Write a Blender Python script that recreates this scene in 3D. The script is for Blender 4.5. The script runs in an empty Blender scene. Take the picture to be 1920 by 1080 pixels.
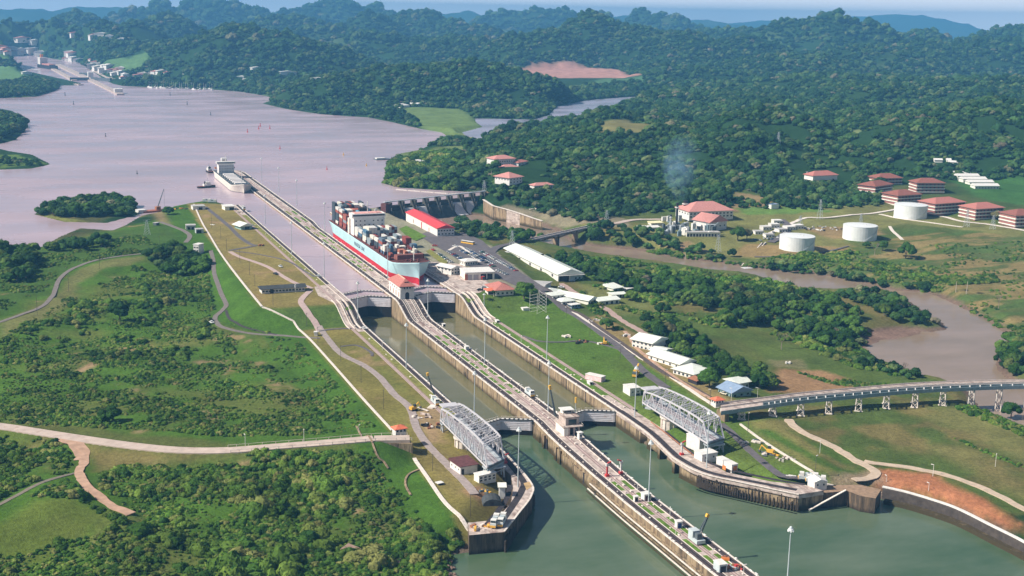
import bpy, bmesh, math, random
import numpy as np
from mathutils import Matrix, Vector

# ------------------------------------------------------------------ camera
SC = bpy.context.scene
rad = math.radians
CAM = np.array([-272.35, -658.91, 232.6])
YAW, PIT, ROL = rad(21.3087), rad(-12.0742), rad(1.0992)
FPX = 2399.63
_f = np.array([math.sin(YAW)*math.cos(PIT), math.cos(YAW)*math.cos(PIT), math.sin(PIT)])
_r = np.array([math.cos(YAW), -math.sin(YAW), 0.0])
_u = np.cross(_r, _f)
_R = _r*math.cos(ROL) + _u*math.sin(ROL)
_U = -_r*math.sin(ROL) + _u*math.cos(ROL)
cd = bpy.data.cameras.new('camera')
cam = bpy.data.objects.new('camera', cd)
SC.collection.objects.link(cam)
cd.sensor_width = 36.0
cd.lens = 36.0*FPX/1920.0
cd.clip_start = 1.0
cd.clip_end = 80000.0
M = Matrix(((_R[0], _U[0], -_f[0], CAM[0]), (_R[1], _U[1], -_f[1], CAM[1]), (_R[2], _U[2], -_f[2], CAM[2]), (0, 0, 0, 1)))
cam.matrix_world = M
SC.camera = cam

# ------------------------------------------------------------------ light
SUN_EL, SUN_AZ = rad(41.5), rad(-82.0)      # azimuth clockwise from +Y: the sun stands west of the locks
world = bpy.data.worlds.new('World')
SC.world = world
world.use_nodes = True
nt = world.node_tree
nt.nodes.clear()
wo = nt.nodes.new('ShaderNodeOutputWorld')
bg = nt.nodes.new('ShaderNodeBackground')
sky = nt.nodes.new('ShaderNodeTexSky')
sky.sky_type = 'NISHITA'
sky.sun_disc = False
sky.sun_elevation = SUN_EL
sky.sun_rotation = SUN_AZ % (2*math.pi)
sky.altitude = 200
sky.air_density = 1.0
sky.dust_density = 1.4
sky.ozone_density = 1.6
# thin fair-weather cloud near the horizon
tc = nt.nodes.new('ShaderNodeTexCoord')
mp = nt.nodes.new('ShaderNodeMapping'); mp.inputs['Scale'].default_value = (3.0, 3.0, 16.0)
nz = nt.nodes.new('ShaderNodeTexNoise'); nz.inputs['Scale'].default_value = 2.2; nz.inputs['Detail'].default_value = 7
cr = nt.nodes.new('ShaderNodeValToRGB')
cr.color_ramp.elements[0].position = 0.36; cr.color_ramp.elements[0].color = (0.12, 0.12, 0.12, 1)
cr.color_ramp.elements[1].position = 0.66; cr.color_ramp.elements[1].color = (0.75, 0.75, 0.75, 1)
mx = nt.nodes.new('ShaderNodeMix'); mx.data_type = 'RGBA'
mx.inputs['B'].default_value = (30.0, 29.2, 31.0, 1)
nt.links.new(tc.outputs['Generated'], mp.inputs['Vector'])
nt.links.new(mp.outputs['Vector'], nz.inputs['Vector'])
nt.links.new(nz.outputs['Fac'], cr.inputs['Fac'])
sxyz = nt.nodes.new('ShaderNodeSeparateXYZ'); nt.links.new(tc.outputs['Generated'], sxyz.inputs[0])
hzn = nt.nodes.new('ShaderNodeMapRange')      # bright low haze all round the horizon
hzn.inputs['From Min'].default_value = 0.0; hzn.inputs['From Max'].default_value = 0.045
hzn.inputs['To Min'].default_value = 0.82; hzn.inputs['To Max'].default_value = 0.0
nt.links.new(sxyz.outputs['Z'], hzn.inputs['Value'])
mxf = nt.nodes.new('ShaderNodeMath'); mxf.operation = 'ADD'; mxf.use_clamp = True
crh = nt.nodes.new('ShaderNodeMath'); crh.operation = 'MULTIPLY'; crh.inputs[1].default_value = 0.05
nt.links.new(cr.outputs['Color'], crh.inputs[0])
nt.links.new(crh.outputs[0], mxf.inputs[0]); nt.links.new(hzn.outputs['Result'], mxf.inputs[1])
nt.links.new(mxf.outputs[0], mx.inputs['Factor'])
nt.links.new(sky.outputs['Color'], mx.inputs['A'])
nt.links.new(mx.outputs['Result'], bg.inputs['Color'])
bg.inputs['Strength'].default_value = 0.05
nt.links.new(bg.outputs['Background'], wo.inputs['Surface'])

sd = bpy.data.lights.new('sun', 'SUN')
sun = bpy.data.objects.new('sun', sd)
SC.collection.objects.link(sun)
sd.energy = 5.0
sd.angle = rad(0.53)
sd.color = (1.0, 0.94, 0.84)
sdir = Vector((math.sin(SUN_AZ)*math.cos(SUN_EL), math.cos(SUN_AZ)*math.cos(SUN_EL), math.sin(SUN_EL)))
sun.rotation_euler = sdir.to_track_quat('Z', 'Y').to_euler()
sun.location = (0, 0, 500)

SC.view_settings.view_transform = 'Standard'
SC.view_settings.look = 'None'
SC.view_settings.gamma = 1.0
SC.view_settings.exposure = 0.46
SC.view_settings.use_curve_mapping = False
SC.cycles.volume_bounces = 1
SC.cycles.max_bounces = 6
SC.cycles.transparent_max_bounces = 8

# ------------------------------------------------------------------ helpers
RNG = np.random.default_rng(7)
random.seed(7)

def at(x, y, z=0.0):
    """The point of the level z that a line of sight through photograph pixel (x, y) meets."""
    d = _f + _R*((x-960)/FPX) + _U*((540-y)/FPX)
    t = (z-CAM[2])/d[2]
    return CAM + d*t

def srgb(r, g, b):
    def c(v):
        v /= 255.0
        return v/12.92 if v <= 0.04045 else ((v+0.055)/1.055)**2.4
    return (c(r), c(g), c(b))

_H = None
def _hash(ix, iy, seed):
    n = (ix.astype(np.int64)*374761393 + iy.astype(np.int64)*668265263 + seed*1442695041) & 0xFFFFFFFF
    n = ((n ^ (n >> 13))*1274126177) & 0xFFFFFFFF
    return ((n ^ (n >> 16)) & 0xFFFF)/65535.0

def vnoise(x, y, seed=0):
    ix, iy = np.floor(x), np.floor(y)
    fx, fy = x-ix, y-iy
    fx = fx*fx*(3-2*fx); fy = fy*fy*(3-2*fy)
    a = _hash(ix, iy, seed); b = _hash(ix+1, iy, seed); c = _hash(ix, iy+1, seed); d = _hash(ix+1, iy+1, seed)
    return (a*(1-fx)+b*fx)*(1-fy) + (c*(1-fx)+d*fx)*fy

def fbm(x, y, octv=4, seed=0):
    s = 0; a = 0.5; t = 0
    for i in range(octv):
        s = s + a*vnoise(x, y, seed+i*17); t += a
        x = x*2.03+11.3; y = y*2.03-7.1; a *= 0.5
    return s/t

def inpoly(px, py, poly):
    poly = np.asarray(poly)[:, :2]
    ins = np.zeros(px.shape, bool)
    mnx, mny = poly.min(0); mxx, mxy = poly.max(0)
    m = (px >= mnx) & (px <= mxx) & (py >= mny) & (py <= mxy)
    if not m.any():
        return ins
    qx, qy = px[m], py[m]
    r = np.zeros(qx.shape, bool)
    n = len(poly)
    for i in range(n):
        x1, y1 = poly[i]; x2, y2 = poly[(i+1) % n]
        if y1 == y2:
            continue
        c = ((y1 > qy) != (y2 > qy)) & (qx < (x2-x1)*(qy-y1)/(y2-y1)+x1)
        r ^= c
    ins[m] = r
    return ins

def polydist(px, py, poly, closed=True, reach=200.0):
    """Distance to a polygon's outline or a polyline, out to reach."""
    poly = np.asarray(poly)[:, :2]
    d = np.full(px.shape, reach)
    mnx, mny = poly.min(0)-reach; mxx, mxy = poly.max(0)+reach
    m = (px >= mnx) & (px <= mxx) & (py >= mny) & (py <= mxy)
    if not m.any():
        return d
    qx, qy = px[m], py[m]
    b = np.full(qx.shape, reach**2)
    n = len(poly)
    for i in range(n if closed else n-1):
        x1, y1 = poly[i]; x2, y2 = poly[(i+1) % n]
        dx, dy = x2-x1, y2-y1
        L = dx*dx+dy*dy
        if L < 1e-9:
            continue
        t = np.clip(((qx-x1)*dx+(qy-y1)*dy)/L, 0, 1)
        b = np.minimum(b, (qx-x1-t*dx)**2+(qy-y1-t*dy)**2)
    d[m] = np.sqrt(b)
    return d

def sdist(px, py, poly, reach=200.0):
    d = polydist(px, py, poly, True, reach)
    return np.where(inpoly(px, py, poly), -d, d)

def sstep(a, b, v):
    t = np.clip((v-a)/(b-a), 0, 1)
    return t*t*(3-2*t)

COL = SC.collection
def link(o):
    COL.objects.link(o); return o

def tag(o, label=None, cat=None, group=None, kind=None):
    if label: o['label'] = label
    if cat: o['category'] = cat
    if group: o['group'] = group
    if kind: o['kind'] = kind
    return o

class MB:
    """Collects shapes and links them as one mesh object."""
    def __init__(s):
        s.v = []; s.f = []; s.mi = []; s.m = 0
    def add(s, vs, fs):
        n = len(s.v)
        s.v.extend([tuple(v) for v in vs])
        for f in fs:
            s.f.append(tuple(i+n for i in f)); s.mi.append(s.m)
        return s
    def box(s, c, size, rz=0.0, taper=1.0):
        """Box whose BASE centre is c."""
        x, y, z = size[0]/2, size[1]/2, size[2]
        ca, sa = math.cos(rz), math.sin(rz)
        vs = []
        for zz, k in ((0, 1.0), (z, taper)):
            for a, b in ((-x, -y), (x, -y), (x, y), (-x, y)):
                a *= k; b *= k
                vs.append((c[0]+a*ca-b*sa, c[1]+a*sa+b*ca, c[2]+zz))
        return s.add(vs, [(3, 2, 1, 0), (4, 5, 6, 7), (0, 1, 5, 4), (1, 2, 6, 5), (2, 3, 7, 6), (3, 0, 4, 7)])
    def beam(s, p, q, w, h=None):
        """Square bar from p to q."""
        p = Vector(p); q = Vector(q); h = h or w
        d = q-p
        if d.length < 1e-6: return s
        d.normalize()
        up = Vector((0, 0, 1)) if abs(d.z) < 0.95 else Vector((1, 0, 0))
        a = d.cross(up).normalized(); b = a.cross(d).normalized()
        vs = []
        for e in (p, q):
            for i, j in ((-1, -1), (1, -1), (1, 1), (-1, 1)):
                vs.append(e+a*(i*w/2)+b*(j*h/2))
        return s.add(vs, [(3, 2, 1, 0), (4, 5, 6, 7), (0, 1, 5, 4), (1, 2, 6, 5), (2, 3, 7, 6), (3, 0, 4, 7)])
    def tube(s, p, q, r1, r2=None, n=6, caps=True):
        p = Vector(p); q = Vector(q); r2 = r1 if r2 is None else r2
        d = (q-p).normalized()
        up = Vector((0, 0, 1)) if abs(d.z) < 0.95 else Vector((1, 0, 0))
        a = d.cross(up).normalized(); b = a.cross(d).normalized()
        vs = []
        for e, rr in ((p, r1), (q, r2)):
            for i in range(n):
                t = 2*math.pi*i/n
                vs.append(e+a*(rr*math.cos(t))+b*(rr*math.sin(t)))
        fs = [(i, (i+1) % n, n+(i+1) % n, n+i) for i in range(n)]
        if caps:
            fs += [tuple(range(n-1, -1, -1)), tuple(range(n, 2*n))]
        return s.add(vs, fs)
    def prism(s, poly, z0, z1):
        """Upright prism over a plan polygon; z1 may be a list, one per corner."""
        n = len(poly)
        a = sum(poly[i][0]*poly[(i+1) % n][1]-poly[(i+1) % n][0]*poly[i][1] for i in range(n))
        idx = list(range(n)) if a > 0 else list(range(n-1, -1, -1))
        zt = z1 if hasattr(z1, '__len__') else [z1]*n
        zb = z0 if hasattr(z0, '__len__') else [z0]*n
        vs = [(poly[i][0], poly[i][1], zb[i]) for i in idx]+[(poly[i][0], poly[i][1], zt[i]) for i in idx]
        fs = [(i, (i+1) % n, n+(i+1) % n, n+i) for i in range(n)]
        fs += [tuple(range(n-1, -1, -1)), tuple(range(n, 2*n))]
        return s.add(vs, fs)
    def ngon(s, pts):
        return s.add(pts, [tuple(range(len(pts)))])
    def gable(s, c, size, rise, rz=0.0, over=0.5, hip=0.0, thick=0.25, axis='y'):
        """Roof over a footprint, its ridge along the local y axis; c at eaves level centre."""
        x, y = size[0]/2+over, size[1]/2+over
        hp = hip*x
        ca, sa = math.cos(rz), math.sin(rz)
        def T(a, b, z): return (c[0]+a*ca-b*sa, c[1]+a*sa+b*ca, c[2]+z)
        vs = [T(-x, -y, 0), T(x, -y, 0), T(x, y, 0), T(-x, y, 0), T(0, -y+hp, rise), T(0, y-hp, rise),
              T(-x, -y, -thick), T(x, -y, -thick), T(x, y, -thick), T(-x, y, -thick)]
        fs = [(0, 1, 4), (1, 2, 5, 4), (2, 3, 5), (3, 0, 4, 5), (6, 7, 1, 0), (7, 8, 2, 1), (8, 9, 3, 2), (9, 6, 0, 3), (9, 8, 7, 6)]
        return s.add(vs, fs)
    def sphere(s, c, r, n=8, m=5, sz=1.0):
        vs = [(c[0], c[1], c[2]+r*sz)]
        for j in range(1, m):
            t = math.pi*j/m
            for i in range(n):
                p = 2*math.pi*i/n
                vs.append((c[0]+r*math.sin(t)*math.cos(p), c[1]+r*math.sin(t)*math.sin(p), c[2]+r*sz*math.cos(t)))
        vs.append((c[0], c[1], c[2]-r*sz))
        fs = [(0, 1+i, 1+(i+1) % n) for i in range(n)]
        for j in range(m-2):
            for i in range(n):
                a = 1+j*n+i; b = 1+j*n+(i+1) % n
                fs.append((a, a+n, b+n, b))
        e = len(vs)-1; k = 1+(m-2)*n
        fs += [(k+i, e, k+(i+1) % n) for i in range(n)]
        return s.add(vs, fs)
    def data(s, name, mat, smooth=False):
        me = bpy.data.meshes.new(name)
        me.from_pydata(s.v, [], s.f)
        for m in (mat if isinstance(mat, (list, tuple)) else [mat]):
            me.materials.append(m)
        if any(s.mi):
            me.polygons.foreach_set('material_index', s.mi)
        if smooth:
            me.polygons.foreach_set('use_smooth', [True]*len(me.polygons))
        me.update()
        return me
    def build(s, name, mat, parent=None, smooth=False, kind=None):
        o = bpy.data.objects.new(name, s.data(name, mat, smooth))
        link(o)
        if parent is not None: o.parent = parent
        if kind: o['kind'] = kind
        return o

def thing(name, label, cat, loc=(0, 0, 0), rz=0.0, group=None):
    o = bpy.data.objects.new(name, None)
    link(o)
    o.location = tuple(loc); o.rotation_euler = (0, 0, rz)
    o.empty_display_size = 1
    return tag(o, label, cat, group)

def child(name, me, parent, loc=(0, 0, 0), rz=0.0, label=None):
    o = bpy.data.objects.new(name, me)
    link(o); o.parent = parent
    o.location = tuple(loc); o.rotation_euler = (0, 0, rz)
    if label: o['label'] = label
    return o

_kids = {}
def dup(root, loc, rz=0.0, label=None, group=None, scale=None, allch=None):
    """A copy of a thing with copies of its parts and sub-parts."""
    ch = allch if allch is not None else list(root.children)
    r = root.copy(); COL.objects.link(r)
    r.location = tuple(loc); r.rotation_euler = (0, 0, rz)
    if scale is not None: r.scale = (scale, scale, scale) if not hasattr(scale, '__len__') else scale
    if label: r['label'] = label
    if group: r['group'] = group
    for c in ch:
        k = c.copy(); COL.objects.link(k); k.parent = r
        for g in c.children:
            q = g.copy(); COL.objects.link(q); q.parent = k
    return r

# ------------------------------------------------------------------ materials
_mats = {}
def mat(name, col, rough=0.85, metal=0.0, var=0.18, scale=0.5, spec=0.3, stain=None, stain_amt=0.0, stain_scale=(1, 1, 0.15), bump=0.0, bscale=4.0):
    """Plain painted or mineral surface: colour broken up by two noises, optional streaky staining."""
    if name in _mats: return _mats[name]
    m = bpy.data.materials.new(name); m.use_nodes = True
    n = m.node_tree; b = n.nodes['Principled BSDF']
    b.inputs['Roughness'].default_value = rough
    b.inputs['Metallic'].default_value = metal
    b.inputs['Specular IOR Level'].default_value = spec
    geo = n.nodes.new('ShaderNodeNewGeometry')
    nz = n.nodes.new('ShaderNodeTexNoise'); nz.inputs['Scale'].default_value = scale; nz.inputs['Detail'].default_value = 5
    n.links.new(geo.outputs['Position'], nz.inputs['Vector'])
    rp = n.nodes.new('ShaderNodeMapRange')
    rp.inputs['From Min'].default_value = 0.3; rp.inputs['From Max'].default_value = 0.7
    rp.inputs['To Min'].default_value = 1-var; rp.inputs['To Max'].default_value = 1+var
    n.links.new(nz.outputs['Fac'], rp.inputs['Value'])
    mul = n.nodes.new('ShaderNodeVectorMath'); mul.operation = 'SCALE'
    mul.inputs[0].default_value = col
    n.links.new(rp.outputs['Result'], mul.inputs['Scale'])
    out = mul.outputs['Vector']
    if stain is not None:
        mp = n.nodes.new('ShaderNodeMapping'); mp.inputs['Scale'].default_value = stain_scale
        n.links.new(geo.outputs['Position'], mp.inputs['Vector'])
        n2 = n.nodes.new('ShaderNodeTexNoise'); n2.inputs['Scale'].default_value = 0.6; n2.inputs['Detail'].default_value = 6
        n2.inputs['Roughness'].default_value = 0.7
        n.links.new(mp.outputs['Vector'], n2.inputs['Vector'])
        r2 = n.nodes.new('ShaderNodeMapRange')
        r2.inputs['From Min'].default_value = 0.62-0.3*stain_amt; r2.inputs['From Max'].default_value = 0.74-0.22*stain_amt
        r2.inputs['To Max'].default_value = min(1, 0.5+stain_amt)
        n.links.new(n2.outputs['Fac'], r2.inputs['Value'])
        mix = n.nodes.new('ShaderNodeMix'); mix.data_type = 'RGBA'
        n.links.new(r2.outputs['Result'], mix.inputs['Factor'])
        n.links.new(out, mix.inputs['A']); mix.inputs['B'].default_value = (*stain, 1)
        out = mix.outputs['Result']
    n.links.new(out, b.inputs['Base Color'])
    if bump:
        n3 = n.nodes.new('ShaderNodeTexNoise'); n3.inputs['Scale'].default_value = bscale; n3.inputs['Detail'].default_value = 4
        n.links.new(geo.outputs['Position'], n3.inputs['Vector'])
        bp = n.nodes.new('ShaderNodeBump'); bp.inputs['Strength'].default_value = bump; bp.inputs['Distance'].default_value = 0.3
        n.links.new(n3.outputs['Fac'], bp.inputs['Height'])
        n.links.new(bp.outputs['Normal'], b.inputs['Normal'])
    _mats[name] = m
    return m
# ------------------------------------------------------------------ levels of the place
ZL, ZU, ZLAKE, ZMID, ZSEA = 9.2, 18.3, 16.5, 2.0, 0.0
YR0, YR1 = 222.0, 262.0          # foot and head of the ramp between the two wall levels

def zc(y):
    t = np.clip((np.asarray(y, float)-YR0)/(YR1-YR0), 0, 1)
    return ZL+(ZU-ZL)*(t*t*(3-2*t))

def P2(pts, z):
    """Photograph pixels seen lying on level z, as plan points."""
    return np.array([at(p[0], p[1], p[2] if len(p) > 2 else z)[:2] for p in pts])

lake_nat = [(450, 388), (420, 383), (400, 377), (375, 378), (355, 381), (330, 386), (300, 397), (265, 404), (240, 420), (212, 432),
            (150, 428), (110, 445), (80, 462), (50, 468), (0, 462), (-160, 455), (-400, 400), (-400, 150), (-100, 112),
            (10, 104), (60, 104), (150, 118), (200, 152), (215, 158), (230, 161), (330, 166), (400, 168), (450, 172), (500, 180), (515, 186), (492, 194),
            (540, 205), (600, 214), (640, 217), (690, 220), (740, 230), (790, 242), (827, 248), (840, 256), (822, 263), (790, 280), (740, 290),
            (752, 300), (742, 310), (727, 327), (723, 345), (750, 352), (847, 358), (903, 361)]
L = [tuple(p) for p in P2(lake_nat, ZLAKE)]
DAM_L, DAM_R = at(722, 386, ZLAKE)[:2], at(905, 366, ZLAKE)[:2]
east_shore = [tuple(DAM_R), tuple(DAM_L), tuple(at(700, 390, ZLAKE)[:2])]
lake_poly = [(-42.7, 760)] + L[1:] + east_shore + [(42.7, 700), (42.7, 271), (25.9, 280), (9.15, 271), (9.15, 268), (-9.15, 268), (-9.15, 271), (-25.9, 280), (-42.7, 271)]
lake_grow = [0] + [1]*(len(L)-2) + [0] + [0]*3 + [0]*9
isl_polys = [P2([(-60, 278), (0, 279), (15, 283), (60, 290), (95, 308), (60, 316), (0, 318), (-60, 322)], ZLAKE),
             P2([(-60, 200), (20, 207), (50, 222), (53, 238), (30, 262), (0, 270), (-60, 275)], ZLAKE),
             P2([(65, 402), (90, 380), (150, 366), (230, 368), (255, 385), (262, 402), (200, 418), (120, 416)], ZLAKE),
             P2([(-60, 186), (30, 183), (70, 181), (105, 170), (112, 160), (150, 160), (152, 156), (85, 141), (45, 133), (22, 112), (0, 112), (-60, 108)], ZLAKE)]
mira_poly = P2([(890, 222), (1000, 224), (1030, 216), (1043, 200), (1100, 188), (1173, 182), (1210, 181), (1172, 200), (1100, 218), (1080, 228), (1050, 229),
                (1000, 236), (973, 242), (923, 251), (900, 262), (873, 255), (867, 248), (905, 238), (893, 230)], ZLAKE)
tail_poly = [tuple(p) for p in P2([(838, 1040), (850, 1085), (880, 1200), (900, 1350), (2300, 1400), (2050, 1120), (1920, 1036), (1870, 1003), (1800, 973), (1720, 948),
                                   (1660, 934), (1640, 937), (1575, 940)], 0)] + [(70, -160), (42.7, -100), (42.7, -22), (-42.7, -22), (-47, -100), (-85, -160)]
river_poly = P2([(745, 392), (830, 400), (915, 405), (985, 412), (1010, 420), (1045, 434), (1070, 453), (1110, 461), (1200, 470), (1280, 485), (1347, 492), (1390, 500),
                 (1440, 505), (1500, 510), (1525, 512), (1580, 522), (1620, 530), (1680, 545), (1730, 547), (1757, 555), (1800, 575), (1850, 600), (1885, 625),
                 (1886, 642), (1870, 660), (1868, 690), (1890, 712), (1960, 735), (2200, 770), (2200, 850), (1990, 830), (1900, 797), (1840, 770), (1812, 728), (1770, 712), (1730, 705),
                 (1680, 685), (1625, 665), (1600, 640), (1628, 622), (1690, 618), (1750, 622), (1775, 618), (1768, 606), (1738, 588), (1700, 562), (1680, 553), (1610, 544), (1555, 548), (1500, 545),
                 (1440, 525), (1400, 517), (1340, 512), (1250, 497), (1180, 489), (1085, 478), (1010, 462), (940, 452), (880, 446), (830, 446), (770, 420)], 0.2)
mud_poly = P2([(1560, 562), (1600, 560), (1640, 590), (1690, 606), (1730, 618), (1700, 630), (1640, 645), (1590, 655)], 0.2)

# ------------------------------------------------------------------ natural ground: levels read at places
CP = [(0, 700, 5), (150, 650, 5), (300, 600, 6), (450, 680, 4), (600, 700, 4), (200, 740, 6), (500, 770, 6), (650, 760, 5), (100, 560, 14), (180, 500, 16), (265, 478, 17),
      (60, 600, 12), (150, 560, 10), (250, 520, 11), (350, 520, 9), (380, 580, 7), (0, 560, 16), (0, 480, 17.8), (100, 480, 17.8), (200, 450, 18), (300, 430, 18.2), (320, 400, 18.2),
      (398, 480, 14), (405, 520, 11), (425, 580, 8), (430, 610, 8), (500, 628, 8.5), (560, 632, 9),
      (0, 840, 10), (0, 800, 10), (150, 830, 10.5), (300, 835, 11), (430, 850, 11), (550, 880, 9), (700, 880, 7), (700, 960, 5), (800, 1010, 3), (600, 1000, 5), (300, 960, 9), (90, 930, 16), (0, 960, 15),
      (200, 960, 13), (60, 1060, 8), (200, 1050, 8), (400, 1060, 6), (780, 1070, 1.5), (740, 1040, 3), (760, 930, 5), (820, 1000, 3), (-300, 700, 8), (-300, 1000, 10), (300, 1300, 5),
      (1230, 600, 6), (1350, 590, 5), (1450, 640, 4), (1600, 700, 3.5), (1300, 560, 5), (1150, 500, 6), (1200, 520, 5), (1100, 570, 8.5), (1200, 640, 8.2), (1300, 700, 8), (1400, 740, 7.5),
      (1450, 800, 6.5), (1600, 800, 6), (1800, 800, 5), (1900, 850, 5.5), (1700, 880, 6), (1900, 960, 6), (1650, 910, 6), (2100, 900, 6), (2100, 1050, 6),
      (1350, 480, 5), (1500, 470, 9), (1620, 440, 11), (1715, 405, 14), (1450, 430, 10), (1550, 480, 6), (1700, 500, 5), (1850, 500, 7), (1900, 600, 5), (1900, 450, 12), (1800, 430, 14),
      (1650, 370, 20), (1750, 375, 20), (1850, 400, 18), (1850, 340, 20), (1920, 310, 26), (1300, 430, 10), (1200, 410, 12), (1100, 415, 12), (1050, 400, 16), (2200, 500, 8), (2200, 350, 30),
      (800, 400, 18.2), (880, 450, 18.2), (950, 500, 17), (900, 520, 18.3), (1000, 505, 13), (1060, 532, 11), (960, 470, 15.5), (1040, 555, 11), (900, 460, 16),
      (860, 270, 18), (830, 290, 18), (780, 310, 18.5), (740, 330, 19), (800, 335, 22), (880, 330, 30), (950, 315, 40), (1000, 340, 32), (1040, 355, 26), (900, 290, 28), (950, 270, 38),
      (1000, 260, 46), (1100, 245, 60), (1150, 235, 68), (1200, 235, 65), (1050, 300, 42), (1150, 330, 36), (1250, 355, 24), (1250, 300, 44), (1350, 335, 30), (1300, 270, 55), (1400, 255, 66),
      (1450, 300, 44), (1500, 350, 26), (1550, 310, 38), (1600, 290, 46), (1700, 315, 30), (1000, 385, 18), (950, 370, 20),
      (640, 210, 18), (780, 225, 18), (860, 225, 18), (700, 190, 22), (560, 200, 20), (1000, 190, 20), (1050, 212, 18), (1150, 178, 20), (1250, 195, 34), (1100, 150, 32), (1000, 150, 32), (1200, 150, 35),
      (1300, 180, 45), (1500, 200, 50), (1700, 220, 60), (400, 150, 20), (250, 150, 20), (100, 125, 22), (50, 100, 24), (200, 120, 24), (300, 110, 30), (600, 160, 26), (1300, 120, 60), (1600, 150, 70), (1900, 160, 80),
      (0, 150, 20), (-200, 200, 20), (30, 230, 20), (60, 300, 18), (150, 395, 18)]
CPw = np.array([(*at(x, y, z)[:2], z) for x, y, z in CP])

# hills: crest pixel, distance along the ground, half width in px, half depth in m
HILLS = [(430, 39, 4300, 95, 330), (520, 62, 4200, 110, 300), (330, 78, 4500, 90, 350), (600, 88, 4300, 90, 250), (880, 118, 3300, 110, 260), (760, 128, 3250, 110, 240), (650, 146, 3200, 110, 220), (990, 142, 3250, 70, 200),
         (1103, 28, 5400, 62, 420), (1040, 52, 5100, 60, 330), (1190, 56, 5300, 80, 380), (1270, 68, 5200, 90, 380), (970, 72, 5000, 60, 300), (1400, 70, 5400, 90, 350),
         (1552, 28, 6000, 66, 420), (1480, 40, 6100, 60, 400), (1640, 48, 6000, 60, 380), (1400, 45, 6800, 60, 400), (1320, 52, 7000, 60, 400), (1740, 46, 6800, 46, 400), (1710, 55, 6600, 70, 400), (1880, 52, 7000, 70, 420), (1960, 46, 7000, 60, 420),
         (800, 12, 7600, 44, 500), (850, 22, 7400, 44, 450), (900, 38, 7200, 50, 400), (760, 24, 7600, 44, 450), (700, 30, 7000, 60, 400),
         (372, 2, 9500, 44, 600), (420, 9, 9300, 50, 600), (300, 13, 9300, 46, 600), (240, 20, 9200, 50, 600), (480, 16, 9300, 60, 600), (560, 14, 9600, 60, 600), (640, 9, 9800, 44, 600), (600, 12, 9800, 50, 600), (700, 18, 9900, 50, 600),
         (1000, 20, 10000, 60, 650), (940, 21, 10100, 50, 600), (1060, 24, 10000, 40, 600), (1130, 22, 9500, 30, 500), (1200, 22, 9500, 30, 500), (1240, 33, 9300, 40, 500), (1280, 38, 9300, 50, 500),
         (150, 23, 7300, 46, 500), (60, 31, 6000, 90, 450), (0, 31, 5900, 90, 450), (180, 42, 5500, 100, 400), (250, 48, 5200, 70, 350), (310, 26, 6200, 70, 400), (100, 60, 4900, 120, 300), (240, 76, 4800, 80, 260),
         (60, 15, 15000, 60, 900), (150, 13, 15500, 60, 900), (220, 14, 15500, 60, 900), (0, 17, 15000, 50, 900), (-60, 17, 15000, 60, 900), (560, 16, 16500, 90, 900), (760, 19, 16000, 90, 900), (880, 22, 16000, 60, 900), (1180, 31, 16500, 90, 900), (1330, 42, 17000, 80, 900), (1300, 38, 17000, 60, 900),
         (600, 50, 6300, 120, 350), (540, 34, 7000, 90, 400), (720, 62, 5600, 120, 300), (850, 66, 5400, 100, 280),
         (1580, 32, 22000, 90, 1500), (1700, 29, 22500, 110, 1500), (1820, 31, 23000, 110, 1500), (1940, 34, 23000, 110, 1500), (1440, 38, 22000, 80, 1500),
         (1440, 208, 2150, 80, 170), (1380, 222, 2080, 60, 150), (1510, 225, 2100, 60, 140), (1900, 188, 2350, 150, 300), (1780, 205, 2300, 110, 260), (1690, 232, 2150, 90, 200), (1600, 262, 2050, 60, 130),
         (1150, 208, 2350, 80, 140), (1250, 214, 2450, 80, 180), (1650, 160, 3300, 120, 200), (1780, 150, 3400, 120, 220), (1900, 148, 3500, 120, 250), (1290, 130, 4300, 110, 260), (1480, 108, 4700, 130, 300), (1620, 90, 5100, 130, 320), (1760, 82, 5400, 130, 340), (1880, 78, 5600, 120, 340),
         (1180, 150, 3900, 70, 160), (1330, 165, 3500, 120, 220)]
_hl = []
for (x, y, D, sx, sy) in HILLS:
    d = _f + _R*((x-960)/FPX) + _U*((540-y)/FPX)
    dh = d/np.hypot(d[0], d[1])
    p = CAM+dh*D
    kx, ky = (0.92, 0.55) if D > 2600 else (0.9, 0.85)
    _hl.append((p[0], p[1], p[2], sx/FPX*D*kx, sy*ky, dh[0], dh[1]))

# spoil heap of red earth beyond the upper river
def _idw(X, Y):
    out = np.empty(X.shape); fx, fy, fo = X.ravel(), Y.ravel(), out.ravel()
    for s in range(0, fx.size, 40000):
        a = fx[s:s+40000, None]; b = fy[s:s+40000, None]
        d2 = (a-CPw[None, :, 0])**2+(b-CPw[None, :, 1])**2+36
        # width of influence grows with the distance of the place from the locks
        w = 1/d2**1.7
        fo[s:s+40000] = (w*CPw[None, :, 2]).sum(1)/w.sum(1)
    return fo.reshape(X.shape)

W_PLAT = [(-42.7, 778), (-60, 786), (-80, 795), (-97, 797), (-104, 600), (-110, 264), (-91, 240), (-90, -15), (-91, -58), (-96, -160), (-80, -160), (-45, -112), (-42.7, -40)]
E_PLAT = [(42.7, 700), (60, 705), (118, 742), (132, 700), (138, 560), (141, 470), (128, 410), (114, 345), (108, 290), (112, 262), (122, 238), (128, 120), (124, 0), (118, -60), (112, -110), (96, -158), (72, -160), (44, -112), (42.7, -40)]
channel = [(-42.7, -160), (42.7, -160), (42.7, 700), (-42.7, 760)]
swing_e_pit = None

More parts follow.
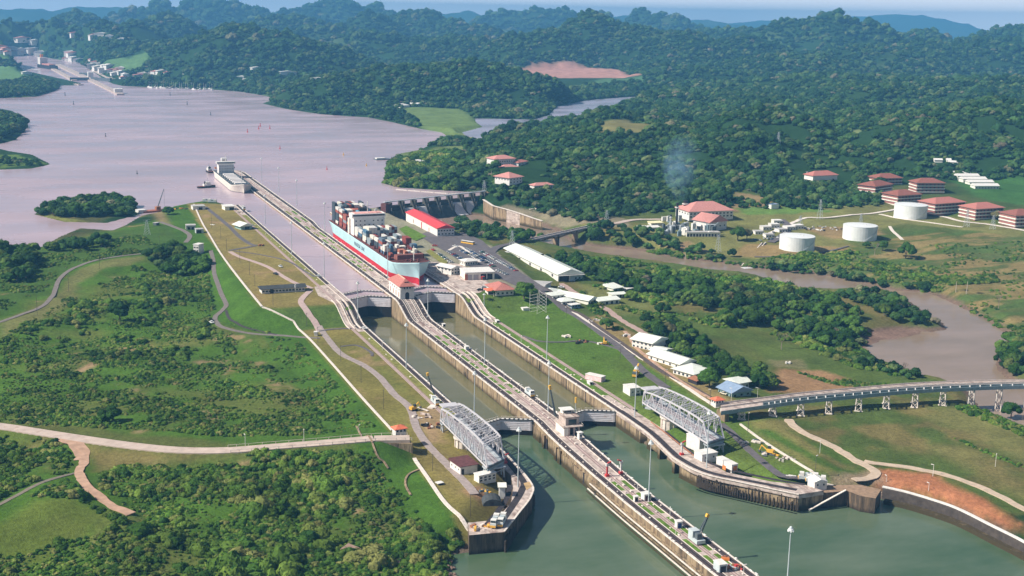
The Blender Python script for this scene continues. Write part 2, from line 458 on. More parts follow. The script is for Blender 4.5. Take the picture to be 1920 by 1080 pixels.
def height(X, Y, detail=True):
    dist = np.hypot(X-CAM[0], Y-CAM[1])
    h = _idw(X, Y)
    acc = np.zeros(X.shape)
    for (hx, hy, hz, sx, sy, dx, dy) in _hl:
        a = (X-hx)*dx+(Y-hy)*dy; b = (X-hx)*dy-(Y-hy)*dx
        g = np.exp(-0.5*((b/sx)**2+(a/sy)**2))*(hz-25)
        acc += np.maximum(g, 0)**5
    hh = 25+acc**0.2
    if detail:
        k = sstep(1300, 4000, dist)
        rdg = 1-np.abs(2*fbm(X/430, Y/430, 3, 3)-1)*2.2
        hh = hh + ((fbm(X/520, Y/520, 4, 3)-0.5)*0.36+(rdg-0.72)*0.16)*(hh-22)*sstep(30, 90, hh)*sstep(1700, 3000, dist)+(rdg-0.7)*9*sstep(32, 55, hh)*(1-sstep(1700, 3000, dist))
        hh = hh + (fbm(X/150, Y/150, 3, 5)-0.5)*20*k*sstep(30, 60, hh)
    far = sstep(1500, 1900, dist)
    h = np.maximum(h, hh*1.0-(25*(1-sstep(26, 60, hh))))
    # the two lock platforms
    for poly, run in ((W_PLAT, 26.0), (E_PLAT, 24.0)):
        sd_ = sdist(X, Y, poly, 60)
        z = zc(Y)
        t = sstep(0, 1, np.clip(sd_/run, 0, 1))
        h = np.where(sd_ < run, z*(1-t)+np.minimum(h, 60)*t, h)
    # small relief
    if detail:
        plat = np.minimum(sdist(X, Y, W_PLAT, 30), sdist(X, Y, E_PLAT, 30))
        h = h+(fbm(X/38, Y/38, 3, 9)-0.5)*2.6*sstep(5, 30, plat)*sstep(40, 10, h)
    # road banks
    for rp in ROADBANKS:
        for i in range(len(rp)-1):
            x1, y1, z1 = rp[i]; x2, y2, z2 = rp[i+1]
            L2 = (x2-x1)**2+(y2-y1)**2
            t = np.clip(((X-x1)*(x2-x1)+(Y-y1)*(y2-y1))/L2, 0, 1)
            dd = np.hypot(X-x1-t*(x2-x1), Y-y1-t*(y2-y1))
            zz = z1+t*(z2-z1)-np.maximum(0, dd-5.5)*0.42
            h = np.where(dd < 40, np.maximum(h, zz), h)
    # water
    sl = sdist(X, Y, lake_poly, 160)
    for p in isl_polys:
        si = sdist(X, Y, p, 160)
        sl = np.maximum(sl, -si)
    h = np.where((sl > 0) & (sl < 22), np.maximum(h, ZLAKE+0.5), h)
    h = np.where(sl < 159, np.minimum(h, ZLAKE+sl*0.22+np.maximum(sl-14, 0)**1.35*0.6), h)
    h = np.where((sl < 0) & (sl > -150), ZLAKE+sl*0.22, h); h = np.where(sl <= -150, -10, h)
    sm = sdist(X, Y, mira_poly, 160)
    h = np.where(sm < 20, np.minimum(np.maximum(h, ZLAKE+0.4), ZLAKE+sm*0.2+np.maximum(sm-8, 0)*0.3), h)
    sr = sdist(X, Y, river_poly, 160)
    h = np.where(sr < 159, np.minimum(h, 0.2+sr*0.42+np.maximum(sr-30, 0)**1.5*0.2), h)
    mud = sdist(X, Y, mud_poly, 60)
    h = np.where((sr < 2) & (mud < 12), np.maximum(h, 0.2+np.clip(-mud, -12, 8)*0.035+(fbm(X/14, Y/14, 3, 4)-0.5)*0.5), h)
    stl = sdist(X, Y, tail_poly, 160)
    h = np.where(stl < 159, np.minimum(h, stl*0.55), h)
    ch = inpoly(X, Y, channel)
    h = np.where(ch, -14, h)
    return h

road_w = [(0, 800, 12.6), (60, 809, 12.7), (150, 823, 13), (250, 837, 13.4), (340, 845, 14), (430, 845, 14.8), (520, 838, 15.6), (620, 830, 16.4), (700, 823, 17)]
ROADBANKS = [[tuple(at(x, y, z)) for x, y, z in [(-200, 775, 12.4)]+road_w]]
_rb = [tuple(at(x, y, z)) for x, y, z in [(1012, 446, 12.6), (985, 453, 13.4), (960, 459, 14.4), (940, 468, 16)]]
ROADBANKS.append(_rb)

def axis(lo, a, b, hi, step, g):
    mid = list(np.arange(a, b, step))
    up = []; s = step; v = mid[-1]
    while v < hi:
        s *= g; v += s; up.append(v)
    dn = []; s = step; v = a
    while v > lo:
        s *= g; v -= s; dn.append(v)
    return np.array(dn[::-1]+mid+up)
gx = axis(-1500, -330, 330, 14000, 3.0, 1.0125)
gy = axis(-520, -230, 800, 24500, 3.0, 1.0115)
GX, GY = np.meshgrid(gx, gy)
GH = height(GX, GY)
NXg, NYg = len(gx), len(gy)

def hgt(x, y):
    """Height of the built ground at plan points."""
    x = np.asarray(x, float); y = np.asarray(y, float)
    i = np.clip(np.searchsorted(gx, x)-1, 0, NXg-2); j = np.clip(np.searchsorted(gy, y)-1, 0, NYg-2)
    fx = (x-gx[i])/(gx[i+1]-gx[i]); fy = (y-gy[j])/(gy[j+1]-gy[j])
    return (GH[j, i]*(1-fx)+GH[j, i+1]*fx)*(1-fy)+(GH[j+1, i]*(1-fx)+GH[j+1, i+1]*fx)*fy

def G(px, py, lo=0.0):
    """Where the line of sight through a pixel first meets the ground (never below lo)."""
    d = _f + _R*((px-960)/FPX) + _U*((540-py)/FPX)
    hd = np.hypot(d[0], d[1])
    ts = 350/hd*1.004**np.arange(1100)
    P = CAM[None, :]+ts[:, None]*d[None, :]
    g = np.maximum(hgt(P[:, 0], P[:, 1]), lo)
    below = np.nonzero(P[:, 2] < g)[0]
    if len(below) == 0:
        return np.array([*P[-1, :2], float(g[-1])])
    k = below[0]; a, b = ts[max(k-1, 0)], ts[k]
    for _ in range(14):
        m = (a+b)/2; p = CAM+m*d
        if p[2] < max(float(hgt(p[0], p[1])), lo): b = m
        else: a = m
    p = CAM+b*d
    return np.array([p[0], p[1], max(float(hgt(p[0], p[1])), lo)])
def GP(pts, lo=0.0): return np.array([G(*p[:2], lo) for p in pts])
# ------------------------------------------------------------------ colours of the ground
GREEN = (0.070, 0.142, 0.018); LAWN = (0.085, 0.135, 0.026); OLIVE = (0.115, 0.120, 0.036); DRY = (0.220, 0.155, 0.065)
DIRT = (0.340, 0.215, 0.130); RED = (0.42, 0.165, 0.085); FLOOR = (0.035, 0.075, 0.018); MUD = (0.17, 0.115, 0.085); CONC = (0.44, 0.38, 0.34); DARKG = (0.045, 0.105, 0.022)
gd = np.hypot(GX-CAM[0], GY-CAM[1])
col = np.empty(GX.shape+(3,)); col[:] = (0.022, 0.055, 0.016)
def blend(mask, c):
    global col
    col = col*(1-mask[..., None])+np.array(c)*mask[..., None]
_na = fbm(GX/22, GY/22, 4, 21); _nb = fbm(GX/75, GY/75, 4, 22); _nc = fbm(GX/7, GY/7, 3, 23); _nd = fbm(GX/400, GY/400, 4, 24)
near = sstep(1900, 1500, gd)
def zone(pts, c, soft=6.0, amt=1.0, world=False, rag=6.0):
    """Colour one stretch of ground; the edge is ragged by rag metres."""
    poly = np.array(pts, float)[:, :2] if world else GP(pts)[:, :2]
    s = sdist(GX, GY, poly, 60)+(_na-0.5)*2*rag
    blend(sstep(soft, -soft, s)*amt, c)
    return poly
# far country: forest floor with some lighter clearings
blend(sstep(0.62, 0.72, _nd)*sstep(2600, 3600, gd)*0.5, (0.10, 0.14, 0.05))
# west of the locks: scrub land
zone([(0, 470), (360, 400), (420, 600), (570, 640), (760, 850), (860, 1010), (840, 1200), (-400, 1300), (-400, 480)], GREEN, 10)
west = inpoly(GX, GY, np.array([(-500, -500), (-92, -500), (-92, 1000), (-500, 1000)]))*1.0
blend(sstep(0.54, 0.70, _na)*west*0.4, OLIVE)
blend(sstep(0.58, 0.70, _nb)*west*0.3, DRY)
blend(sstep(0.67, 0.74, _na)*sstep(0.50, 0.62, _nc)*west*0.6, DIRT)
zone([(0, 800), (160, 835), (165, 870), (230, 880), (430, 865), (700, 835), (700, 822), (430, 832), (250, 815), (100, 790)], OLIVE, 4, 0.8)
zone([(160, 840), (430, 862), (300, 868), (180, 885)], DRY, 3, 0.55)
zone([(0, 990), (60, 940), (130, 930), (200, 960), (170, 1010), (60, 1060), (0, 1070)], (0.13, 0.155, 0.03), 4, 0.7)
zone([(690, 930), (720, 935), (735, 990), (715, 1010), (695, 985)], DIRT, 4, 0.55)
zone([(150, 1015), (200, 1000), (210, 1020), (160, 1040)], DIRT, 3, 0.3)
zone([(400, 690), (440, 676), (455, 690), (420, 705)], (0.3, 0.2, 0.1), 3, 0.7)
zone([(135, 695), (175, 676), (190, 682), (150, 702)], DIRT, 2, 0.8, rag=3)
zone([(470, 622), (560, 625), (610, 640), (560, 660), (490, 650)], DRY, 5, 0.6)
zone([(0, 600), (60, 580), (100, 555), (125, 520), (190, 490), (270, 480), (275, 488), (200, 500), (150, 530), (135, 570), (80, 600), (0, 640)], (0.17, 0.16, 0.06), 3, 0.8)
zone([(0, 470), (270, 425), (350, 415), (390, 470), (270, 478), (180, 488), (120, 512), (90, 550), (0, 590)], (0.062, 0.115, 0.022), 5, 0.85)
zone([(280, 395), (355, 382), (375, 430), (330, 425), (290, 410)], (0.28, 0.2, 0.1), 4, 0.8)
# west platform, its lawns, and the grassed bank
wp = [(x, y) for x, y in W_PLAT]
wsd = sdist(GX, GY, wp, 60)
blend(sstep(34, 24, wsd)*(GX < -60), (0.060, 0.128, 0.016))
up = sstep(YR1-8, YR1, GY)
blend(sstep(1.5, -0.5, wsd), LAWN)
blend(sstep(1.5, -0.5, wsd)*up*(0.65+0.35*_na), (0.265, 0.195, 0.068))
blend(sstep(1.5, -0.5, wsd)*(1-sstep(YR0-4, YR0+2, GY))*(0.55+0.45*_nb), (0.225, 0.175, 0.055))
blend(sstep(-3, 3, wsd*-1)*sstep(0.66, 0.8, _na)*0.5*(wsd < 0), DIRT)
zone([(690, 640), (760, 740), (800, 755), (780, 760), (700, 690)], (0.13, 0.17, 0.04), 5, 0.5)
zone([(775, 770), (830, 760), (835, 830), (800, 830), (780, 800)], (0.33, 0.22, 0.13), 3, 0.75)
zone([(800, 830), (850, 850), (920, 930), (905, 950), (850, 930), (805, 870)], (0.20, 0.16, 0.06), 3, 0.7)
zone([(868, 920), (900, 915), (935, 940), (900, 945)], (0.36, 0.2, 0.12), 2, 0.8, rag=2)
# east platform
ep = [(x, y) for x, y in E_PLAT]
esd = sdist(GX, GY, ep, 60)
blend(sstep(30, 10, esd)*(GX > 60)*(GY < 500), (0.095, 0.12, 0.03))
blend(sstep(1.5, -0.5, esd), (0.090, 0.160, 0.025))
blend(sstep(0.45, 0.7, _nb)*sstep(1.5, -0.5, esd)*0.5, (0.125, 0.135, 0.04))
zone([(800, 420), (860, 440), (1000, 500), (1030, 535), (960, 550), (900, 545), (800, 490), (700, 440), (690, 390), (740, 392)], (0.34, 0.29, 0.24), 3, 0.7, rag=2)
# meadow and woods on the east bank
east = inpoly(GX, GY, np.array([(112, -200), (700, -400), (900, 700), (200, 700), (130, 400)]))*1.0
blend(east*near, (0.080, 0.115, 0.027))
blend(east*sstep(0.45, 0.62, _na)*near*0.5, OLIVE)
blend(east*sstep(0.53, 0.68, _nb)*sstep(0.4, 0.6, _na)*near*0.55, DRY)
zone([(1220, 590), (1330, 590), (1500, 650), (1640, 690), (1700, 715), (1560, 728), (1450, 680), (1380, 640), (1240, 600)], (0.085, 0.125, 0.028), 4, 0.7)
zone([(1090, 600), (1130, 590), (1250, 660), (1380, 755), (1340, 765), (1240, 700), (1150, 640)], (0.27, 0.19, 0.085), 2, 0.85, rag=2)
zone([(1075, 530), (1130, 540), (1260, 560), (1250, 590), (1150, 590), (1090, 545)], (0.17, 0.18, 0.055), 3, 0.8)
zone([(1460, 690), (1540, 695), (1640, 728), (1500, 738), (1440, 735)], (0.36, 0.2, 0.11), 3, 0.8, rag=3)
zone([(1440, 675), (1500, 672), (1510, 690), (1450, 690)], (0.3, 0.22, 0.14), 2, 0.4)
zone([(1400, 790), (1480, 790), (1560, 850), (1620, 890), (1590, 900), (1520, 880), (1440, 830)], (0.23, 0.19, 0.07), 3, 0.7, rag=2)
zone([(1420, 805), (1440, 806), (1580, 880), (1615, 875), (1615, 893), (1580, 898), (1520, 865), (1440, 820)], (0.060, 0.130, 0.018), 2, 0.9, rag=2)
zone([(1480, 805), (1505, 815), (1600, 870), (1590, 876), (1540, 850)], (0.060, 0.130, 0.018), 2, 0.8, rag=1)
zone([(1690, 770), (1930, 770), (1930, 870), (1780, 800)], (0.20, 0.18, 0.065), 8, 0.7)
zone([(1720, 830), (1830, 840), (1930, 900), (1930, 940), (1800, 870)], (0.22, 0.17, 0.07), 8, 0.55)
zone([(1640, 880), (1740, 890), (1930, 985), (1930, 1005), (1800, 950), (1700, 920), (1640, 915)], RED, 3, 0.9, rag=4)
zone([(1560, 895), (1640, 880), (1660, 905), (1560, 912)], (0.36, 0.26, 0.18), 3, 0.8, rag=2)
# beyond the river
zone([(1400, 500), (1440, 470), (1600, 470), (1750, 470), (1930, 430), (2100, 500), (1950, 640), (1860, 600), (1750, 540), (1600, 520)], (0.095, 0.120, 0.036), 8, 1.0)
fz = inpoly(GX, GY, GP([(1400, 480), (1600, 440), (1930, 420), (2100, 500), (1990, 640), (1860, 600), (1750, 545), (1600, 520)])[:, :2])*1.0
band = fbm(GX/60+GY/30, GY/16-GX/90, 4, 31)
blend(fz*sstep(0.5, 0.62, band)*0.75, (0.28, 0.20, 0.085))
blend(fz*sstep(0.42, 0.34, band)*0.6, (0.07, 0.13, 0.03))
zone([(1300, 400), (1420, 400), (1440, 380), (1660, 385), (1920, 430), (1920, 445), (1700, 420), (1560, 440), (1600, 455), (1560, 475), (1480, 485), (1290, 478), (1200, 450), (1140, 430)], (0.19, 0.185, 0.06), 5, 0.95)
zone([(1240, 455), (1290, 452), (1320, 470), (1280, 478)], (0.36, 0.22, 0.13), 3, 0.7)
zone([(1370, 480), (1400, 458), (1560, 462), (1600, 470), (1570, 482), (1440, 480)], (0.30, 0.2, 0.09), 3, 0.8)
zone([(1500, 428), (1640, 420), (1660, 440), (1560, 450)], (0.3, 0.19, 0.10), 3, 0.7)
zone([(1760, 330), (1930, 330), (1930, 385), (1850, 375)], (0.055, 0.14, 0.03), 4, 0.9)
zone([(1880, 395), (1930, 390), (1930, 400), (1890, 402)], DRY, 2, 0.8)
zone([(1380, 362), (1430, 368), (1480, 392), (1370, 398)], (0.34, 0.21, 0.12), 3, 0.6)
zone([(1370, 390), (1500, 385), (1580, 398), (1400, 402)], (0.11, 0.2, 0.04), 3, 0.9)
zone([(960, 385), (1040, 395), (1180, 410), (1180, 430), (1060, 425), (1000, 408), (940, 388)], (0.30, 0.24, 0.17), 3, 0.7)
zone([(735, 290), (800, 283), (870, 270), (875, 280), (820, 300), (850, 318), (780, 330), (740, 318)], (0.15, 0.19, 0.06), 4, 0.8)
zone([(745, 200), (860, 204), (880, 215), (905, 238), (870, 255), (840, 256), (790, 240)], (0.14, 0.20, 0.06), 6, 1.0)
zone([(860, 250), (905, 252), (900, 261), (880, 260)], (0.5, 0.46, 0.2), 2, 0.8)
zone([(1120, 232), (1180, 226), (1225, 236), (1200, 250), (1130, 248)], (0.22, 0.19, 0.07), 4, 0.8)
zone([(1580, 250), (1620, 238), (1615, 247), (1595, 257)], (0.2, 0.24, 0.09), 3, 0.8)
zone([(970, 128), (1010, 120), (1060, 116), (1090, 120), (1160, 130), (1200, 140), (1130, 146), (1020, 146)], (0.46, 0.24, 0.19), 14, 1.0, rag=20)
zone([(1020, 148), (1130, 147), (1210, 142), (1210, 156), (1080, 160)], (0.10, 0.2, 0.09), 10, 0.8)
zone([(-100, 120), (25, 122), (60, 148), (0, 152), (-100, 152)], (0.12, 0.22, 0.07), 10, 1.0)
zone([(190, 120), (240, 110), (275, 96), (280, 110), (262, 128), (215, 132)], (0.11, 0.2, 0.07), 10, 0.9)
zone([(-60, 96), (40, 92), (130, 104), (110, 112), (-60, 108)], (0.12, 0.18, 0.08), 10, 0.7)
zone([(0, 290), (30, 290), (90, 308), (0, 316)], (0.12, 0.19, 0.04), 3, 0.9)
zone([(65, 404), (110, 405), (160, 416), (120, 418)], (0.19, 0.2, 0.05), 2, 0.9)
# river banks and mud
sr = sdist(GX, GY, river_poly, 60)
blend(sstep(7, 2, sr+(_na-0.5)*6)*(sr < 12), MUD)
blend(sstep(3, -1, sdist(GX, GY, mud_poly, 60))*(sr < 1), (0.20, 0.13, 0.10))
stl = sdist(GX, GY, tail_poly, 60)
blend(sstep(6, 2, stl+(_na-0.5)*5)*(stl < 9)*1.0, (0.16, 0.12, 0.09))
col = np.clip(col*(0.82+0.36*_nc[..., None]), 0, 1)

def grid_faces(nx, ny):
    i = np.arange(ny-1)[:, None]*nx+np.arange(nx-1)[None, :]
    i = i.ravel()
    return np.stack([i, i+1, i+nx+1, i+nx], 1)
def fast_mesh(name, verts, quads, material, smooth=True, colour=None):
    me = bpy.data.meshes.new(name)
    nv, nf = len(verts), len(quads); k = quads.shape[1]
    me.vertices.add(nv); me.vertices.foreach_set('co', np.asarray(verts, np.float32).ravel())
    me.loops.add(nf*k); me.loops.foreach_set('vertex_index', quads.astype(np.int32).ravel())
    me.polygons.add(nf); me.polygons.foreach_set('loop_start', np.arange(0, nf*k, k, dtype=np.int32))
    me.polygons.foreach_set('use_smooth', np.full(nf, smooth))
    me.update(calc_edges=True)
    if colour is not None:
        at_ = me.color_attributes.new('tint', 'FLOAT_COLOR', 'POINT')
        at_.data.foreach_set('color', np.concatenate([colour, np.ones((nv, 1))], 1).astype(np.float32).ravel())
    me.materials.append(material)
    return me

gm = bpy.data.materials.new('ground_cover'); gm.use_nodes = True
n = gm.node_tree; b = n.nodes['Principled BSDF']; b.inputs['Roughness'].default_value = 1.0; b.inputs['Specular IOR Level'].default_value = 0.05
vc = n.nodes.new('ShaderNodeVertexColor'); vc.layer_name = 'tint'
ge = n.nodes.new('ShaderNodeNewGeometry')
def noise(n, src, scale, detail=5, rough=0.6):
    z = n.nodes.new('ShaderNodeTexNoise'); z.inputs['Scale'].default_value = scale; z.inputs['Detail'].default_value = detail; z.inputs['Roughness'].default_value = rough
    n.links.new(src, z.inputs['Vector']); return z.outputs['Fac']
def maprange(n, src, a, b_, c, d):
    m = n.nodes.new('ShaderNodeMapRange'); m.inputs['From Min'].default_value = a; m.inputs['From Max'].default_value = b_
    m.inputs['To Min'].default_value = c; m.inputs['To Max'].default_value = d
    n.links.new(src, m.inputs['Value']); return m.outputs['Result']
n1 = maprange(n, noise(n, ge.outputs['Position'], 0.45, 8, 0.78), 0.3, 0.7, 0.55, 1.45)
n2 = maprange(n, noise(n, ge.outputs['Position'], 0.03, 5, 0.6), 0.3, 0.7, 0.8, 1.2)
mm = n.nodes.new('ShaderNodeMath'); mm.operation = 'MULTIPLY'; n.links.new(n1, mm.inputs[0]); n.links.new(n2, mm.inputs[1])
sc_ = n.nodes.new('ShaderNodeVectorMath'); sc_.operation = 'SCALE'; n.links.new(vc.outputs['Color'], sc_.inputs[0]); n.links.new(mm.outputs[0], sc_.inputs['Scale'])
n.links.new(sc_.outputs['Vector'], b.inputs['Base Color'])
bp = n.nodes.new('ShaderNodeBump'); bp.inputs['Strength'].default_value = 0.8; bp.inputs['Distance'].default_value = 0.8
n.links.new(noise(n, ge.outputs['Position'], 0.9, 4, 0.7), bp.inputs['Height']); n.links.new(bp.outputs['Normal'], b.inputs['Normal'])
me = fast_mesh('ground', np.stack([GX.ravel(), GY.ravel(), GH.ravel()], 1), grid_faces(NXg, NYg), gm, True, col.reshape(-1, 3))
tag(link(bpy.data.objects.new('ground', me)), 'grassed banks, scrub and wooded hills around the canal locks', None, None, 'structure')

# ------------------------------------------------------------------ water
def water_mat(name, deep, rough=0.12, bump=0.25, bs=(0.25, 0.25, 1), tint2=None, spec=0.5, patch=0.004):
    m = bpy.data.materials.new(name); m.use_nodes = True
    n = m.node_tree; b = n.nodes['Principled BSDF']
    b.inputs['Roughness'].default_value = rough
    b.inputs['IOR'].default_value = 1.333; b.inputs['Specular IOR Level'].default_value = spec
    ge = n.nodes.new('ShaderNodeNewGeometry')
    mp = n.nodes.new('ShaderNodeMapping'); mp.inputs['Scale'].default_value = bs
    n.links.new(ge.outputs['Position'], mp.inputs['Vector'])
    a = noise(n, mp.outputs['Vector'], 1.6, 3, 0.6)
    bp = n.nodes.new('ShaderNodeBump'); bp.inputs['Strength'].default_value = bump; bp.inputs['Distance'].default_value = 0.12
    n.links.new(a, bp.inputs['Height']); n.links.new(bp.outputs['Normal'], b.inputs['Normal'])
    mp2 = n.nodes.new('ShaderNodeMapping'); mp2.inputs['Scale'].default_value = (1, 2.2, 1)
    n.links.new(ge.outputs['Position'], mp2.inputs['Vector'])
    mixn = n.nodes.new('ShaderNodeMix'); mixn.data_type = 'RGBA'
    n.links.new(maprange(n, noise(n, mp2.outputs['Vector'], patch, 6, 0.6), 0.35, 0.65, 0, 1), mixn.inputs['Factor'])
    mixn.inputs['A'].default_value = (*deep, 1); mixn.inputs['B'].default_value = (*(tint2 or tuple(v*1.2 for v in deep)), 1)
    n.links.new(mixn.outputs['Result'], b.inputs['Base Color'])
    # patches of wind: roughness wanders
    n.links.new(maprange(n, noise(n, mp2.outputs['Vector'], patch*1.7, 4, 0.55), 0.4, 0.65, rough, rough*2.2), b.inputs['Roughness'])
    return m
M_LAKE = water_mat('lake_water', (0.41, 0.315, 0.345), 0.16, 0.35, (0.22, 0.22, 1), (0.50, 0.38, 0.42), 0.6, 0.0035)
M_TAIL = water_mat('tail_water', (0.055, 0.100, 0.050), 0.10, 0.30, (0.4, 0.4, 1), (0.118, 0.155, 0.098), 0.5, 0.012)  # paler second tint paints streaks of reflected cloud into the water colour
M_MID = water_mat('lock_water', (0.128, 0.126, 0.058), 0.06, 0.12, (0.4, 0.4, 1), (0.165, 0.150, 0.078), 0.5, 0.01)
M_RIV = water_mat('river_water', (0.24, 0.175, 0.122), 0.10, 0.25, (0.5, 0.5, 1), (0.31, 0.225, 0.17), 0.5, 0.012)
M_MIRA = water_mat('upper_lake_water', (0.30, 0.30, 0.38), 0.16, 0.35, (0.2, 0.2, 1), (0.38, 0.36, 0.45), 0.6, 0.004)
from mathutils.geometry import tessellate_polygon
def sheet(name, poly, z, m, grow=0.0, flags=None, label=None):
    p = [np.array(q[:2], float) for q in poly]
    nn = len(p)
    area = sum(p[i][0]*p[(i+1) % nn][1]-p[(i+1) % nn][0]*p[i][1] for i in range(nn))
    sg = 1 if area > 0 else -1
    q = []
    for i in range(nn):
        if flags is not None and not flags[i]: q.append(p[i]); continue
        a, c = p[(i-1) % nn], p[(i+1) % nn]
        t1 = (p[i]-a)/max(1e-6, np.linalg.norm(p[i]-a)); t2 = (c-p[i])/max(1e-6, np.linalg.norm(c-p[i]))
        nm = np.array([t1[1]+t2[1], -t1[0]-t2[0]])*sg; nm = nm/max(0.35, np.linalg.norm(nm))
        q.append(p[i]+nm*grow)
    V = [(a[0], a[1], 0) for a in q]
    tris = tessellate_polygon([[Vector(v) for v in V]])
    mb = MB(); fs = []
    for t in tris:
        a, b_, c = (V[k] for k in t)
        up = (b_[0]-a[0])*(c[1]-a[1])-(b_[1]-a[1])*(c[0]-a[0])
        fs.append(tuple(t) if up > 0 else tuple(reversed(t)))
    mb.add([(v[0], v[1], z) for v in V], fs)
    o = mb.build(name, m)
    return tag(o, label, None, None, 'structure')
sheet('lake', lake_poly, ZLAKE, M_LAKE, 9, lake_grow, 'broad silty lake above the locks')
sheet('upper_lake', mira_poly, ZLAKE, M_MIRA, 8)
sheet('tail_water', tail_poly[:13]+[(96, -140), (42.7, -20), (25.9, -13), (9.15, -20), (9.15, -17), (-9.15, -17), (-9.15, -20), (-25.9, -13), (-42.7, -20), (-96, -140)], ZSEA, M_TAIL, 6, [1]*13+[0]*10, 'green canal water below the locks')
sheet('river', river_poly, 0.2, M_RIV, 6, None, 'brown tidal river curving past the woods')
for s in (-1, 1):
    x0, x1, xm = s*9.15, s*42.7, s*25.9
    sheet('lock_water', [(x0, -20), (xm, -13), (x1, -20), (x1, 272), (xm, 280), (x0, 272)], ZMID, M_MID)
# ------------------------------------------------------------------ air
hm = bpy.data.materials.new('air'); hm.use_nodes = True
n = hm.node_tree; n.nodes.clear()
o_ = n.nodes.new('ShaderNodeOutputMaterial'); v_ = n.nodes.new('ShaderNodeVolumePrincipled')
v_.inputs['Color'].default_value = (0.15, 0.44, 0.80, 1); v_.inputs['Density'].default_value = 8.6e-5; v_.inputs['Anisotropy'].default_value = 0.0
n.links.new(v_.outputs['Volume'], o_.inputs['Volume'])
ZTOP = max(float(GH.max())+60, 320)
hz = MB().box((6500, 12200, -18), (17200, 26000, ZTOP+18)).build('haze', hm)
tag(hz, None, None, None, 'stuff')
# ------------------------------------------------------------------ lock walls
def wall_material(name, dry, wet, line, top=None):
    """Old lock concrete: pale where dry, ochre and then black-green towards the usual water line, with rust streaks."""
    m = bpy.data.materials.new(name); m.use_nodes = True
    n = m.node_tree; b = n.nodes['Principled BSDF']; b.inputs['Roughness'].default_value = 0.9; b.inputs['Specular IOR Level'].default_value = 0.2
    ge = n.nodes.new('ShaderNodeNewGeometry'); sp = n.nodes.new('ShaderNodeSeparateXYZ'); n.links.new(ge.outputs['Position'], sp.inputs[0])
    mp = n.nodes.new('ShaderNodeMapping'); mp.inputs['Scale'].default_value = (1, 1, 0.12); n.links.new(ge.outputs['Position'], mp.inputs['Vector'])
    st = noise(n, mp.outputs['Vector'], 0.45, 6, 0.75)
    bl = noise(n, ge.outputs['Position'], 0.22, 6, 0.7)
    ad = n.nodes.new('ShaderNodeMath'); ad.operation = 'MULTIPLY_ADD'; n.links.new(bl, ad.inputs[0]); ad.inputs[1].default_value = 5.0; n.links.new(sp.outputs['Z'], ad.inputs[2])
    f = maprange(n, ad.outputs[0], line+2.0, line+4.6, 1, 0)
    mx1 = n.nodes.new('ShaderNodeMix'); mx1.data_type = 'RGBA'
    n.links.new(maprange(n, st, 0.42, 0.62, 0, 1), mx1.inputs['Factor']); mx1.inputs['A'].default_value = (*dry, 1); mx1.inputs['B'].default_value = (0.20, 0.135, 0.085, 1)
    mx3 = n.nodes.new('ShaderNodeMix'); mx3.data_type = 'RGBA'
    n.links.new(maprange(n, noise(n, mp.outputs['Vector'], 0.35, 6, 0.8), 0.48, 0.62, 0, 0.9), mx3.inputs['Factor']); n.links.new(mx1.outputs['Result'], mx3.inputs['A']); mx3.inputs['B'].default_value = (0.05, 0.04, 0.03, 1)
    mx2 = n.nodes.new('ShaderNodeMix'); mx2.data_type = 'RGBA'
    n.links.new(f, mx2.inputs['Factor']); n.links.new(mx3.outputs['Result'], mx2.inputs['A']); mx2.inputs['B'].default_value = (*wet, 1)
    n.links.new(mx2.outputs['Result'], b.inputs['Base Color'])
    bp = n.nodes.new('ShaderNodeBump'); bp.inputs['Strength'].default_value = 0.6; bp.inputs['Distance'].default_value = 0.3
    n.links.new(st, bp.inputs['Height']); n.links.new(bp.outputs['Normal'], b.inputs['Normal'])
    return m
M_WALL = wall_material('lock_concrete', (0.40, 0.30, 0.185), (0.060, 0.046, 0.022), 2.6)
M_ENDSHADE = wall_material('shaded_stained_concrete', (0.085, 0.065, 0.05), (0.03, 0.024, 0.018), 0.2)  # darker copy for the wall ends: their shade and staining put into the colour
M_DIRTC = mat('earth_fill', (0.30, 0.20, 0.13), var=.25)
M_DECK = mat('deck_concrete', (0.50, 0.41, 0.36), var=0.3, scale=0.35, stain=(0.20, 0.13, 0.11), stain_amt=0.42, stain_scale=(0.4, 0.1, 1))
M_PALE = mat('pale_concrete', (0.70, 0.62, 0.55), var=0.15, scale=0.8, stain=(0.32, 0.25, 0.2), stain_amt=0.2, stain_scale=(0.6, 0.6, 1))
M_TRACK = mat('tow_track_bed', (0.040, 0.033, 0.036), var=0.4, scale=0.6)
M_RAIL = mat('worn_rail', (0.12, 0.085, 0.08), var=0.2, rough=0.5)
M_PATH = mat('rail_path', (0.46, 0.34, 0.31), var=0.15, scale=0.5)
M_GRASS = mat('plot_grass', (0.110, 0.190, 0.030), var=0.35, scale=0.4, rough=1, spec=0.05, bump=0.4, bscale=2)
M_GRASSD = mat('dry_plot_grass', (0.21, 0.205, 0.06), var=0.35, scale=0.4, rough=1, spec=0.05)
M_WHITE = mat('white_paint', (0.70, 0.67, 0.63), var=0.10, scale=0.6, stain=(0.40, 0.32, 0.26), stain_amt=0.14)
M_BLACK = mat('black_steel', (0.025, 0.025, 0.028), rough=0.6, var=0.2)
M_GATE = mat('gate_paint', (0.78, 0.74, 0.77), var=0.10, scale=0.3, rough=0.6, stain=(0.42, 0.24, 0.15), stain_amt=0.18, stain_scale=(0.3, 0.3, 1.2))
M_GATE_SHADE_WET = mat('gate_shade_and_wet', (0.018, 0.014, 0.012), var=0.3, scale=0.5, rough=0.7)  # lower leaf above the water: recess shadow painted in, together with wet steel
M_STEEL = mat('grey_steel', (0.42, 0.45, 0.47), rough=0.55, var=0.12, metal=0.0)
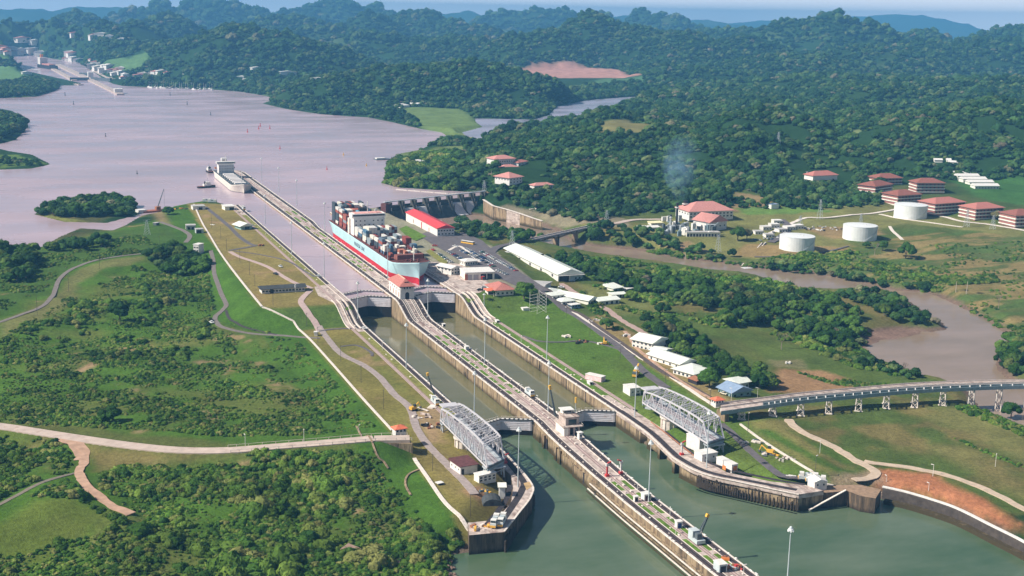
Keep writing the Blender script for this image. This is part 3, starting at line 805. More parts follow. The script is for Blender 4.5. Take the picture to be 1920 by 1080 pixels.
M_DKSTEEL = mat('dark_steel', (0.10, 0.12, 0.13), rough=0.6, var=0.2)
M_TRUSS = mat('bridge_paint', (0.54, 0.52, 0.54), rough=0.5, var=0.10, scale=0.8, stain=(0.35, 0.22, 0.15), stain_amt=0.08)
M_YEL = mat('yellow_paint', (0.75, 0.42, 0.06), rough=0.5, var=0.12)
M_ORANGE = mat('orange_paint', (0.72, 0.22, 0.06), rough=0.5, var=0.12)
M_REDP = mat('red_paint', (0.55, 0.05, 0.05), rough=0.5, var=0.12)
M_RUST = mat('rust', (0.35, 0.15, 0.08), var=0.3)
M_GLASS = mat('dark_glass', (0.03, 0.05, 0.06), rough=0.15, spec=0.6, var=0.1)
M_DOOR = mat('dark_doorway', (0.035, 0.03, 0.035), rough=0.8)

def interp(tab, y):
    ys = [t[0] for t in tab]
    return [float(np.interp(y, ys, [t[k] for t in tab])) for k in range(1, len(tab[0]))]
CW = [(-420, -6.8, 8.2), (-150, -6.6, 8.3), (-110, -5.5, 8.4), (-75, -4.0, 8.7), (-50, -2.5, 8.9), (-25, 0, 9.15), (600, 0, 9.15), (640, 1.6, 10.75), (1060, 1.8, 10.9), (1084, 1.8, 8.0), (1092, 1.8, 3.0)]
def stations(tab, y0, y1, step=20):
    ys = set(np.arange(y0, y1, step).tolist()+[y0, y1]+[t[0] for t in tab if y0 < t[0] < y1])
    ys |= {y for y in np.arange(YR0-6, YR1+7, 4.0).tolist() if y0 < y < y1}
    return sorted(ys)
def cw_pt(y, u):
    """Point across the centre wall's top, u metres from its middle (clamped inside the coping)."""
    c, w = interp(CW, y)
    return (c+u*w/9.15, y, float(zc(y)))
def strip(name, m, f, ys, u0, u1, dz, parent, kind=None, th=0.0):
    mb = MB(); vs = []
    for y in ys:
        a = f(y, u0); b_ = f(y, u1)
        vs += [(a[0], a[1], a[2]+dz), (b_[0], b_[1], b_[2]+dz)]
    fs = [(2*i, 2*i+1, 2*i+3, 2*i+2) for i in range(len(ys)-1)]
    if th:
        k = len(vs)
        vs += [(v[0], v[1], v[2]-th) for v in vs]
        fs += [(2*i+k, 2*i, 2*i+2, 2*i+2+k) for i in range(len(ys)-1)]+[(2*i+1, 2*i+1+k, 2*i+3+k, 2*i+3) for i in range(len(ys)-1)]
        e = 2*(len(ys)-1)
        fs += [(0, k, k+1, 1), (e, e+1, e+1+k, e+k)]
    mb.add(vs, fs)
    return mb.build(name, m, parent, kind=kind)

cwall = thing('lock_wall', 'long central lock wall between the two lanes, with grass plots and towing tracks on top', 'lock wall')
ysC = stations(CW, -420, 1092, 16)
mb = MB(); vs = []
for y in ysC:
    c, w = interp(CW, y); z = float(zc(y))
    vs += [(c-w, y, -14), (c-w, y, z), (c+w, y, z), (c+w, y, -14)]
fs = []
for i in range(len(ysC)-1):
    a = 4*i; mb.m = 0
    fs += [(a, a+4, a+5, a+1), (a+2, a+6, a+7, a+3)]
nsd = len(fs)
fs += [(4*i+1, 4*i+5, 4*i+6, 4*i+2) for i in range(len(ysC)-1)]
e = 4*(len(ysC)-1)
fs += [(0, 1, 2, 3), (e+3, e+2, e+1, e)]
mb.add(vs, fs)
fs2 = []
for i, f in enumerate(mb.f):
    mb.mi[i] = 1 if nsd <= i < len(mb.f)-2 else 0
mb.f = [tuple(reversed(f)) for f in mb.f]
mb.build('wall_body', [M_WALL, M_DECK], cwall)
def sub(y0, y1): return [y for y in ysC if y0 < y < y1 and abs(y-y0) > .5 and abs(y-y1) > .5]
def cstrip(name, m, y0, y1, u0, u1, dz, kind=None, th=0.0, f=cw_pt, parent=cwall, ysx=None):
    base = ysx if ysx is not None else ysC
    ys = [y0]+[y for y in base if y0+.5 < y < y1-.5]+[y1]
    return strip(name, m, f, ys, u0, u1, dz, parent, kind, th)
for s in (-1, 1):
    cstrip('tow_track', M_TRACK, -420, 1082, s*8.45, s*4.75, 0.012)
    for q in (7.4, 5.7):
        cstrip('rail', M_RAIL, -420, 1080, s*q-0.09, s*q+0.09, 0.20, th=0.18)
    cstrip('coping', M_PALE, -420, 1082, s*9.3, s*8.2, 0.10, th=0.5)
    cstrip('curb', M_PALE, -420, 1075, s*4.75, s*4.4, 0.22, th=0.22)
cstrip('return_path', M_PATH, -420, 205, -1.3, 1.3, 0.02)
cstrip('return_path', M_PATH, 350, 1075, -1.3, 1.3, 0.02)
for q in (-0.8, 0.8):
    cstrip('rail', M_RAIL, -420, 250, q-0.08, q+0.08, 0.18, th=0.16)
    cstrip('rail', M_RAIL, 350, 1070, q-0.08, q+0.08, 0.18, th=0.16)
# grass plots: (start, end) along the wall, either side of the return track
def plots(rng):
    for y0, y1 in rng:
        for s in (-1, 1):
            yield y0, y1, s
near_plots = [(-420, -380), (-378, -345), (-342, -312), (-308, -282), (-276, -262), (-232, -214), (-212, -196), (-193, -171), (-168, -152), (-149, -139), (-136, -122)]
for y0, y1, s in plots(near_plots):
    cstrip('grass_plot', M_GRASS, y0, y1-1.6, s*1.7, s*4.2, 0.016)
for y0, y1, s in plots([(30, 38), (41, 52), (55, 68), (71, 86), (89, 104), (107, 122), (125, 140), (150, 164), (167, 180)]):
    cstrip('grass_plot', M_GRASS, y0, y1-1.0, s*1.7, s*4.2, 0.016)
for i, (y0, y1, s) in enumerate(plots([(372, 384), (388, 402), (408, 424), (430, 450), (470, 500), (510, 535), (545, 575), (590, 615), (640, 672), (690, 720)])):
    cstrip('grass_plot', M_GRASS if i % 3 else M_GRASSD, y0, y1-1.5, s*1.7, s*4.2, 0.016)
# the steep stepped ways down the ramp
for s in (-1, 1):
    cstrip('ramp_trough', M_TRACK, YR0+2, YR1-2, s*2.1, s*4.1, 0.02)
    cstrip('ramp_curb', M_PALE, YR0, YR1, s*1.9-0.15, s*1.9+0.15, 0.4, th=0.4)
    cstrip('ramp_curb', M_PALE, YR0, YR1, s*3.1-0.12, s*3.1+0.12, 0.3, th=0.3)
mb = MB()
for y in np.arange(YR0+1, YR1-1, 3.0):
    z = float(zc(y)); mb.box((0, y, z-0.1), (3.2, 0.5, 0.35))
mb.build('ramp_sleeper', M_RAIL, cwall, kind='stuff')
# rubbing blocks and bollards along both edges, too small and many to pick out singly
def blocks(name, f, y0, y1, us, parent, m, seed, step=3.2, sz=(0.55, 1.1, 0.55)):
    rg = random.Random(seed); mb = MB(); y = y0
    while y < y1:
        for u in us:
            if rg.random() < 0.45:
                p = f(y+rg.uniform(-1, 1), u)
                k = rg.uniform(0.45, 1.15)
                mb.box((p[0], p[1], p[2]+0.08), (sz[0]*k, sz[1]*rg.uniform(0.6, 1.6), sz[2]*k))
        y += step
    return mb.build(name, m, parent, kind='stuff')
blocks('coping_block', cw_pt, -400, 1070, (-9.0, 9.0), cwall, M_WHITE, 1, 3.0)
blocks('deck_clutter', cw_pt, -400, 1070, (-3.0, 3.2, 0.2), cwall, M_PALE, 2, 9.0, (0.9, 1.2, 0.7))
blocks('deck_clutter', cw_pt, -400, 1060, (-6.6, 6.6), cwall, M_PALE, 5, 6.0, (0.5, 0.8, 0.3))
# wall face: pilasters with niches south of the gates, ladder slots further up
def face_bits(parent, side, xf, ylist, z1f, out):
    for (y0, y1, d, zb, zt) in ylist:
        x = xf((y0+y1)/2)
        MB().box((x+side*d/2, (y0+y1)/2, zb), (d, y1-y0, zt-zb)).build('pilaster', M_WALL, parent)
def cwl(y): c, w = interp(CW, y); return c-w
for (y0, y1, d) in [(-34, -24, 0.9), (-44, -41, 1.3), (-64, -61, 1.3), (-70, -66, 1.3), (-86, -72, 0.7), (-120, -88, 0.6)]:
    MB().box((cwl((y0+y1)/2)-d/2, (y0+y1)/2, -3), (d, y1-y0, 10.6 if d > 1 else 9.6)).build('pilaster', M_WALL, cwall)
for y in (-47, -90, -94, -98, -102):
    MB().box((cwl(y)-0.62, y, 1.2), (0.25, 1.6, 5.6)).build('niche', M_DOOR, cwall)
for k in range(5):
    mb = MB(); ys = np.arange(-420, -112, 14)
    for y in ys:
        a = cwl(y)-1.0-0.55*k; mb.beam((a, y, 1.2+1.55*(4-k)*0.8), (cwl(y+14)-1.0-0.55*k, y+14, 1.2+1.55*(4-k)*0.8), 0.5, 0.5)
    mb.build('fender_beam', M_PALE if k % 2 else M_WALL, cwall)
for y in (18, 63, 92, 147, 176):
    MB().box((-9.2, y, 1.5), (0.24, 0.7, 7.2)).build('ladder_slot', M_DOOR, cwall)

# ------------------------------------------------------------------ west and east walls
def side_wall(side, label, tail, tabw, ytop):
    """tail: plan polygon of the flared downstream end. The straight part runs at |x| = 42.7."""
    t = thing('lock_wall', label, 'lock wall')
    ys = [y for y in stations([(0, 0)], -20, ytop, 16)]
    def f(y, u): return (side*(42.7+u), y, float(zc(y)))
    W = 9.5
    mb = MB(); vs = []
    for y in ys:
        z = float(zc(y))
        vs += [(side*42.7, y, -14), (side*42.7, y, z), (side*(42.7+W), y, z+0.02), (side*(42.7+W), y, -14)]
    fs = []
    for i in range(len(ys)-1):
        a = 4*i
        fs += [(a, a+4, a+5, a+1), (a+1, a+5, a+6, a+2), (a+2, a+6, a+7, a+3)]
    e = 4*(len(ys)-1)
    fs += [(0, 1, 2, 3), (e+3, e+2, e+1, e)]
    if side < 0: fs = [tuple(reversed(q)) for q in fs]
    mb.add(vs, fs)
    for i in range(len(ys)-1): mb.mi[3*i+1] = 1
    mb.build('wall_body', [M_WALL, M_DECK], t)
    S = lambda name, m, y0, y1, u0, u1, dz, th=0.0, kind=None: cstrip(name, m, y0, y1, u0, u1, dz, kind, th, f, t, ys)
    S('coping', M_PALE, -20, ytop-1, -0.15, 0.95, 0.10, 0.5)
    S('tow_track', M_TRACK, -20, ytop-1, 1.0, 4.25, 0.012)
    for q in (1.75, 3.45): S('rail', M_RAIL, -20, ytop-1, q-.09, q+.09, 0.2, 0.18)
    S('curb', M_PALE, -20, ytop-1, 4.4, 4.75, 0.25, 0.25)
    return t, f, S, ys
wwall, fw, SW, ysW = side_wall(-1, 'western lock wall of the left lane, dry lawn behind its towing track', None, None, 776)
SW('grass_strip', M_GRASSD, -10, 205, 4.8, 9.4, 0.03)
SW('grass_strip', M_GRASSD, 290, 700, 4.8, 9.4, 0.03)
def fw2(y, u): return (-(42.7+u), y, max(float(zc(y)), 0))
for y0, y1 in ((-20, 222), (262, 776)):
    cstrip('return_path', M_PATH, y0, y1, 10.2, 12.6, 0.14, None, 0.3, fw2, wwall, ysW)
    cstrip('rail', M_RAIL, y0, y1, 10.7, 10.85, 0.24, None, 0.1, fw2, wwall, ysW)
    cstrip('rail', M_RAIL, y0, y1, 12.0, 12.15, 0.24, None, 0.1, fw2, wwall, ysW)
def slab(name, m, poly, z, th, parent, kind=None):
    return MB().prism(poly, z-th, z).build(name, m, parent, kind=kind)
def ramp_deck(side, parent, u0, u1):
    ys = [YR0-8]+[y for y in np.arange(YR0-6, YR1+7, 4.0)]+[YR1+8]
    f = lambda y, u: (side*(42.7+u), y, float(zc(y)))
    strip('ramp_deck', M_DECK, f, ys, u0, u1, 0.05, parent, None, 4.0)
    for a in (u0+0.1, (u0+u1)/2, u1-0.5):
        strip('ramp_curb', M_PALE, f, ys, a, a+0.4, 0.75, parent, None, 0.8)
    strip('ramp_trough', M_TRACK, f, ys, u0+1.0, u0+2.6, 0.08, parent)
ramp_deck(-1, wwall, 5.2, 14.0)
slab('gate_deck', M_DECK, [(-43, 264), (-43, 330), (-58, 322), (-62, 290), (-57, 264)], ZU+0.06, 0.4, wwall)
blocks('coping_block', fw, -15, 770, (0.4,), wwall, M_WHITE, 3, 3.4)
blocks('deck_clutter', fw, -15, 770, (7.5,), wwall, M_PALE, 4, 14.0, (1.0, 1.4, 0.6))
# flared downstream end of the west wall
w_tail = [(-42.7, -20), (-43.2, -60), (-46.4, -110), (-48.5, -118), (-53, -128), (-67, -147), (-81, -165), (-97, -163.5), (-93, -150), (-80, -151), (-66, -134), (-58, -116), (-53, -100), (-52.2, -20)]
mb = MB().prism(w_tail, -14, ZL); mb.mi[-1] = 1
mb.build('wall_end', [M_ENDSHADE, M_DECK], wwall)
def path_strip(name, m, pts, w, z, parent, th=0.0, kind=None, jit=0.0):
    P = [np.array(p[:2], float) for p in pts]; zs = [p[2] if len(p) > 2 else z for p in pts]
    vs = []
    for i, p in enumerate(P):
        a = P[max(i-1, 0)]; c = P[min(i+1, len(P)-1)]
        t_ = (c-a)/max(1e-6, np.linalg.norm(c-a)); nn = np.array([-t_[1], t_[0]])*w/2
        j1, j2 = (1+jit*(float(fbm(p[0]/5, p[1]/5+q_, 3, 5))-.5)*2 for q_ in (0, 90)) if jit else (1, 1)
        vs += [(*(p+nn*j1), zs[i]), (*(p-nn*j2), zs[i])]
    fs = [(2*i, 2*i+1, 2*i+3, 2*i+2)[::-1] for i in range(len(P)-1)]
    fs = [(2*i, 2*i+2, 2*i+3, 2*i+1)[::-1] for i in range(len(P)-1)]
    if th:
        k = len(vs); vs += [(v[0], v[1], v[2]-th) for v in vs]
        fs += [(2*i, 2*i+2, 2*i+2+k, 2*i+k) for i in range(len(P)-1)]+[(2*i+1, 2*i+1+k, 2*i+3+k, 2*i+3) for i in range(len(P)-1)]
        e = 2*(len(P)-1); fs += [(0, k, k+1, 1), (e, e+1, e+1+k, e+k)]
    return MB().add(vs, fs).build(name, m, parent, kind=kind)
def smooth(pts, n=6):
    P = [np.array(p, float) for p in pts]; out = []
    for i in range(len(P)-1):
        p0 = P[max(i-1, 0)]; p1 = P[i]; p2 = P[i+1]; p3 = P[min(i+2, len(P)-1)]
        for k in range(n):
            t = k/n
            out.append(0.5*((2*p1)+(-p0+p2)*t+(2*p0-5*p1+4*p2-p3)*t*t+(-p0+3*p1-3*p2+p3)*t**3))
    out.append(P[-1]); return out
wt = smooth([(-45.3, -20), (-46, -60), (-49.5, -106), (-55, -120), (-67, -138), (-80, -156)])
path_strip('tow_track', M_TRACK, wt, 3.4, ZL+0.012, wwall)
path_strip('coping', M_PALE, smooth([(-42.9, -20), (-43.6, -60), (-46.9, -110), (-53.4, -128), (-67.2, -146.6), (-80.7, -164)]), 0.9, ZL+0.12, wwall, 0.3)
path_strip('tow_track', M_TRACK, smooth([(-58, -112), (-66, -128), (-78, -145), (-86, -155)]), 2.6, ZL+0.02, wwall)
slab('ochre_slab', M_ORANGE if False else mat('ochre_concrete', (0.5, 0.33, 0.16)), [(-47.2, -111), (-49.0, -117.5), (-53, -121), (-51, -112)], ZL+0.09, 0.08, wwall)
mb = MB(); rg = random.Random(4)
for i in range(46):
    t_ = i/45.0; p = np.array([-48.5, -118])*(1-t_)+np.array([-81.5, -165.5])*t_
    mb.tube((p[0]+0.6+rg.uniform(-.2, .3), p[1]-0.5, -3), (p[0]+0.6, p[1]-0.5, rg.uniform(5.0, 7.4)), 0.5, 0.45, 6)
mb.build('fender_pile', mat('old_timber', (0.06, 0.045, 0.035), var=0.3), wwall, kind='stuff')

ewall, fe, SE_, ysE = side_wall(1, 'eastern lock wall of the right lane, green lawn behind its towing track', None, None, 699)
SE_('grass_strip', M_GRASS, 10, 205, 4.8, 9.4, 0.03)
def fe2(y, u): return (42.7+u, y, float(zc(y)))
cstrip('return_path', M_PATH, -20, 222, 10.4, 13.0, 0.14, None, 0.3, fe2, ewall, ysE)
cstrip('rail', M_RAIL, -20, 222, 11.0, 11.15, 0.24, None, 0.1, fe2, ewall, ysE)
cstrip('rail', M_RAIL, -20, 222, 12.3, 12.45, 0.24, None, 0.1, fe2, ewall, ysE)
ramp_deck(1, ewall, 5.2, 13.0)
slab('gate_deck', M_DECK, [(43, 264), (60, 264), (78, 285), (86, 330), (84, 380), (60, 400), (43, 400)], ZU+0.06, 0.4, ewall)
blocks('coping_block', fe, -15, 690, (0.4,), ewall, M_WHITE, 6, 3.4)
blocks('deck_clutter', fe, -15, 690, (7.5, 5.5), ewall, M_PALE, 7, 12.0, (1.0, 1.4, 0.6))
for y in (22, 51, 96, 118, 160, 188):
    MB().box((42.65, y, 1.5), (0.25, 0.7, 7.2)).build('ladder_slot', M_DOOR, ewall)
# downstream end: an open arcade under the deck, then a solid curved wing
e_face = smooth([(42.7, -20), (42.7, -40), (41.6, -65), (38, -91), (36.6, -106), (39.5, -127), (53, -146), (69.5, -167.5)], 5)
e_deck = [tuple(p) for p in e_face]+[(84, -167.0), (80, -158), (66, -148), (52, -130), (50, -108), (51, -90), (53.5, -60), (53.5, -20)]
MB().prism(e_deck, ZL-2.2, ZL+0.05).build('deck', M_DECK, ewall)
e_body = [(42.7, -20), (42.7, -52), (47.2, -54), (45, -90), (43, -104), (37.5, -107), (40.2, -127), (53.6, -145.4), (69.7, -166.8), (84, -166.8), (80, -158), (66, -148), (52, -130), (50, -108), (51, -90), (53.5, -60), (53.5, -20)]
MB().prism(e_body, -14, ZL-2.2).build('wall_end', M_WALL, ewall)
for y, x in ((-62, 42.4), (-64.5, 42.2), (-78, 40.6), (-100, 37.7)):
    MB().box((x+1.6, y, -14), (3.0, 2.6, ZL-2.3+14)).build('pier', M_WALL, ewall)
MB().prism([(41.4, -66), (40.9, -76), (45, -76), (45.4, -66)], 2.6, 5.2).build('ledge', M_WALL, ewall)
mb = MB(); rg = random.Random(9)
fl = smooth([(38.6, -124), (42, -132), (53, -146.6), (69, -168.3)], 16)
for i, p in enumerate(fl[::1]):
    mb.box((p[0]-0.2, p[1]-0.2, 1.5), (0.55, 0.55, rg.uniform(3.0, 6.8)), 0.8)
mb.build('fender_timber', mat('old_timber', (0.06, 0.045, 0.035), var=0.3), ewall, kind='stuff')
path_strip('waler', M_PALE, [(*(np.array(p)+np.array([-.5, -.5])), 0) for p in fl], 0.8, ZL-1.0, ewall, 0.7)
path_strip('waler', M_WALL, [(*(np.array(p)+np.array([-.6, -.6])), 0) for p in fl], 1.0, 1.6, ewall, 2.2)
et = smooth([(45.6, -20), (45.4, -40), (44.4, -65), (40.8, -91), (39.6, -106), (43, -126), (56, -143.5), (72, -162)])
path_strip('tow_track', M_TRACK, et, 3.3, ZL+0.065, ewall)
path_strip('coping', M_PALE, e_face, 0.9, ZL+0.17, ewall, 0.3)
path_strip('tow_track', M_TRACK, smooth([(52.5, -62), (50, -90), (49.5, -108), (55, -126), (70, -147), (80, -157)]), 2.6, ZL+0.065, ewall)
path_strip('orange_rail', M_RUST, smooth([(52.6, -45), (51.2, -66), (49, -92), (47.8, -106)]), 0.35, ZL+0.5, ewall, 0.5)
# end face and steps of the east wing
e_end = [(84, -167), (97, -168), (99, -176), (104, -181), (114, -172), (108, -163), (90, -158)]
mb = MB().prism(e_end, -10, 8.0); mb.mi[-1] = 1; mb.build('end_block', [M_ENDSHADE, M_DIRTC], ewall)
MB().beam((75, -168.8, 1.0), (96, -168.3, 8.6), 1.1, 0.4).build('stair', M_PALE, ewall)

# ------------------------------------------------------------------ mitre gates
def mitre(xs, ywall, yapex, ztop, zbot, label, group, skew=1.0):
    """A leaf from the wall at xs to the lane's middle."""
    side = 1 if xs > 0 else -1
    xm = side*25.925
    p = np.array([xs, ywall]); q = np.array([xm, yapex])
    d = q-p; Ln = float(np.hypot(*d)); ang = math.atan2(d[1], d[0])
    t = thing('lock_gate', label, 'lock gate', (xs, ywall, 0), ang, group)
    H = ztop-zbot
    zw = ztop-(7.4 if ztop > 12 else 5.9)
    MB().box((Ln/2, 0, zw), (Ln-0.3, 1.9, ztop-zw)).build('gate_leaf', M_GATE, t)
    MB().box((Ln/2, 0, zbot-8), (Ln-0.3, 2.0, zw-zbot+8)).build('lower_leaf', M_GATE_SHADE_WET, t)
    zbot = zw-2.6; H = ztop-zbot
    for sgn in (-1, 1):
        for k in range(5):
            MB().box((Ln/2, sgn*1.0, zbot+2.6+k*(H-3.2)/5), (Ln-0.6, 0.14, 0.16)).build('plate_seam', M_GATE, t)
        for x in (1.2, Ln-1.0):
            MB().box((x, sgn*1.02, zbot+2.5), (0.5, 0.18, H-3.0)).build('corner_post', M_GATE, t)
    MB().box((Ln/2, 0, ztop), (Ln-0.2, 2.6, 0.35)).build('walkway', M_BLACK, t)
    for sgn in (-1, 1):
        mb = MB()
        for k in range(int(Ln/2.2)+1):
            x = 0.6+k*(Ln-1.2)/int(Ln/2.2)
            mb.beam((x, sgn*1.2, ztop+.3), (x, sgn*1.2, ztop+1.35), 0.12)
        mb.beam((0.5, sgn*1.2, ztop+1.35), (Ln-0.5, sgn*1.2, ztop+1.35), 0.13)
        mb.build('handrail', M_PALE, t)
    mb = MB()
    for k in range(7):
        mb.box((1.4+k*(Ln-2.4)/6.2, 0, ztop+0.36), (1.5, 1.5, 0.06))
    mb.build('walkway_plate', M_WHITE, t)
    return t

for s, lane in ((-1, 'left lane'), (1, 'right lane')):
    for xs, where in ((s*42.7, 'outer wall'), (s*9.15, 'central wall')):
        mitre(xs, 292, 301, ZU-0.7, 6, f'upper guard gate leaf of the {lane} hung on the {where}', 'guard gates above the control house')
        mitre(xs, 271, 280, ZU-0.6, 4.2, f'tall upper lock gate leaf of the {lane} hung on the {where}', 'upper lock gates')
        mitre(xs, -20, -12.5, ZL-0.4, 1.0, f'lower lock gate leaf of the {lane} hung on the {where}', 'lower lock gates')
# ------------------------------------------------------------------ foliage
def leaf_mat(name, stops, rnd='obj', var=0.35, scale=0.5):
    """Foliage: each plant takes its own green from the ramp, broken up by a noise in space."""
    m = bpy.data.materials.new(name); m.use_nodes = True
    n = m.node_tree; b = n.nodes['Principled BSDF']; b.inputs['Roughness'].default_value = 0.8; b.inputs['Specular IOR Level'].default_value = 0.06
    oi = n.nodes.new('ShaderNodeObjectInfo'); rp = n.nodes.new('ShaderNodeValToRGB')
    el = rp.color_ramp.elements
    while len(el) < len(stops): el.new(0.5)
    for e_, (p, c) in zip(el, stops): e_.position = p; e_.color = (*c, 1)
    n.links.new(oi.outputs['Random'], rp.inputs['Fac'])
    ge = n.nodes.new('ShaderNodeNewGeometry')
    k = maprange(n, noise(n, ge.outputs['Position'], scale, 4, 0.7), 0.3, 0.7, 1-var, 1+var)
    big = noise(n, ge.outputs['Position'], 0.028, 4, 0.65)
    k2 = maprange(n, big, 0.35, 0.65, 0.62, 1.3)
    km = n.nodes.new('ShaderNodeMath'); km.operation = 'MULTIPLY'; n.links.new(k, km.inputs[0]); n.links.new(k2, km.inputs[1]); k = km.outputs[0]
    s_ = n.nodes.new('ShaderNodeVectorMath'); s_.operation = 'SCALE'; n.links.new(rp.outputs['Color'], s_.inputs[0]); n.links.new(k, s_.inputs['Scale'])
    n.links.new(s_.outputs['Vector'], b.inputs['Base Color'])
    return m
M_LEAF = leaf_mat('tree_leaves', [(0.0, (0.016, 0.046, 0.009)), (0.35, (0.032, 0.080, 0.012)), (0.75, (0.056, 0.112, 0.017)), (0.95, (0.088, 0.135, 0.026)), (1.0, (0.12, 0.11, 0.05))])
M_FAR = leaf_mat('woodland_leaves', [(0.0, (0.013, 0.038, 0.011)), (0.4, (0.026, 0.068, 0.017)), (0.75, (0.052, 0.104, 0.026)), (0.95, (0.095, 0.135, 0.042)), (1.0, (0.16, 0.14, 0.09))], scale=0.08)
M_BUSH = leaf_mat('scrub_leaves', [(0.0, (0.022, 0.062, 0.011)), (0.35, (0.058, 0.125, 0.016)), (0.75, (0.118, 0.180, 0.028)), (1.0, (0.19, 0.19, 0.06))], scale=0.7)
M_BARK = mat('bark', (0.16, 0.12, 0.085), var=0.3)
M_DEAD = mat('dead_twigs', (0.26, 0.20, 0.155), var=0.2)

def ico(sub):
    bm = bmesh.new(); bmesh.ops.create_icosphere(bm, subdivisions=sub, radius=1.0)
    v = np.array([x.co[:] for x in bm.verts]); f = np.array([[q.index for q in x.verts] for x in bm.faces]); bm.free(); return v, f
ICO1, ICO2, ICO3 = ico(1), ico(2), ico(3)

def crown_data(name, seed, material, blobs=8, base=ICO2, cards=160, flat=0.75, card=0.055, spread=0.34, rb=(0.19, 0.30), low=0.1):
    """A crown one metre wide: overlapping ragged leaf masses with loose leaf sprays at the surface. Its foot is at z = 0."""
    rg = np.random.default_rng(seed); V = []; F = []; nv = 0; cs = []
    for i in range(blobs):
        a = rg.uniform(0, 2*math.pi)+i*2.4; rr = spread*math.sqrt(rg.uniform(0.05, 1)) if i else 0
        r = rg.uniform(*rb)*(1.15 if i == 0 else 1)
        c = np.array([rr*math.cos(a), rr*math.sin(a), low+flat*(0.30+0.32*(1-(rr/spread)**2)*rg.uniform(0.6, 1.15))])
        v, f = base
        d = v*r*np.array([1, 1, 0.8])
        k = 1+0.34*(fbm(v[:, 0]*2.3+i*9+seed, v[:, 1]*2.3+v[:, 2]*3.1, 3, seed)-0.5)*2+rg.uniform(-0.09, 0.09, len(v))
        V.append(d*k[:, None]+c); F.append(f+nv); nv += len(v); cs.append((c, r))
    V = np.concatenate(V); F = np.concatenate(F)
    if cards:
        P = []; Q = []
        for i in range(cards):
            c, r = cs[rg.integers(len(cs))]
            d = rg.normal(size=3); d[2] = abs(d[2])*0.9+0.05; d /= np.linalg.norm(d)
            p = c+d*r*rg.uniform(0.9, 1.22)*np.array([1, 1, 0.85])
            u_ = rg.normal(size=3); u_ -= d*(u_@d)*0.5; u_ /= np.linalg.norm(u_); w_ = np.cross(u_, d+rg.normal(size=3)*0.4); w_ /= np.linalg.norm(w_)
            s_ = card*rg.uniform(0.6, 1.5)
            k = nv+len(P)
            P += [p-u_*s_, p+w_*s_*0.8, p+u_*s_]; Q.append([k, k+1, k+2])
        V = np.concatenate([V, np.array(P)]); F = np.concatenate([F, np.array(Q)])
    return fast_mesh(name, V, F, material, False)
CROWN = [crown_data('crown', 100+i, M_LEAF, 19+i % 5, ICO2, 900, 0.66+0.12*(i % 3), 0.030, 0.38, (0.11, 0.20)) for i in range(6)]
CANOPY = [crown_data('canopy', 200+i, M_FAR, 10+i % 4, ICO2 if i < 3 else ICO1, 110, 0.55+0.1*(i % 3), 0.05, 0.36, (0.14, 0.26)) for i in range(6)]
BUSH = [crown_data('bush_clump', 300+i, M_BUSH, 7, ICO2, 260, 0.35, 0.05, 0.36, (0.16, 0.26), -0.08) for i in range(4)]
def trunk_data(seed, h=0.42, r=0.028):
    mb = MB(); rg = random.Random(seed)
    mb.tube((0, 0, -0.06), (0.01, 0, h*0.6), r*1.3, r*0.8, 6)
    for i in range(4):
        a = i*1.57+rg.uniform(-.4, .4); mb.tube((0.01, 0, h*0.5), (0.22*math.cos(a), 0.22*math.sin(a), h+0.12), r*0.6, r*0.25, 5)
    return mb.data('trunk', M_BARK)
TRUNK = [trunk_data(i) for i in range(3)]

def in_view(p, m=60):
    d = np.asarray(p)-CAM; z = d@_f
    x = 960+FPX*(d@_R)/z; y = 540-FPX*(d@_U)/z
    return (z > 0)*(x > -m)*(x < 1920+m)*(y > -m*2)*(y < 1080+m*1.5)

def scatter(poly, step, seed, jit=0.45):
    poly = np.asarray(poly)[:, :2]; rg = np.random.default_rng(seed)
    x0, y0 = poly.min(0); x1, y1 = poly.max(0)
    X, Y = np.meshgrid(np.arange(x0, x1+step, step), np.arange(y0, y1+step, step))
    X = X+rg.uniform(-jit, jit, X.shape)*step; X[1::2] += step/2; Y = Y+rg.uniform(-jit, jit, Y.shape)*step
    X = X.ravel(); Y = Y.ravel(); m = inpoly(X, Y, poly)
    return np.stack([X[m], Y[m]], 1)

protoC = bpy.data.collections.new('plant_forms')
def proto_obj(me, i):
    o = bpy.data.objects.new('form_%02d' % i, me); protoC.objects.link(o); return o
FORMS = [proto_obj(me, i) for i, me in enumerate(CANOPY+BUSH)]

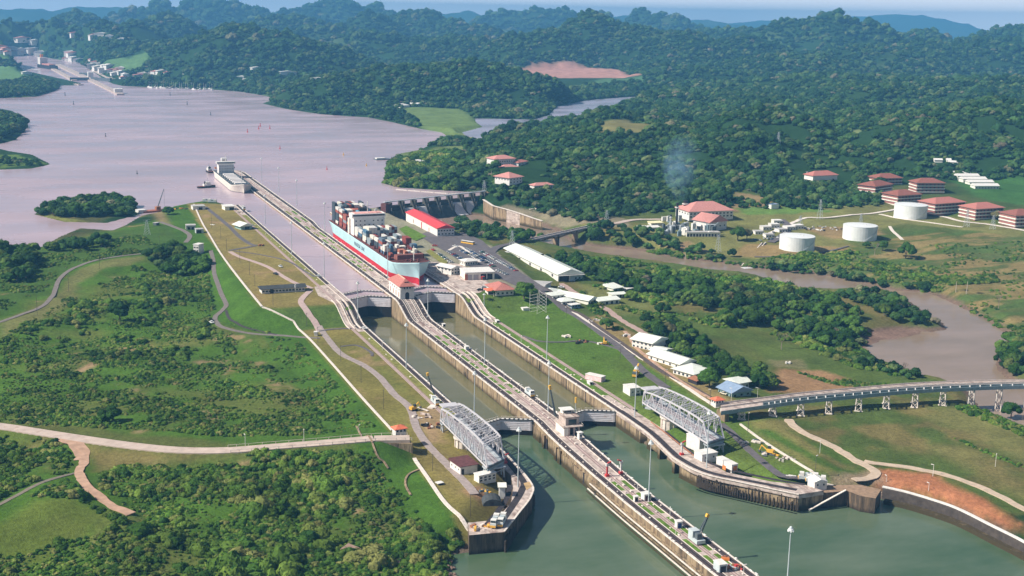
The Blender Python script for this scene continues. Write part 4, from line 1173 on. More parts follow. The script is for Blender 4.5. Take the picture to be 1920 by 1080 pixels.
def gn_scatter(name, pts, scl, rz, typ, label):
    """One mass of plants too many to count: crowns instanced on points."""
    me = bpy.data.meshes.new(name); me.vertices.add(len(pts)); me.vertices.foreach_set('co', np.asarray(pts, np.float32).ravel())
    for nm, arr, ty in (('scl', scl, 'FLOAT'), ('rz', rz, 'FLOAT'), ('typ', typ, 'INT')):
        a = me.attributes.new(nm, ty, 'POINT'); a.data.foreach_set('value', np.asarray(arr))
    sz = me.attributes.new('fl', 'FLOAT', 'POINT'); sz.data.foreach_set('value', np.asarray(RNG.uniform(0.75, 1.25, len(pts)), np.float32))
    o = link(bpy.data.objects.new(name, me)); tag(o, label, None, None, 'stuff')
    ng = bpy.data.node_groups.new(name, 'GeometryNodeTree')
    ng.interface.new_socket('Geometry', in_out='INPUT', socket_type='NodeSocketGeometry'); ng.interface.new_socket('Geometry', in_out='OUTPUT', socket_type='NodeSocketGeometry')
    N = ng.nodes; gi = N.new('NodeGroupInput'); go = N.new('NodeGroupOutput'); ip = N.new('GeometryNodeInstanceOnPoints'); ci = N.new('GeometryNodeCollectionInfo')
    mp_ = N.new('GeometryNodeMeshToPoints')
    ci.inputs['Collection'].default_value = protoC; ci.inputs['Separate Children'].default_value = True; ci.inputs['Reset Children'].default_value = True
    def attr(nm, ty):
        a = N.new('GeometryNodeInputNamedAttribute'); a.data_type = ty; a.inputs['Name'].default_value = nm
        return [s for s in a.outputs if s.name == 'Attribute' and s.enabled][0]
    ng.links.new(gi.outputs[0], mp_.inputs['Mesh'])
    ng.links.new(mp_.outputs['Points'], ip.inputs['Points']); ng.links.new(ci.outputs[0], ip.inputs['Instance']); ip.inputs['Pick Instance'].default_value = True
    ng.links.new(attr('typ', 'INT'), ip.inputs['Instance Index'])
    cx = N.new('ShaderNodeCombineXYZ'); ng.links.new(attr('rz', 'FLOAT'), cx.inputs['Z']); ng.links.new(cx.outputs[0], ip.inputs['Rotation'])
    sx = N.new('ShaderNodeCombineXYZ'); s1 = attr('scl', 'FLOAT'); mu = N.new('ShaderNodeMath'); mu.operation = 'MULTIPLY'
    ng.links.new(s1, mu.inputs[0]); ng.links.new(attr('fl', 'FLOAT'), mu.inputs[1])
    ng.links.new(s1, sx.inputs['X']); ng.links.new(s1, sx.inputs['Y']); ng.links.new(mu.outputs[0], sx.inputs['Z']); ng.links.new(sx.outputs[0], ip.inputs['Scale'])
    ng.links.new(ip.outputs[0], go.inputs[0])
    md = o.modifiers.new('plants', 'NODES'); md.node_group = ng
    return o

# where no wood grows: water, platforms, fields, clearings
open_px = [[(735, 290), (800, 283), (865, 272), (870, 285), (835, 296), (830, 312), (770, 330), (740, 312)], [(745, 198), (860, 204), (885, 216), (905, 238), (905, 262), (860, 262), (790, 242)],
           [(922, 302), (992, 298), (985, 325), (1040, 345), (1040, 358), (1000, 360), (985, 350), (950, 352), (935, 330)], [(1120, 231), (1190, 226), (1228, 238), (1200, 251), (1130, 249)],
           [(1580, 252), (1620, 236), (1615, 248), (1595, 258)], [(965, 130), (1010, 119), (1060, 114), (1090, 119), (1160, 130), (1205, 140), (1210, 157), (1080, 162), (1020, 150)],
           [(-100, 118), (25, 120), (60, 148), (0, 154), (-100, 154)], [(190, 120), (240, 108), (275, 95), (282, 110), (262, 130), (215, 134)], [(70, 110), (215, 118), (262, 150), (225, 162), (150, 158), (80, 142)], 
           [(470, 262), (1060, 395), (1180, 405), (1300, 395), (1380, 388), (1480, 396), (1600, 392), (1680, 372), (1960, 470)], [(1660, 330), (1960, 325), (1960, 430), (1650, 392)], [(1780, 335), (1960, 330), (1960, 385), (1850, 375)],
           [(1480, 325), (1600, 322), (1600, 352), (1500, 345)], [(1500, 255), (1512, 255), (1510, 330), (1480, 330)]]
open_px.pop(9)
openp = [GP(p)[:, :2] for p in open_px]
flat_px = GP([(1000, 396), (1060, 412), (1100, 424), (1200, 408), (1290, 404), (1380, 392), (1480, 396), (1590, 396), (1680, 378), (1960, 400), (2200, 470), (2200, 900), (1000, 900)])[:, :2]
def wooded(x, y):
    """Mask of places where the woods stand."""
    m = (hgt(x, y) > ZLAKE+0.6)
    for p in (lake_poly, mira_poly): m &= ~inpoly(x, y, p)
    m &= (sdist(x, y, W_PLAT, 30) > 25) & (sdist(x, y, E_PLAT, 40) > 30) & (sdist(x, y, river_poly, 20) > 8)
    for p in openp: m &= ~inpoly(x, y, p)
    m &= ~inpoly(x, y, flat_px)
    m &= ~((x < 120) & (y < 900))
    m &= ~((x < 285) & (y < 790) & (x > 0))
    m &= ~((x > 100) & (x < 900) & (y < 545))
    return m
allp = []; alls = []
for (r0, r1, step) in ((900, 2300, 9.0), (2300, 3600, 11), (3600, 5400, 15), (5400, 8500, 23), (8500, 12500, 42)):
    a = math.radians(46)
    xs_ = np.arange(-400, r1*0.78, step); ys_ = np.arange(-600, r1+100, step)
    X, Y = np.meshgrid(xs_, ys_); X = X.ravel()+CAM[0]+RNG.uniform(-.45, .45, X.size)*step; Y = Y.ravel()+CAM[1]+RNG.uniform(-.45, .45, Y.size)*step+600
    r_ = np.hypot(X-CAM[0], Y-CAM[1]); th = np.arctan2(X-CAM[0], Y-CAM[1])
    m = (r_ >= r0) & (r_ < r1) & (th > rad(-3.5)) & (th < rad(46)); X = X[m]; Y = Y[m]
    m = wooded(X, Y)
    gapn = fbm(X/60, Y/60, 3, 77); m &= (gapn > 0.345)
    X = X[m]; Y = Y[m]
    s_ = step*(0.9+1.35*RNG.random(len(X))**4.0)*(0.8+0.45*fbm(X/90, Y/90, 2, 5))
    allp.append(np.stack([X, Y, hgt(X, Y)-0.16*s_], 1)); alls.append(s_)
for px_, st_ in (([(908, 357), (925, 374), (1000, 392), (1060, 408), (1100, 418), (1180, 404), (1290, 394), (1290, 366), (1045, 362), (1000, 362), (950, 354)], 9), ([(-40, 152), (20, 153), (60, 147), (90, 151), (112, 162), (104, 170), (70, 180), (20, 182), (-40, 185)], 11), ([(-40, 106), (20, 112), (40, 120), (30, 126), (-40, 122)], 11), ([(1088, 432), (1130, 426), (1120, 436), (1095, 440)], 8), ([(1480, 352), (1600, 345), (1640, 362), (1600, 385), (1500, 390), (1440, 375)], 9)):
    q = scatter(GP(px_), st_, 91); q = q[sdist(q[:, 0], q[:, 1], river_poly, 20) > 5]; s_ = st_*RNG.uniform(.95, 1.6, len(q))
    allp.append(np.stack([q[:, 0], q[:, 1], hgt(q[:, 0], q[:, 1])-.1*s_], 1)); alls.append(s_)
allp = np.concatenate(allp); alls = np.concatenate(alls)
print('wood crowns', len(allp)); 
gn_scatter('forest', allp, alls, RNG.uniform(0, 6.28, len(allp)), RNG.integers(0, 6, len(allp)), 'evergreen forest covering the hills behind the locks')

# ------------------------------------------------------------------ trees one can tell apart
TREES = []      # (x, y, z, width, squash, label, group)
def tree_at(px, py, w, label, group, fl=1.0, gz=None):
    p = G(px, py) if gz is None else at(px, py, gz)
    TREES.append((p[0], p[1], p[2], w, fl, label, group))
def wood(pts, step, w0, w1, label, group, seed, world=False, fl=(0.8, 1.15)):
    poly = np.array(pts, float) if world else GP(pts)
    rg = random.Random(seed)
    for x, y in scatter(poly, step*0.86, seed):
        z = float(hgt(x, y))
        if z < 0.3 and not world: z = 0.3
        TREES.append((x, y, z-0.3, rg.uniform(w0*.78, w1*.86), rg.uniform(*fl), label, group))
wood([(1012, 482), (1060, 484), (1120, 507), (1180, 521), (1260, 529), (1330, 538), (1340, 562), (1330, 590), (1260, 562), (1170, 545), (1100, 528), (1060, 500)], 12.5, 13, 19, 'tree in the dense wood between the long white shed and the brown river', 'trees of the riverside wood', 11)
wood([(1335, 541), (1400, 545), (1470, 552), (1555, 568), (1592, 580), (1625, 635), (1605, 662), (1560, 655), (1500, 632), (1430, 612), (1370, 618), (1345, 600)], 12, 11, 17, 'tree in the thick wood beside the mudflat inlet of the river', 'trees beside the mudflat', 12)
wood([(1562, 552), (1610, 546), (1680, 558), (1730, 590), (1762, 611), (1735, 615), (1690, 606), (1650, 590), (1600, 566)], 9, 9, 14, 'mangrove tree on the pointed spit reaching into the river', 'mangroves on the river spit', 13)
wood([(1600, 668), (1680, 690), (1730, 708), (1725, 716), (1670, 706), (1600, 682)], 8, 7, 10, 'low shrubby tree on the near river bank beside the meadow', 'bank shrubs along the meadow', 14)
wood([(1430, 492), (1500, 500), (1580, 512), (1680, 535), (1740, 535), (1750, 545), (1680, 544), (1560, 521), (1440, 506)], 9.5, 8, 13, 'bushy tree on the far river bank below the white tanks', 'trees on the far river bank', 15)
wood([(1082, 440), (1150, 428), (1240, 440), (1290, 462), (1400, 486), (1395, 496), (1280, 480), (1180, 466), (1090, 455)], 13, 11, 17, 'tree on the far river bank in front of the power station', 'trees below the power station', 16)
wood([(855, 415), (905, 425), (960, 440), (1000, 452), (960, 458), (890, 448), (850, 438)], 13, 11, 17, 'tree in the grove between the dam pool and the car park', 'grove beside the dam pool', 17)
wood([(1875, 645), (1925, 630), (1960, 700), (1930, 715), (1890, 705), (1872, 690)], 10, 10, 15, 'mangrove tree at the right edge where the river bends', 'mangroves at the river bend', 18)
wood([(70, 402), (110, 384), (160, 372), (225, 373), (250, 388), (240, 404), (190, 410), (110, 410)], 12, 14, 20, 'dark tree on the small wooded islet in the lake', 'trees on the wooded islet', 19)
wood([(85, 468), (130, 455), (200, 448), (212, 460), (170, 468), (100, 474)], 11, 11, 16, 'dark tree on the shore point facing the wooded islet', 'trees on the shore point', 20)
wood([(0, 478), (60, 470), (75, 490), (60, 520), (0, 545)], 12, 14, 20, 'dark tree at the left edge on the lake shore', 'trees at the left edge', 21)
wood([(272, 480), (330, 470), (390, 490), (388, 512), (330, 520), (285, 505)], 9.5, 12, 18, 'dark tree in the clump beside the small white tower house', 'trees beside the tower house', 22)
wood([(1210, 605), (1250, 600), (1330, 655), (1390, 690), (1460, 722), (1440, 738), (1380, 730), (1330, 700), (1270, 665), (1215, 625)], 11, 11, 16, 'shade tree in the row behind the white roofed cottages', 'trees behind the cottages', 23)
wood([(5, 262), (45, 245), (45, 232), (10, 215), (-20, 212), (-20, 268)], 14, 16, 24, 'tree on the wooded point at the left edge of the lake', 'trees on the left point', 24)
wood([(0, 312), (35, 312), (78, 313), (70, 305), (30, 298), (0, 295)], 12, 8, 12, 'low bushy tree on the flat green islet', 'bushes on the flat islet', 25)
for (x, y, w, lab) in [(982, 560, 20, 'very dark broad tree between the red roofed house and the lattice tower'), (225, 600, 19, 'large round lone tree standing in the scrub field'), (1698, 484, 19, 'large round lone tree on the grassland behind the river bank'),
                       (1655, 470, 13, 'small tree just left of the large round tree on the grassland'), (1240, 640, 10, 'small tree near the lower end of the cottage row'), (1185, 563, 12, 'lone tree beside the white roofed workshops'),
                       (1137, 618, 11, 'round dark bush beside the service road below the sheds'), (1410, 610, 17, 'dark broad tree at the meadow edge in front of the wood'), (1365, 612, 15, 'second dark tree at the meadow edge, left of the broad one'), (1242, 588, 13, 'pale leaved tree at the hedge end on the meadow'),
                       (1895, 785, 13, 'dark tree by the water under the end of the viaduct'), (1360, 380, 19, 'brown leaved tree behind the red roofed power station'), (1435, 388, 15, 'grey bare looking tree right of the power station hill'), (1383, 452, 20, 'big dark tree in front of the power station yard'), (1400, 450, 15, 'purple brown leafed tree at the right side of the power station'),
                       (315, 402, 13, 'dark tree beside the red dredging barge'), (1015, 452, 12, 'small tree under the near end of the concrete road bridge'), (1625, 465, 9, 'slim tree in front of the middle white tank'), (1590, 478, 9, 'bush between the near tanks and the river'),
                       (205, 790, 13, 'round dark tree above the pale road in the scrub'), (1330, 725, 15, 'dark tree at the lower end of the cottage row beside the blue roof'), (1555, 345, 14, 'tree right of the red roofed hillside building'), (1870, 412, 16, 'broad tree in front of the rightmost red roofed block'), (1745, 400, 9, 'small tree between the two near red roofed blocks')]:
    tree_at(x, y, w, lab, None)
cand = [t for t in TREES if in_view(t[:3], 30)]
cand.sort(key=lambda t: np.linalg.norm(np.array(t[:3])-CAM)/t[3])
named = [t for t in cand if t[6] is None]; rest = [t for t in cand if t[6] is not None]
keep = named+rest[:295-len(named)]
print('trees', len(TREES), 'in view', len(cand), 'kept', len(keep))
def relabel(keep):
    """Give each tree of a wood its size and its place within the wood."""
    out = []; by = {}
    for t in keep: by.setdefault(t[6], []).append(t)
    for t in keep:
        g = by[t[6]]
        if t[6] is None or len(g) < 3: out.append(t[5]); continue
        P = np.array([q[:3] for q in g])-CAM; zz = P@_f; sx = (P@_R)/zz; sy = (P@_U)/zz; p = np.array(t[:3])-CAM; z = p@_f
        fx = (sx < (p@_R)/z).mean(); fy = (sy < (p@_U)/z).mean(); fw = (np.array([q[3]*q[4] for q in g]) < t[3]*t[4]).mean()
        nx = 6 if len(g) > 30 else 4; ny = 4 if len(g) > 30 else 2
        px = (['far left', 'left', 'middle left', 'middle right', 'right', 'far right'] if nx == 6 else ['left', 'middle left', 'middle right', 'right'])[min(nx-1, int(fx*nx))]
        py = (['front row', 'second row', 'third row', 'back row'] if ny == 4 else ['front row', 'back row'])[min(ny-1, int(fy*ny))]
        shape = 'flat' if t[4] < .92 else ('tall' if t[4] > 1.04 else 'round'); sz = ['small', 'middling', 'large', 'biggest'][min(3, int(fw*4))]
        out.append(f'{sz} {shape} tree, {py}, {px} of the {t[6]}'.replace('the trees', 'trees').replace('of trees', 'of the trees'))
    return out
LABS = relabel(keep)
for i, (x, y, z, w, fl, lab, grp) in enumerate(keep):
    t = bpy.data.objects.new('broadleaf_tree', None); link(t); t.location = (x, y, z); t.rotation_euler = (0, 0, (i*2.399) % 6.28); t.scale = (w, w, w*fl*1.05)
    tag(t, LABS[i], 'tree', grp)
    for nm, me in (('crown', CROWN[i % 6]), ('trunk', TRUNK[i % 3])):
        c = bpy.data.objects.new(nm, me); link(c); c.parent = t
left = rest[295-len(named):]
if left:
    A = np.array([(t[0], t[1], t[2]) for t in left]); gn_scatter('distant_trees', A, np.array([t[3] for t in left]), RNG.uniform(0, 6.28, len(A)), RNG.integers(0, 6, len(A)), 'further trees of the river and lake shores')

# ------------------------------------------------------------------ scrub and undergrowth: bushes nobody could count
BP = []; BS = []
def scrub(pts, step, s0, s1, thr=0.0, seed=0, nz=18, lo=0.0, world=False):
    poly = np.array(pts, float) if world else GP(pts)
    q = scatter(poly, step, seed); x, y = q[:, 0], q[:, 1]
    d = fbm(x/nz, y/nz, 3, 40+seed)
    m = d > thr
    m &= (sdist(x, y, W_PLAT, 30) > 2) & (sdist(x, y, E_PLAT, 30) > 2)
    for rp in ROADS_W: m &= polydist(x, y, rp, False, 30) > 5.0
    m &= ~inpoly(x, y, MOUND)
    x, y, d = x[m], y[m], d[m]; z = hgt(x, y)
    k = (z > 0.3)
    x, y, z, d = x[k], y[k], z[k], d[k]
    s_ = RNG.uniform(s0, s1, len(x))*(0.7+1.2*np.clip(d-thr, 0, 0.4)/0.4)
    BP.append(np.stack([x, y, z-0.02*s_], 1)); BS.append(s_)
MOUND = GP([(-40, 1040), (-40, 955), (60, 932), (150, 938), (215, 975), (200, 1005), (120, 1012), (60, 1035)])[:, :2]
ROADS_W = [np.array(ROADBANKS[0])[:, :2], GP([(150, 832), (155, 860), (150, 885), (160, 910), (200, 945), (250, 968)]), GP([(0, 945), (60, 915), (140, 892)]), GP([(400, 500), (410, 540), (420, 575), (402, 598), (425, 618), (500, 628), (570, 634)]), GP([(0, 605), (60, 590), (95, 570), (110, 540), (125, 515), (170, 492), (265, 478)])]
# thick jungle at the lower left
scrub([(165, 900), (240, 880), (430, 868), (600, 848), (700, 842), (720, 880), (760, 930), (800, 985), (835, 1030), (845, 1100), (800, 1200), (-120, 1200), (-120, 1050), (0, 1000), (140, 930), (250, 975), (240, 960)], 2.6, 2.0, 5.0, 0.37, 1, 13)
scrub([(0, 815), (110, 825), (135, 860), (130, 885), (60, 915), (0, 940), (-100, 950), (-100, 820)], 2.8, 3.0, 6.5, 0.36, 2, 14)
scrub([(0, 950), (60, 922), (140, 900), (150, 930), (240, 975), (200, 1000), (0, 1010), (-100, 990)], 2.8, 3.5, 6, 0.33, 3)
scrub([(250, 870), (640, 845), (700, 850), (700, 905), (500, 920), (180, 925), (165, 900)], 2.8, 2.6, 6.4, 0.40, 4, 14)
scrub([(380, 920), (560, 900), (720, 935), (800, 1010), (830, 1100), (300, 1150), (230, 1010)], 7.0, 8, 13.5, 0.50, 5, 20)
# the rough field with clumps
scrub([(0, 640), (130, 560), (250, 500), (400, 520), (430, 600), (560, 640), (700, 790), (640, 815), (430, 820), (150, 800), (0, 780)], 2.9, 1.6, 4.2, 0.50, 6, 16)
scrub([(0, 740), (300, 755), (660, 770), (700, 800), (430, 820), (0, 790)], 2.8, 1.8, 4.4, 0.46, 7, 14)
scrub([(0, 640), (130, 560), (250, 500), (400, 520), (430, 600), (560, 640), (700, 790), (640, 815), (430, 820), (150, 800), (0, 790)], 2.7, 0.9, 2.0, 0.47, 26, 14)
scrub([(165, 900), (240, 880), (430, 868), (600, 848), (700, 842), (800, 985), (845, 1100), (-120, 1200), (-120, 950), (60, 920)], 2.8, 0.9, 2.2, 0.36, 27, 9)
scrub([(90, 590), (300, 520), (400, 545), (400, 640), (300, 700), (60, 700)], 6, 5, 9, 0.55, 8, 18)
scrub([(250, 500), (400, 510), (395, 545), (300, 560)], 3.2, 3.5, 5.5, 0.3, 9, 18)
scrub([(80, 478), (260, 440), (300, 460), (260, 474), (130, 500), (90, 540), (0, 590), (0, 520)], 3.0, 2.0, 3.4, 0.47, 10, 14)
# banks of the river, meadow edge, dyke foot
scrub([(1240, 470), (1330, 485), (1400, 494), (1470, 478), (1600, 470), (1640, 490), (1760, 520), (1860, 515), (1870, 530), (1760, 548), (1620, 528), (1500, 508), (1390, 500), (1280, 488)], 3.6, 3.5, 6.5, 0.38, 11, 16)
scrub([(1080, 458), (1240, 470), (1280, 488), (1180, 474), (1090, 465)], 3.6, 4.5, 7.5, 0.3, 12)
scrub([(1010, 485), (1180, 516), (1340, 530), (1560, 556), (1640, 640), (1620, 668), (1740, 712), (1735, 720), (1600, 690), (1480, 640), (1350, 622), (1250, 580), (1080, 530)], 5.2, 5, 8, 0.42, 13)
scrub([(1060, 482), (1090, 481), (1180, 492), (1340, 515), (1400, 520), (1500, 547), (1560, 552), (1565, 572), (1400, 548), (1180, 522)], 5, 6, 9.5, 0.28, 23)
scrub([(1750, 545), (1870, 600), (1900, 610), (1960, 620), (1960, 650), (1880, 640), (1800, 580)], 3.8, 3.5, 6, 0.45, 14)
scrub([(1600, 470), (1960, 450), (1960, 620), (1860, 600), (1760, 540), (1620, 520)], 6, 2.5, 5, 0.56, 15, 22)
scrub([(1790, 765), (1850, 772), (1930, 800), (1930, 822), (1850, 790)], 2.6, 2.5, 4.2, 0.2, 16)
scrub([(1155, 578), (1165, 574), (1260, 590), (1300, 588), (1300, 592), (1240, 596)], 2.5, 2.2, 3.4, 0.1, 17)
scrub([(1085, 545), (1100, 545), (1150, 600), (1170, 640), (1150, 640), (1120, 600)], 3.2, 2.5, 4.5, 0.42, 18, 10)
scrub([(1480, 692), (1560, 712), (1700, 722), (1690, 730), (1560, 722)], 2.6, 2, 3.2, 0.3, 19)
scrub([(1790, 820), (1930, 880), (1930, 886), (1790, 826)], 2.8, 2, 3.2, 0.4, 20)
scrub([(838, 1000), (848, 1030), (870, 1020), (868, 990), (850, 985)], 2.4, 3, 4.6, 0.1, 21)
scrub([(735, 305), (860, 285), (880, 340), (850, 356), (750, 350), (724, 345)], 9, 10, 15, 0.3, 22, 20)
BP = np.concatenate(BP); BS = np.concatenate(BS)
vis = np.array([bool(in_view(p, 80)) for p in BP]); BP = BP[vis]; BS = BS[vis]
print('bushes', len(BP))
gn_scatter('scrub', BP, BS, RNG.uniform(0, 6.28, len(BP)), RNG.integers(6, 10, len(BP)), 'wild scrub and rank grass of the western field and river banks')
# ------------------------------------------------------------------ swing bridges parked along the locks
def pz(x, y, z): return np.array(at(x, y, z))
def swing_bridge(label, W0, W1, E0, E1, zb, hts, pierz, pier_at, house):
    """W0..W1 and E0..E1: bottom chord ends in plan, north to south; hts: top chord heights over the panel points."""
    o = (np.array(W0)+np.array(W1)+np.array(E0)+np.array(E1))/4
    t = thing('swing_bridge', label, 'swing bridge', (o[0], o[1], 0))
    n_ = len(hts)-1
    def P(side, k, z):
        a, b_ = (np.array(W0), np.array(W1)) if side < 0 else (np.array(E0), np.array(E1))
        p = a+(b_-a)*(k/n_)-o
        return (p[0], p[1], z)
    for side in (-1, 1):
        MB().beam(P(side, 0, zb), P(side, n_, zb), 0.7, 0.9).build('bottom_chord', M_TRUSS, t)
        ks = [0.0]+[float(k) for k in range(1, n_)]
        top = [(0.0, hts[0])]+[(k, hts[k]) for k in range(1, n_)]
        tk = [(k if 0 < k < n_ else (0.15 if k == 0 else n_-0.55), h) for k, h in enumerate(hts)]
        for (k0, h0), (k1, h1) in zip(tk[:-1], tk[1:]):
            MB().beam(P(side, k0, zb+h0), P(side, k1, zb+h1), 0.75, 0.75).build('top_chord', M_TRUSS, t)
        MB().beam(P(side, 0, zb), P(side, tk[0][0], zb+hts[0]), 0.6).build('end_post', M_TRUSS, t)
        MB().beam(P(side, n_, zb), P(side, tk[-1][0], zb+hts[-1]), 0.7).build('end_post', M_TRUSS, t)
        for k in range(n_):
            ka, ha = tk[k]; kb, hb = tk[k+1]
            # a W of diagonals with a hanger in every bay
            km = (ka+kb)/2
            MB().beam(P(side, ka, zb+ha), P(side, km, zb), 0.42).build('diagonal', M_TRUSS, t)
            MB().beam(P(side, km, zb), P(side, kb, zb+hb), 0.42).build('diagonal', M_TRUSS, t)
            MB().beam(P(side, km, zb), P(side, km, zb+(ha+hb)/2), 0.25).build('hanger', M_TRUSS, t)
            if k: MB().beam(P(side, ka, zb), P(side, ka, zb+ha), 0.3).build('post', M_TRUSS, t)
    for k in range(n_+1):
        kk, h = tk[k]
        MB().beam(P(-1, kk, zb+h), P(1, kk, zb+h), 0.5).build('top_strut', M_TRUSS, t)
        if k < n_:
            k2, h2 = tk[k+1]; km = (kk+k2)/2; hm = (h+h2)/2
            MB().beam(P(-1, km, zb+hm), P(1, km, zb+hm), 0.3).build('top_strut', M_TRUSS, t)
            MB().beam(P(-1, kk, zb+h), P(1, km, zb+hm), 0.28).build('wind_brace', M_TRUSS, t)
            MB().beam(P(1, km, zb+hm), P(-1, k2, zb+h2), 0.28).build('wind_brace', M_TRUSS, t)
        mb = MB(); mb.beam(P(-1, kk, zb+h-1.3), P(1, kk, zb+h-1.3), 0.25); 
        mb.beam(P(-1, kk, zb+h), P(-0.0+1, kk, zb+h-1.3), 0.16); mb.build('sway_frame', M_TRUSS, t)
        MB().beam(P(-1, k, zb-0.2), P(1, k, zb-0.2), 0.6, 1.0).build('floor_beam', M_DKSTEEL, t)
    # timber and steel deck
    a, b_, c, d = (P(-1, 0.0, zb+0.35), P(-1, n_, zb+0.35), P(1, n_, zb+0.35), P(1, 0.0, zb+0.35))
    A, Bq, Cq, Dq = map(np.array, (a, b_, c, d))
    def Q(u, v, dz=0): return tuple((A+(Bq-A)*u)*(1-v)+(Dq+(Cq-Dq)*u)*v+np.array([0, 0, dz]))
    for v0, v1, m_, nm in ((0.04, 0.30, M_STEEL, 'footway'), (0.70, 0.96, M_STEEL, 'footway'), (0.33, 0.67, mat('bridge_deck', (0.40, 0.36, 0.38), var=0.2), 'roadway')):
        mb = MB(); mb.add([Q(0, v0), Q(1, v0), Q(1, v1), Q(0, v1), Q(0, v0, .3), Q(1, v0, .3), Q(1, v1, .3), Q(0, v1, .3)], [(0, 1, 2, 3)[::-1], (4, 5, 6, 7), (0, 1, 5, 4), (1, 2, 6, 5), (2, 3, 7, 6), (3, 0, 4, 7)]); mb.build(nm, m_, t)
    for v in (0.42, 0.58): MB().beam(Q(0, v, .4), Q(1, v, .4), 0.14).build('rail', M_RAIL, t)
    mb = MB()
    for k in range(n_*4+1):
        u_ = k/(n_*4); mb.beam(Q(u_, -0.02, 0), Q(u_, -0.02, 1.3), 0.1); 
    mb.beam(Q(0, -0.02, 1.3), Q(1, -0.02, 1.3), 0.12); mb.build('parapet', M_TRUSS, t)
    # end cross girder, turned face of plate
    for u_ in (0.0, 1.0):
        MB().beam(Q(u_, 0, -1.1), Q(u_, 1, -1.1), 0.5, 2.2).build('end_girder', mat('blue_grey_steel', (0.20, 0.27, 0.30), rough=0.6), t)
    MB().beam(Q(0.03, .0, -0.4), Q(0.97, .0, -0.4), 0.25, 1.5).build('side_girder', M_DKSTEEL, t)
    MB().beam(Q(0.03, 1, -0.4), Q(0.97, 1, -0.4), 0.25, 1.5).build('side_girder', M_DKSTEEL, t)
    # cabin and counterweight over the short arm
    p = Q(house, 0.5, hts[0]-0.2)
    mb = MB(); mb.box((p[0], p[1], p[2]-0.4), (9.4, 6.5, 0.7)); mb.build('machinery_deck', M_TRUSS, t)
    return t
def drum_pier(label, c, r, z0, z1, ribs=10):
    t = thing('bridge_pier', label, 'pier', (c[0], c[1], z0))
    MB().tube((0, 0, -2), (0, 0, z1-z0-1.6), r, r, 20).build('drum', M_PALE, t)
    MB().tube((0, 0, z1-z0-1.6), (0, 0, z1-z0-0.7), r+0.9, r+0.9, 20).build('cap', M_PALE, t)
    MB().tube((0, 0, z1-z0-0.7), (0, 0, z1-z0+0.3), r-0.6, r-0.6, 16).build('turntable', M_DKSTEEL, t)
    for k in range(ribs):
        a = 2*math.pi*k/ribs; MB().box(((r+.12)*math.cos(a), (r+.12)*math.sin(a), -1.5), (0.55, 0.55, z1-z0-0.2), a).build('rib', M_PALE, t)
    return t
ZB = 16.0
WW0, WW1 = at(826, 787.5, ZB)[:2], at(914, 877, ZB)[:2]; WE1 = at(945, 861.7, ZB)[:2]; off = WE1-WW1
WE0 = WW0+np.array([11.9, 6.5])
swing_bridge('silver steel truss swing bridge parked on the west bank beside the left lane', WW0, WW1, WE0, WE1, ZB, [6.8, 8.3, 9.2, 9.9, 10.3, 10.6, 10.4, 9.8], ZL, 0.3, 0.0)
pc = (WW0*0.62+WW1*0.38+WE0*0.62+WE1*0.38)/2
drum_pier('round concrete pivot pier under the western swing bridge', (pc[0]-1.0, pc[1]), 4.6, ZL, ZB-0.6, 12)
EW0, EW1 = at(1205, 754.5, ZB)[:2], at(1328, 832, ZB)[:2]; EE1 = at(1357, 822.5, ZB)[:2]; EE0 = EW0+(EE1-EW1)+np.array([0.5, 1.5])
swing_bridge('silver steel truss swing bridge parked on the east bank beside the long viaduct', EW0, EW1, EE0, EE1, ZB, [6.8, 8.3, 9.2, 9.9, 10.3, 10.6, 10.4, 9.8], ZL, 0.3, 0.0)
pc = (EW0*0.66+EW1*0.34+EE0*0.66+EE1*0.34)/2
drum_pier('ribbed round concrete pivot pier under the eastern swing bridge', (pc[0]-1.0, pc[1]-1), 4.8, ZL, ZB-0.6, 12)
def end_tower(label, c, w, d, z0, z1):
    t = thing('rest_tower', label, 'steel tower', (c[0], c[1], z0))
    h = z1-z0
    for a in (-1, 1):
        for b_ in (-1, 1): MB().beam((a*w/2, b_*d/2, -1), (a*w/2*0.92, b_*d/2*0.92, h), 0.55).build('leg', M_STEEL, t)
    MB().box((0, 0, h-0.8), (w+1.2, d+1, 0.7)).build('cap_beam', M_STEEL, t)
    for a in (-1, 1):
        MB().beam((a*w/2, -d/2, 0.3), (a*w/2, d/2, h*0.55), 0.3).build('brace', M_STEEL, t); MB().beam((-w/2, a*d/2, h*0.1), (w/2, a*d/2, h*0.7), 0.3).build('brace', M_STEEL, t)
    return t
c = (WW1+WE1)/2; end_tower('steel rest tower under the river end of the western swing bridge', c+np.array([0.0, 2.5]), 9.5, 4.0, ZL, ZB-2.0)
c = (EW1+EE1)/2; end_tower('steel rest tower under the river end of the eastern swing bridge', c+np.array([0.5, 2.5]), 9.0, 4.0, ZL, ZB-2.0)
c = (WW0+WE0)/2; end_tower('dark steel rest tower under the inland end of the western swing bridge', c+np.array([-1, -3]), 8, 3, ZL, ZB-2.0)

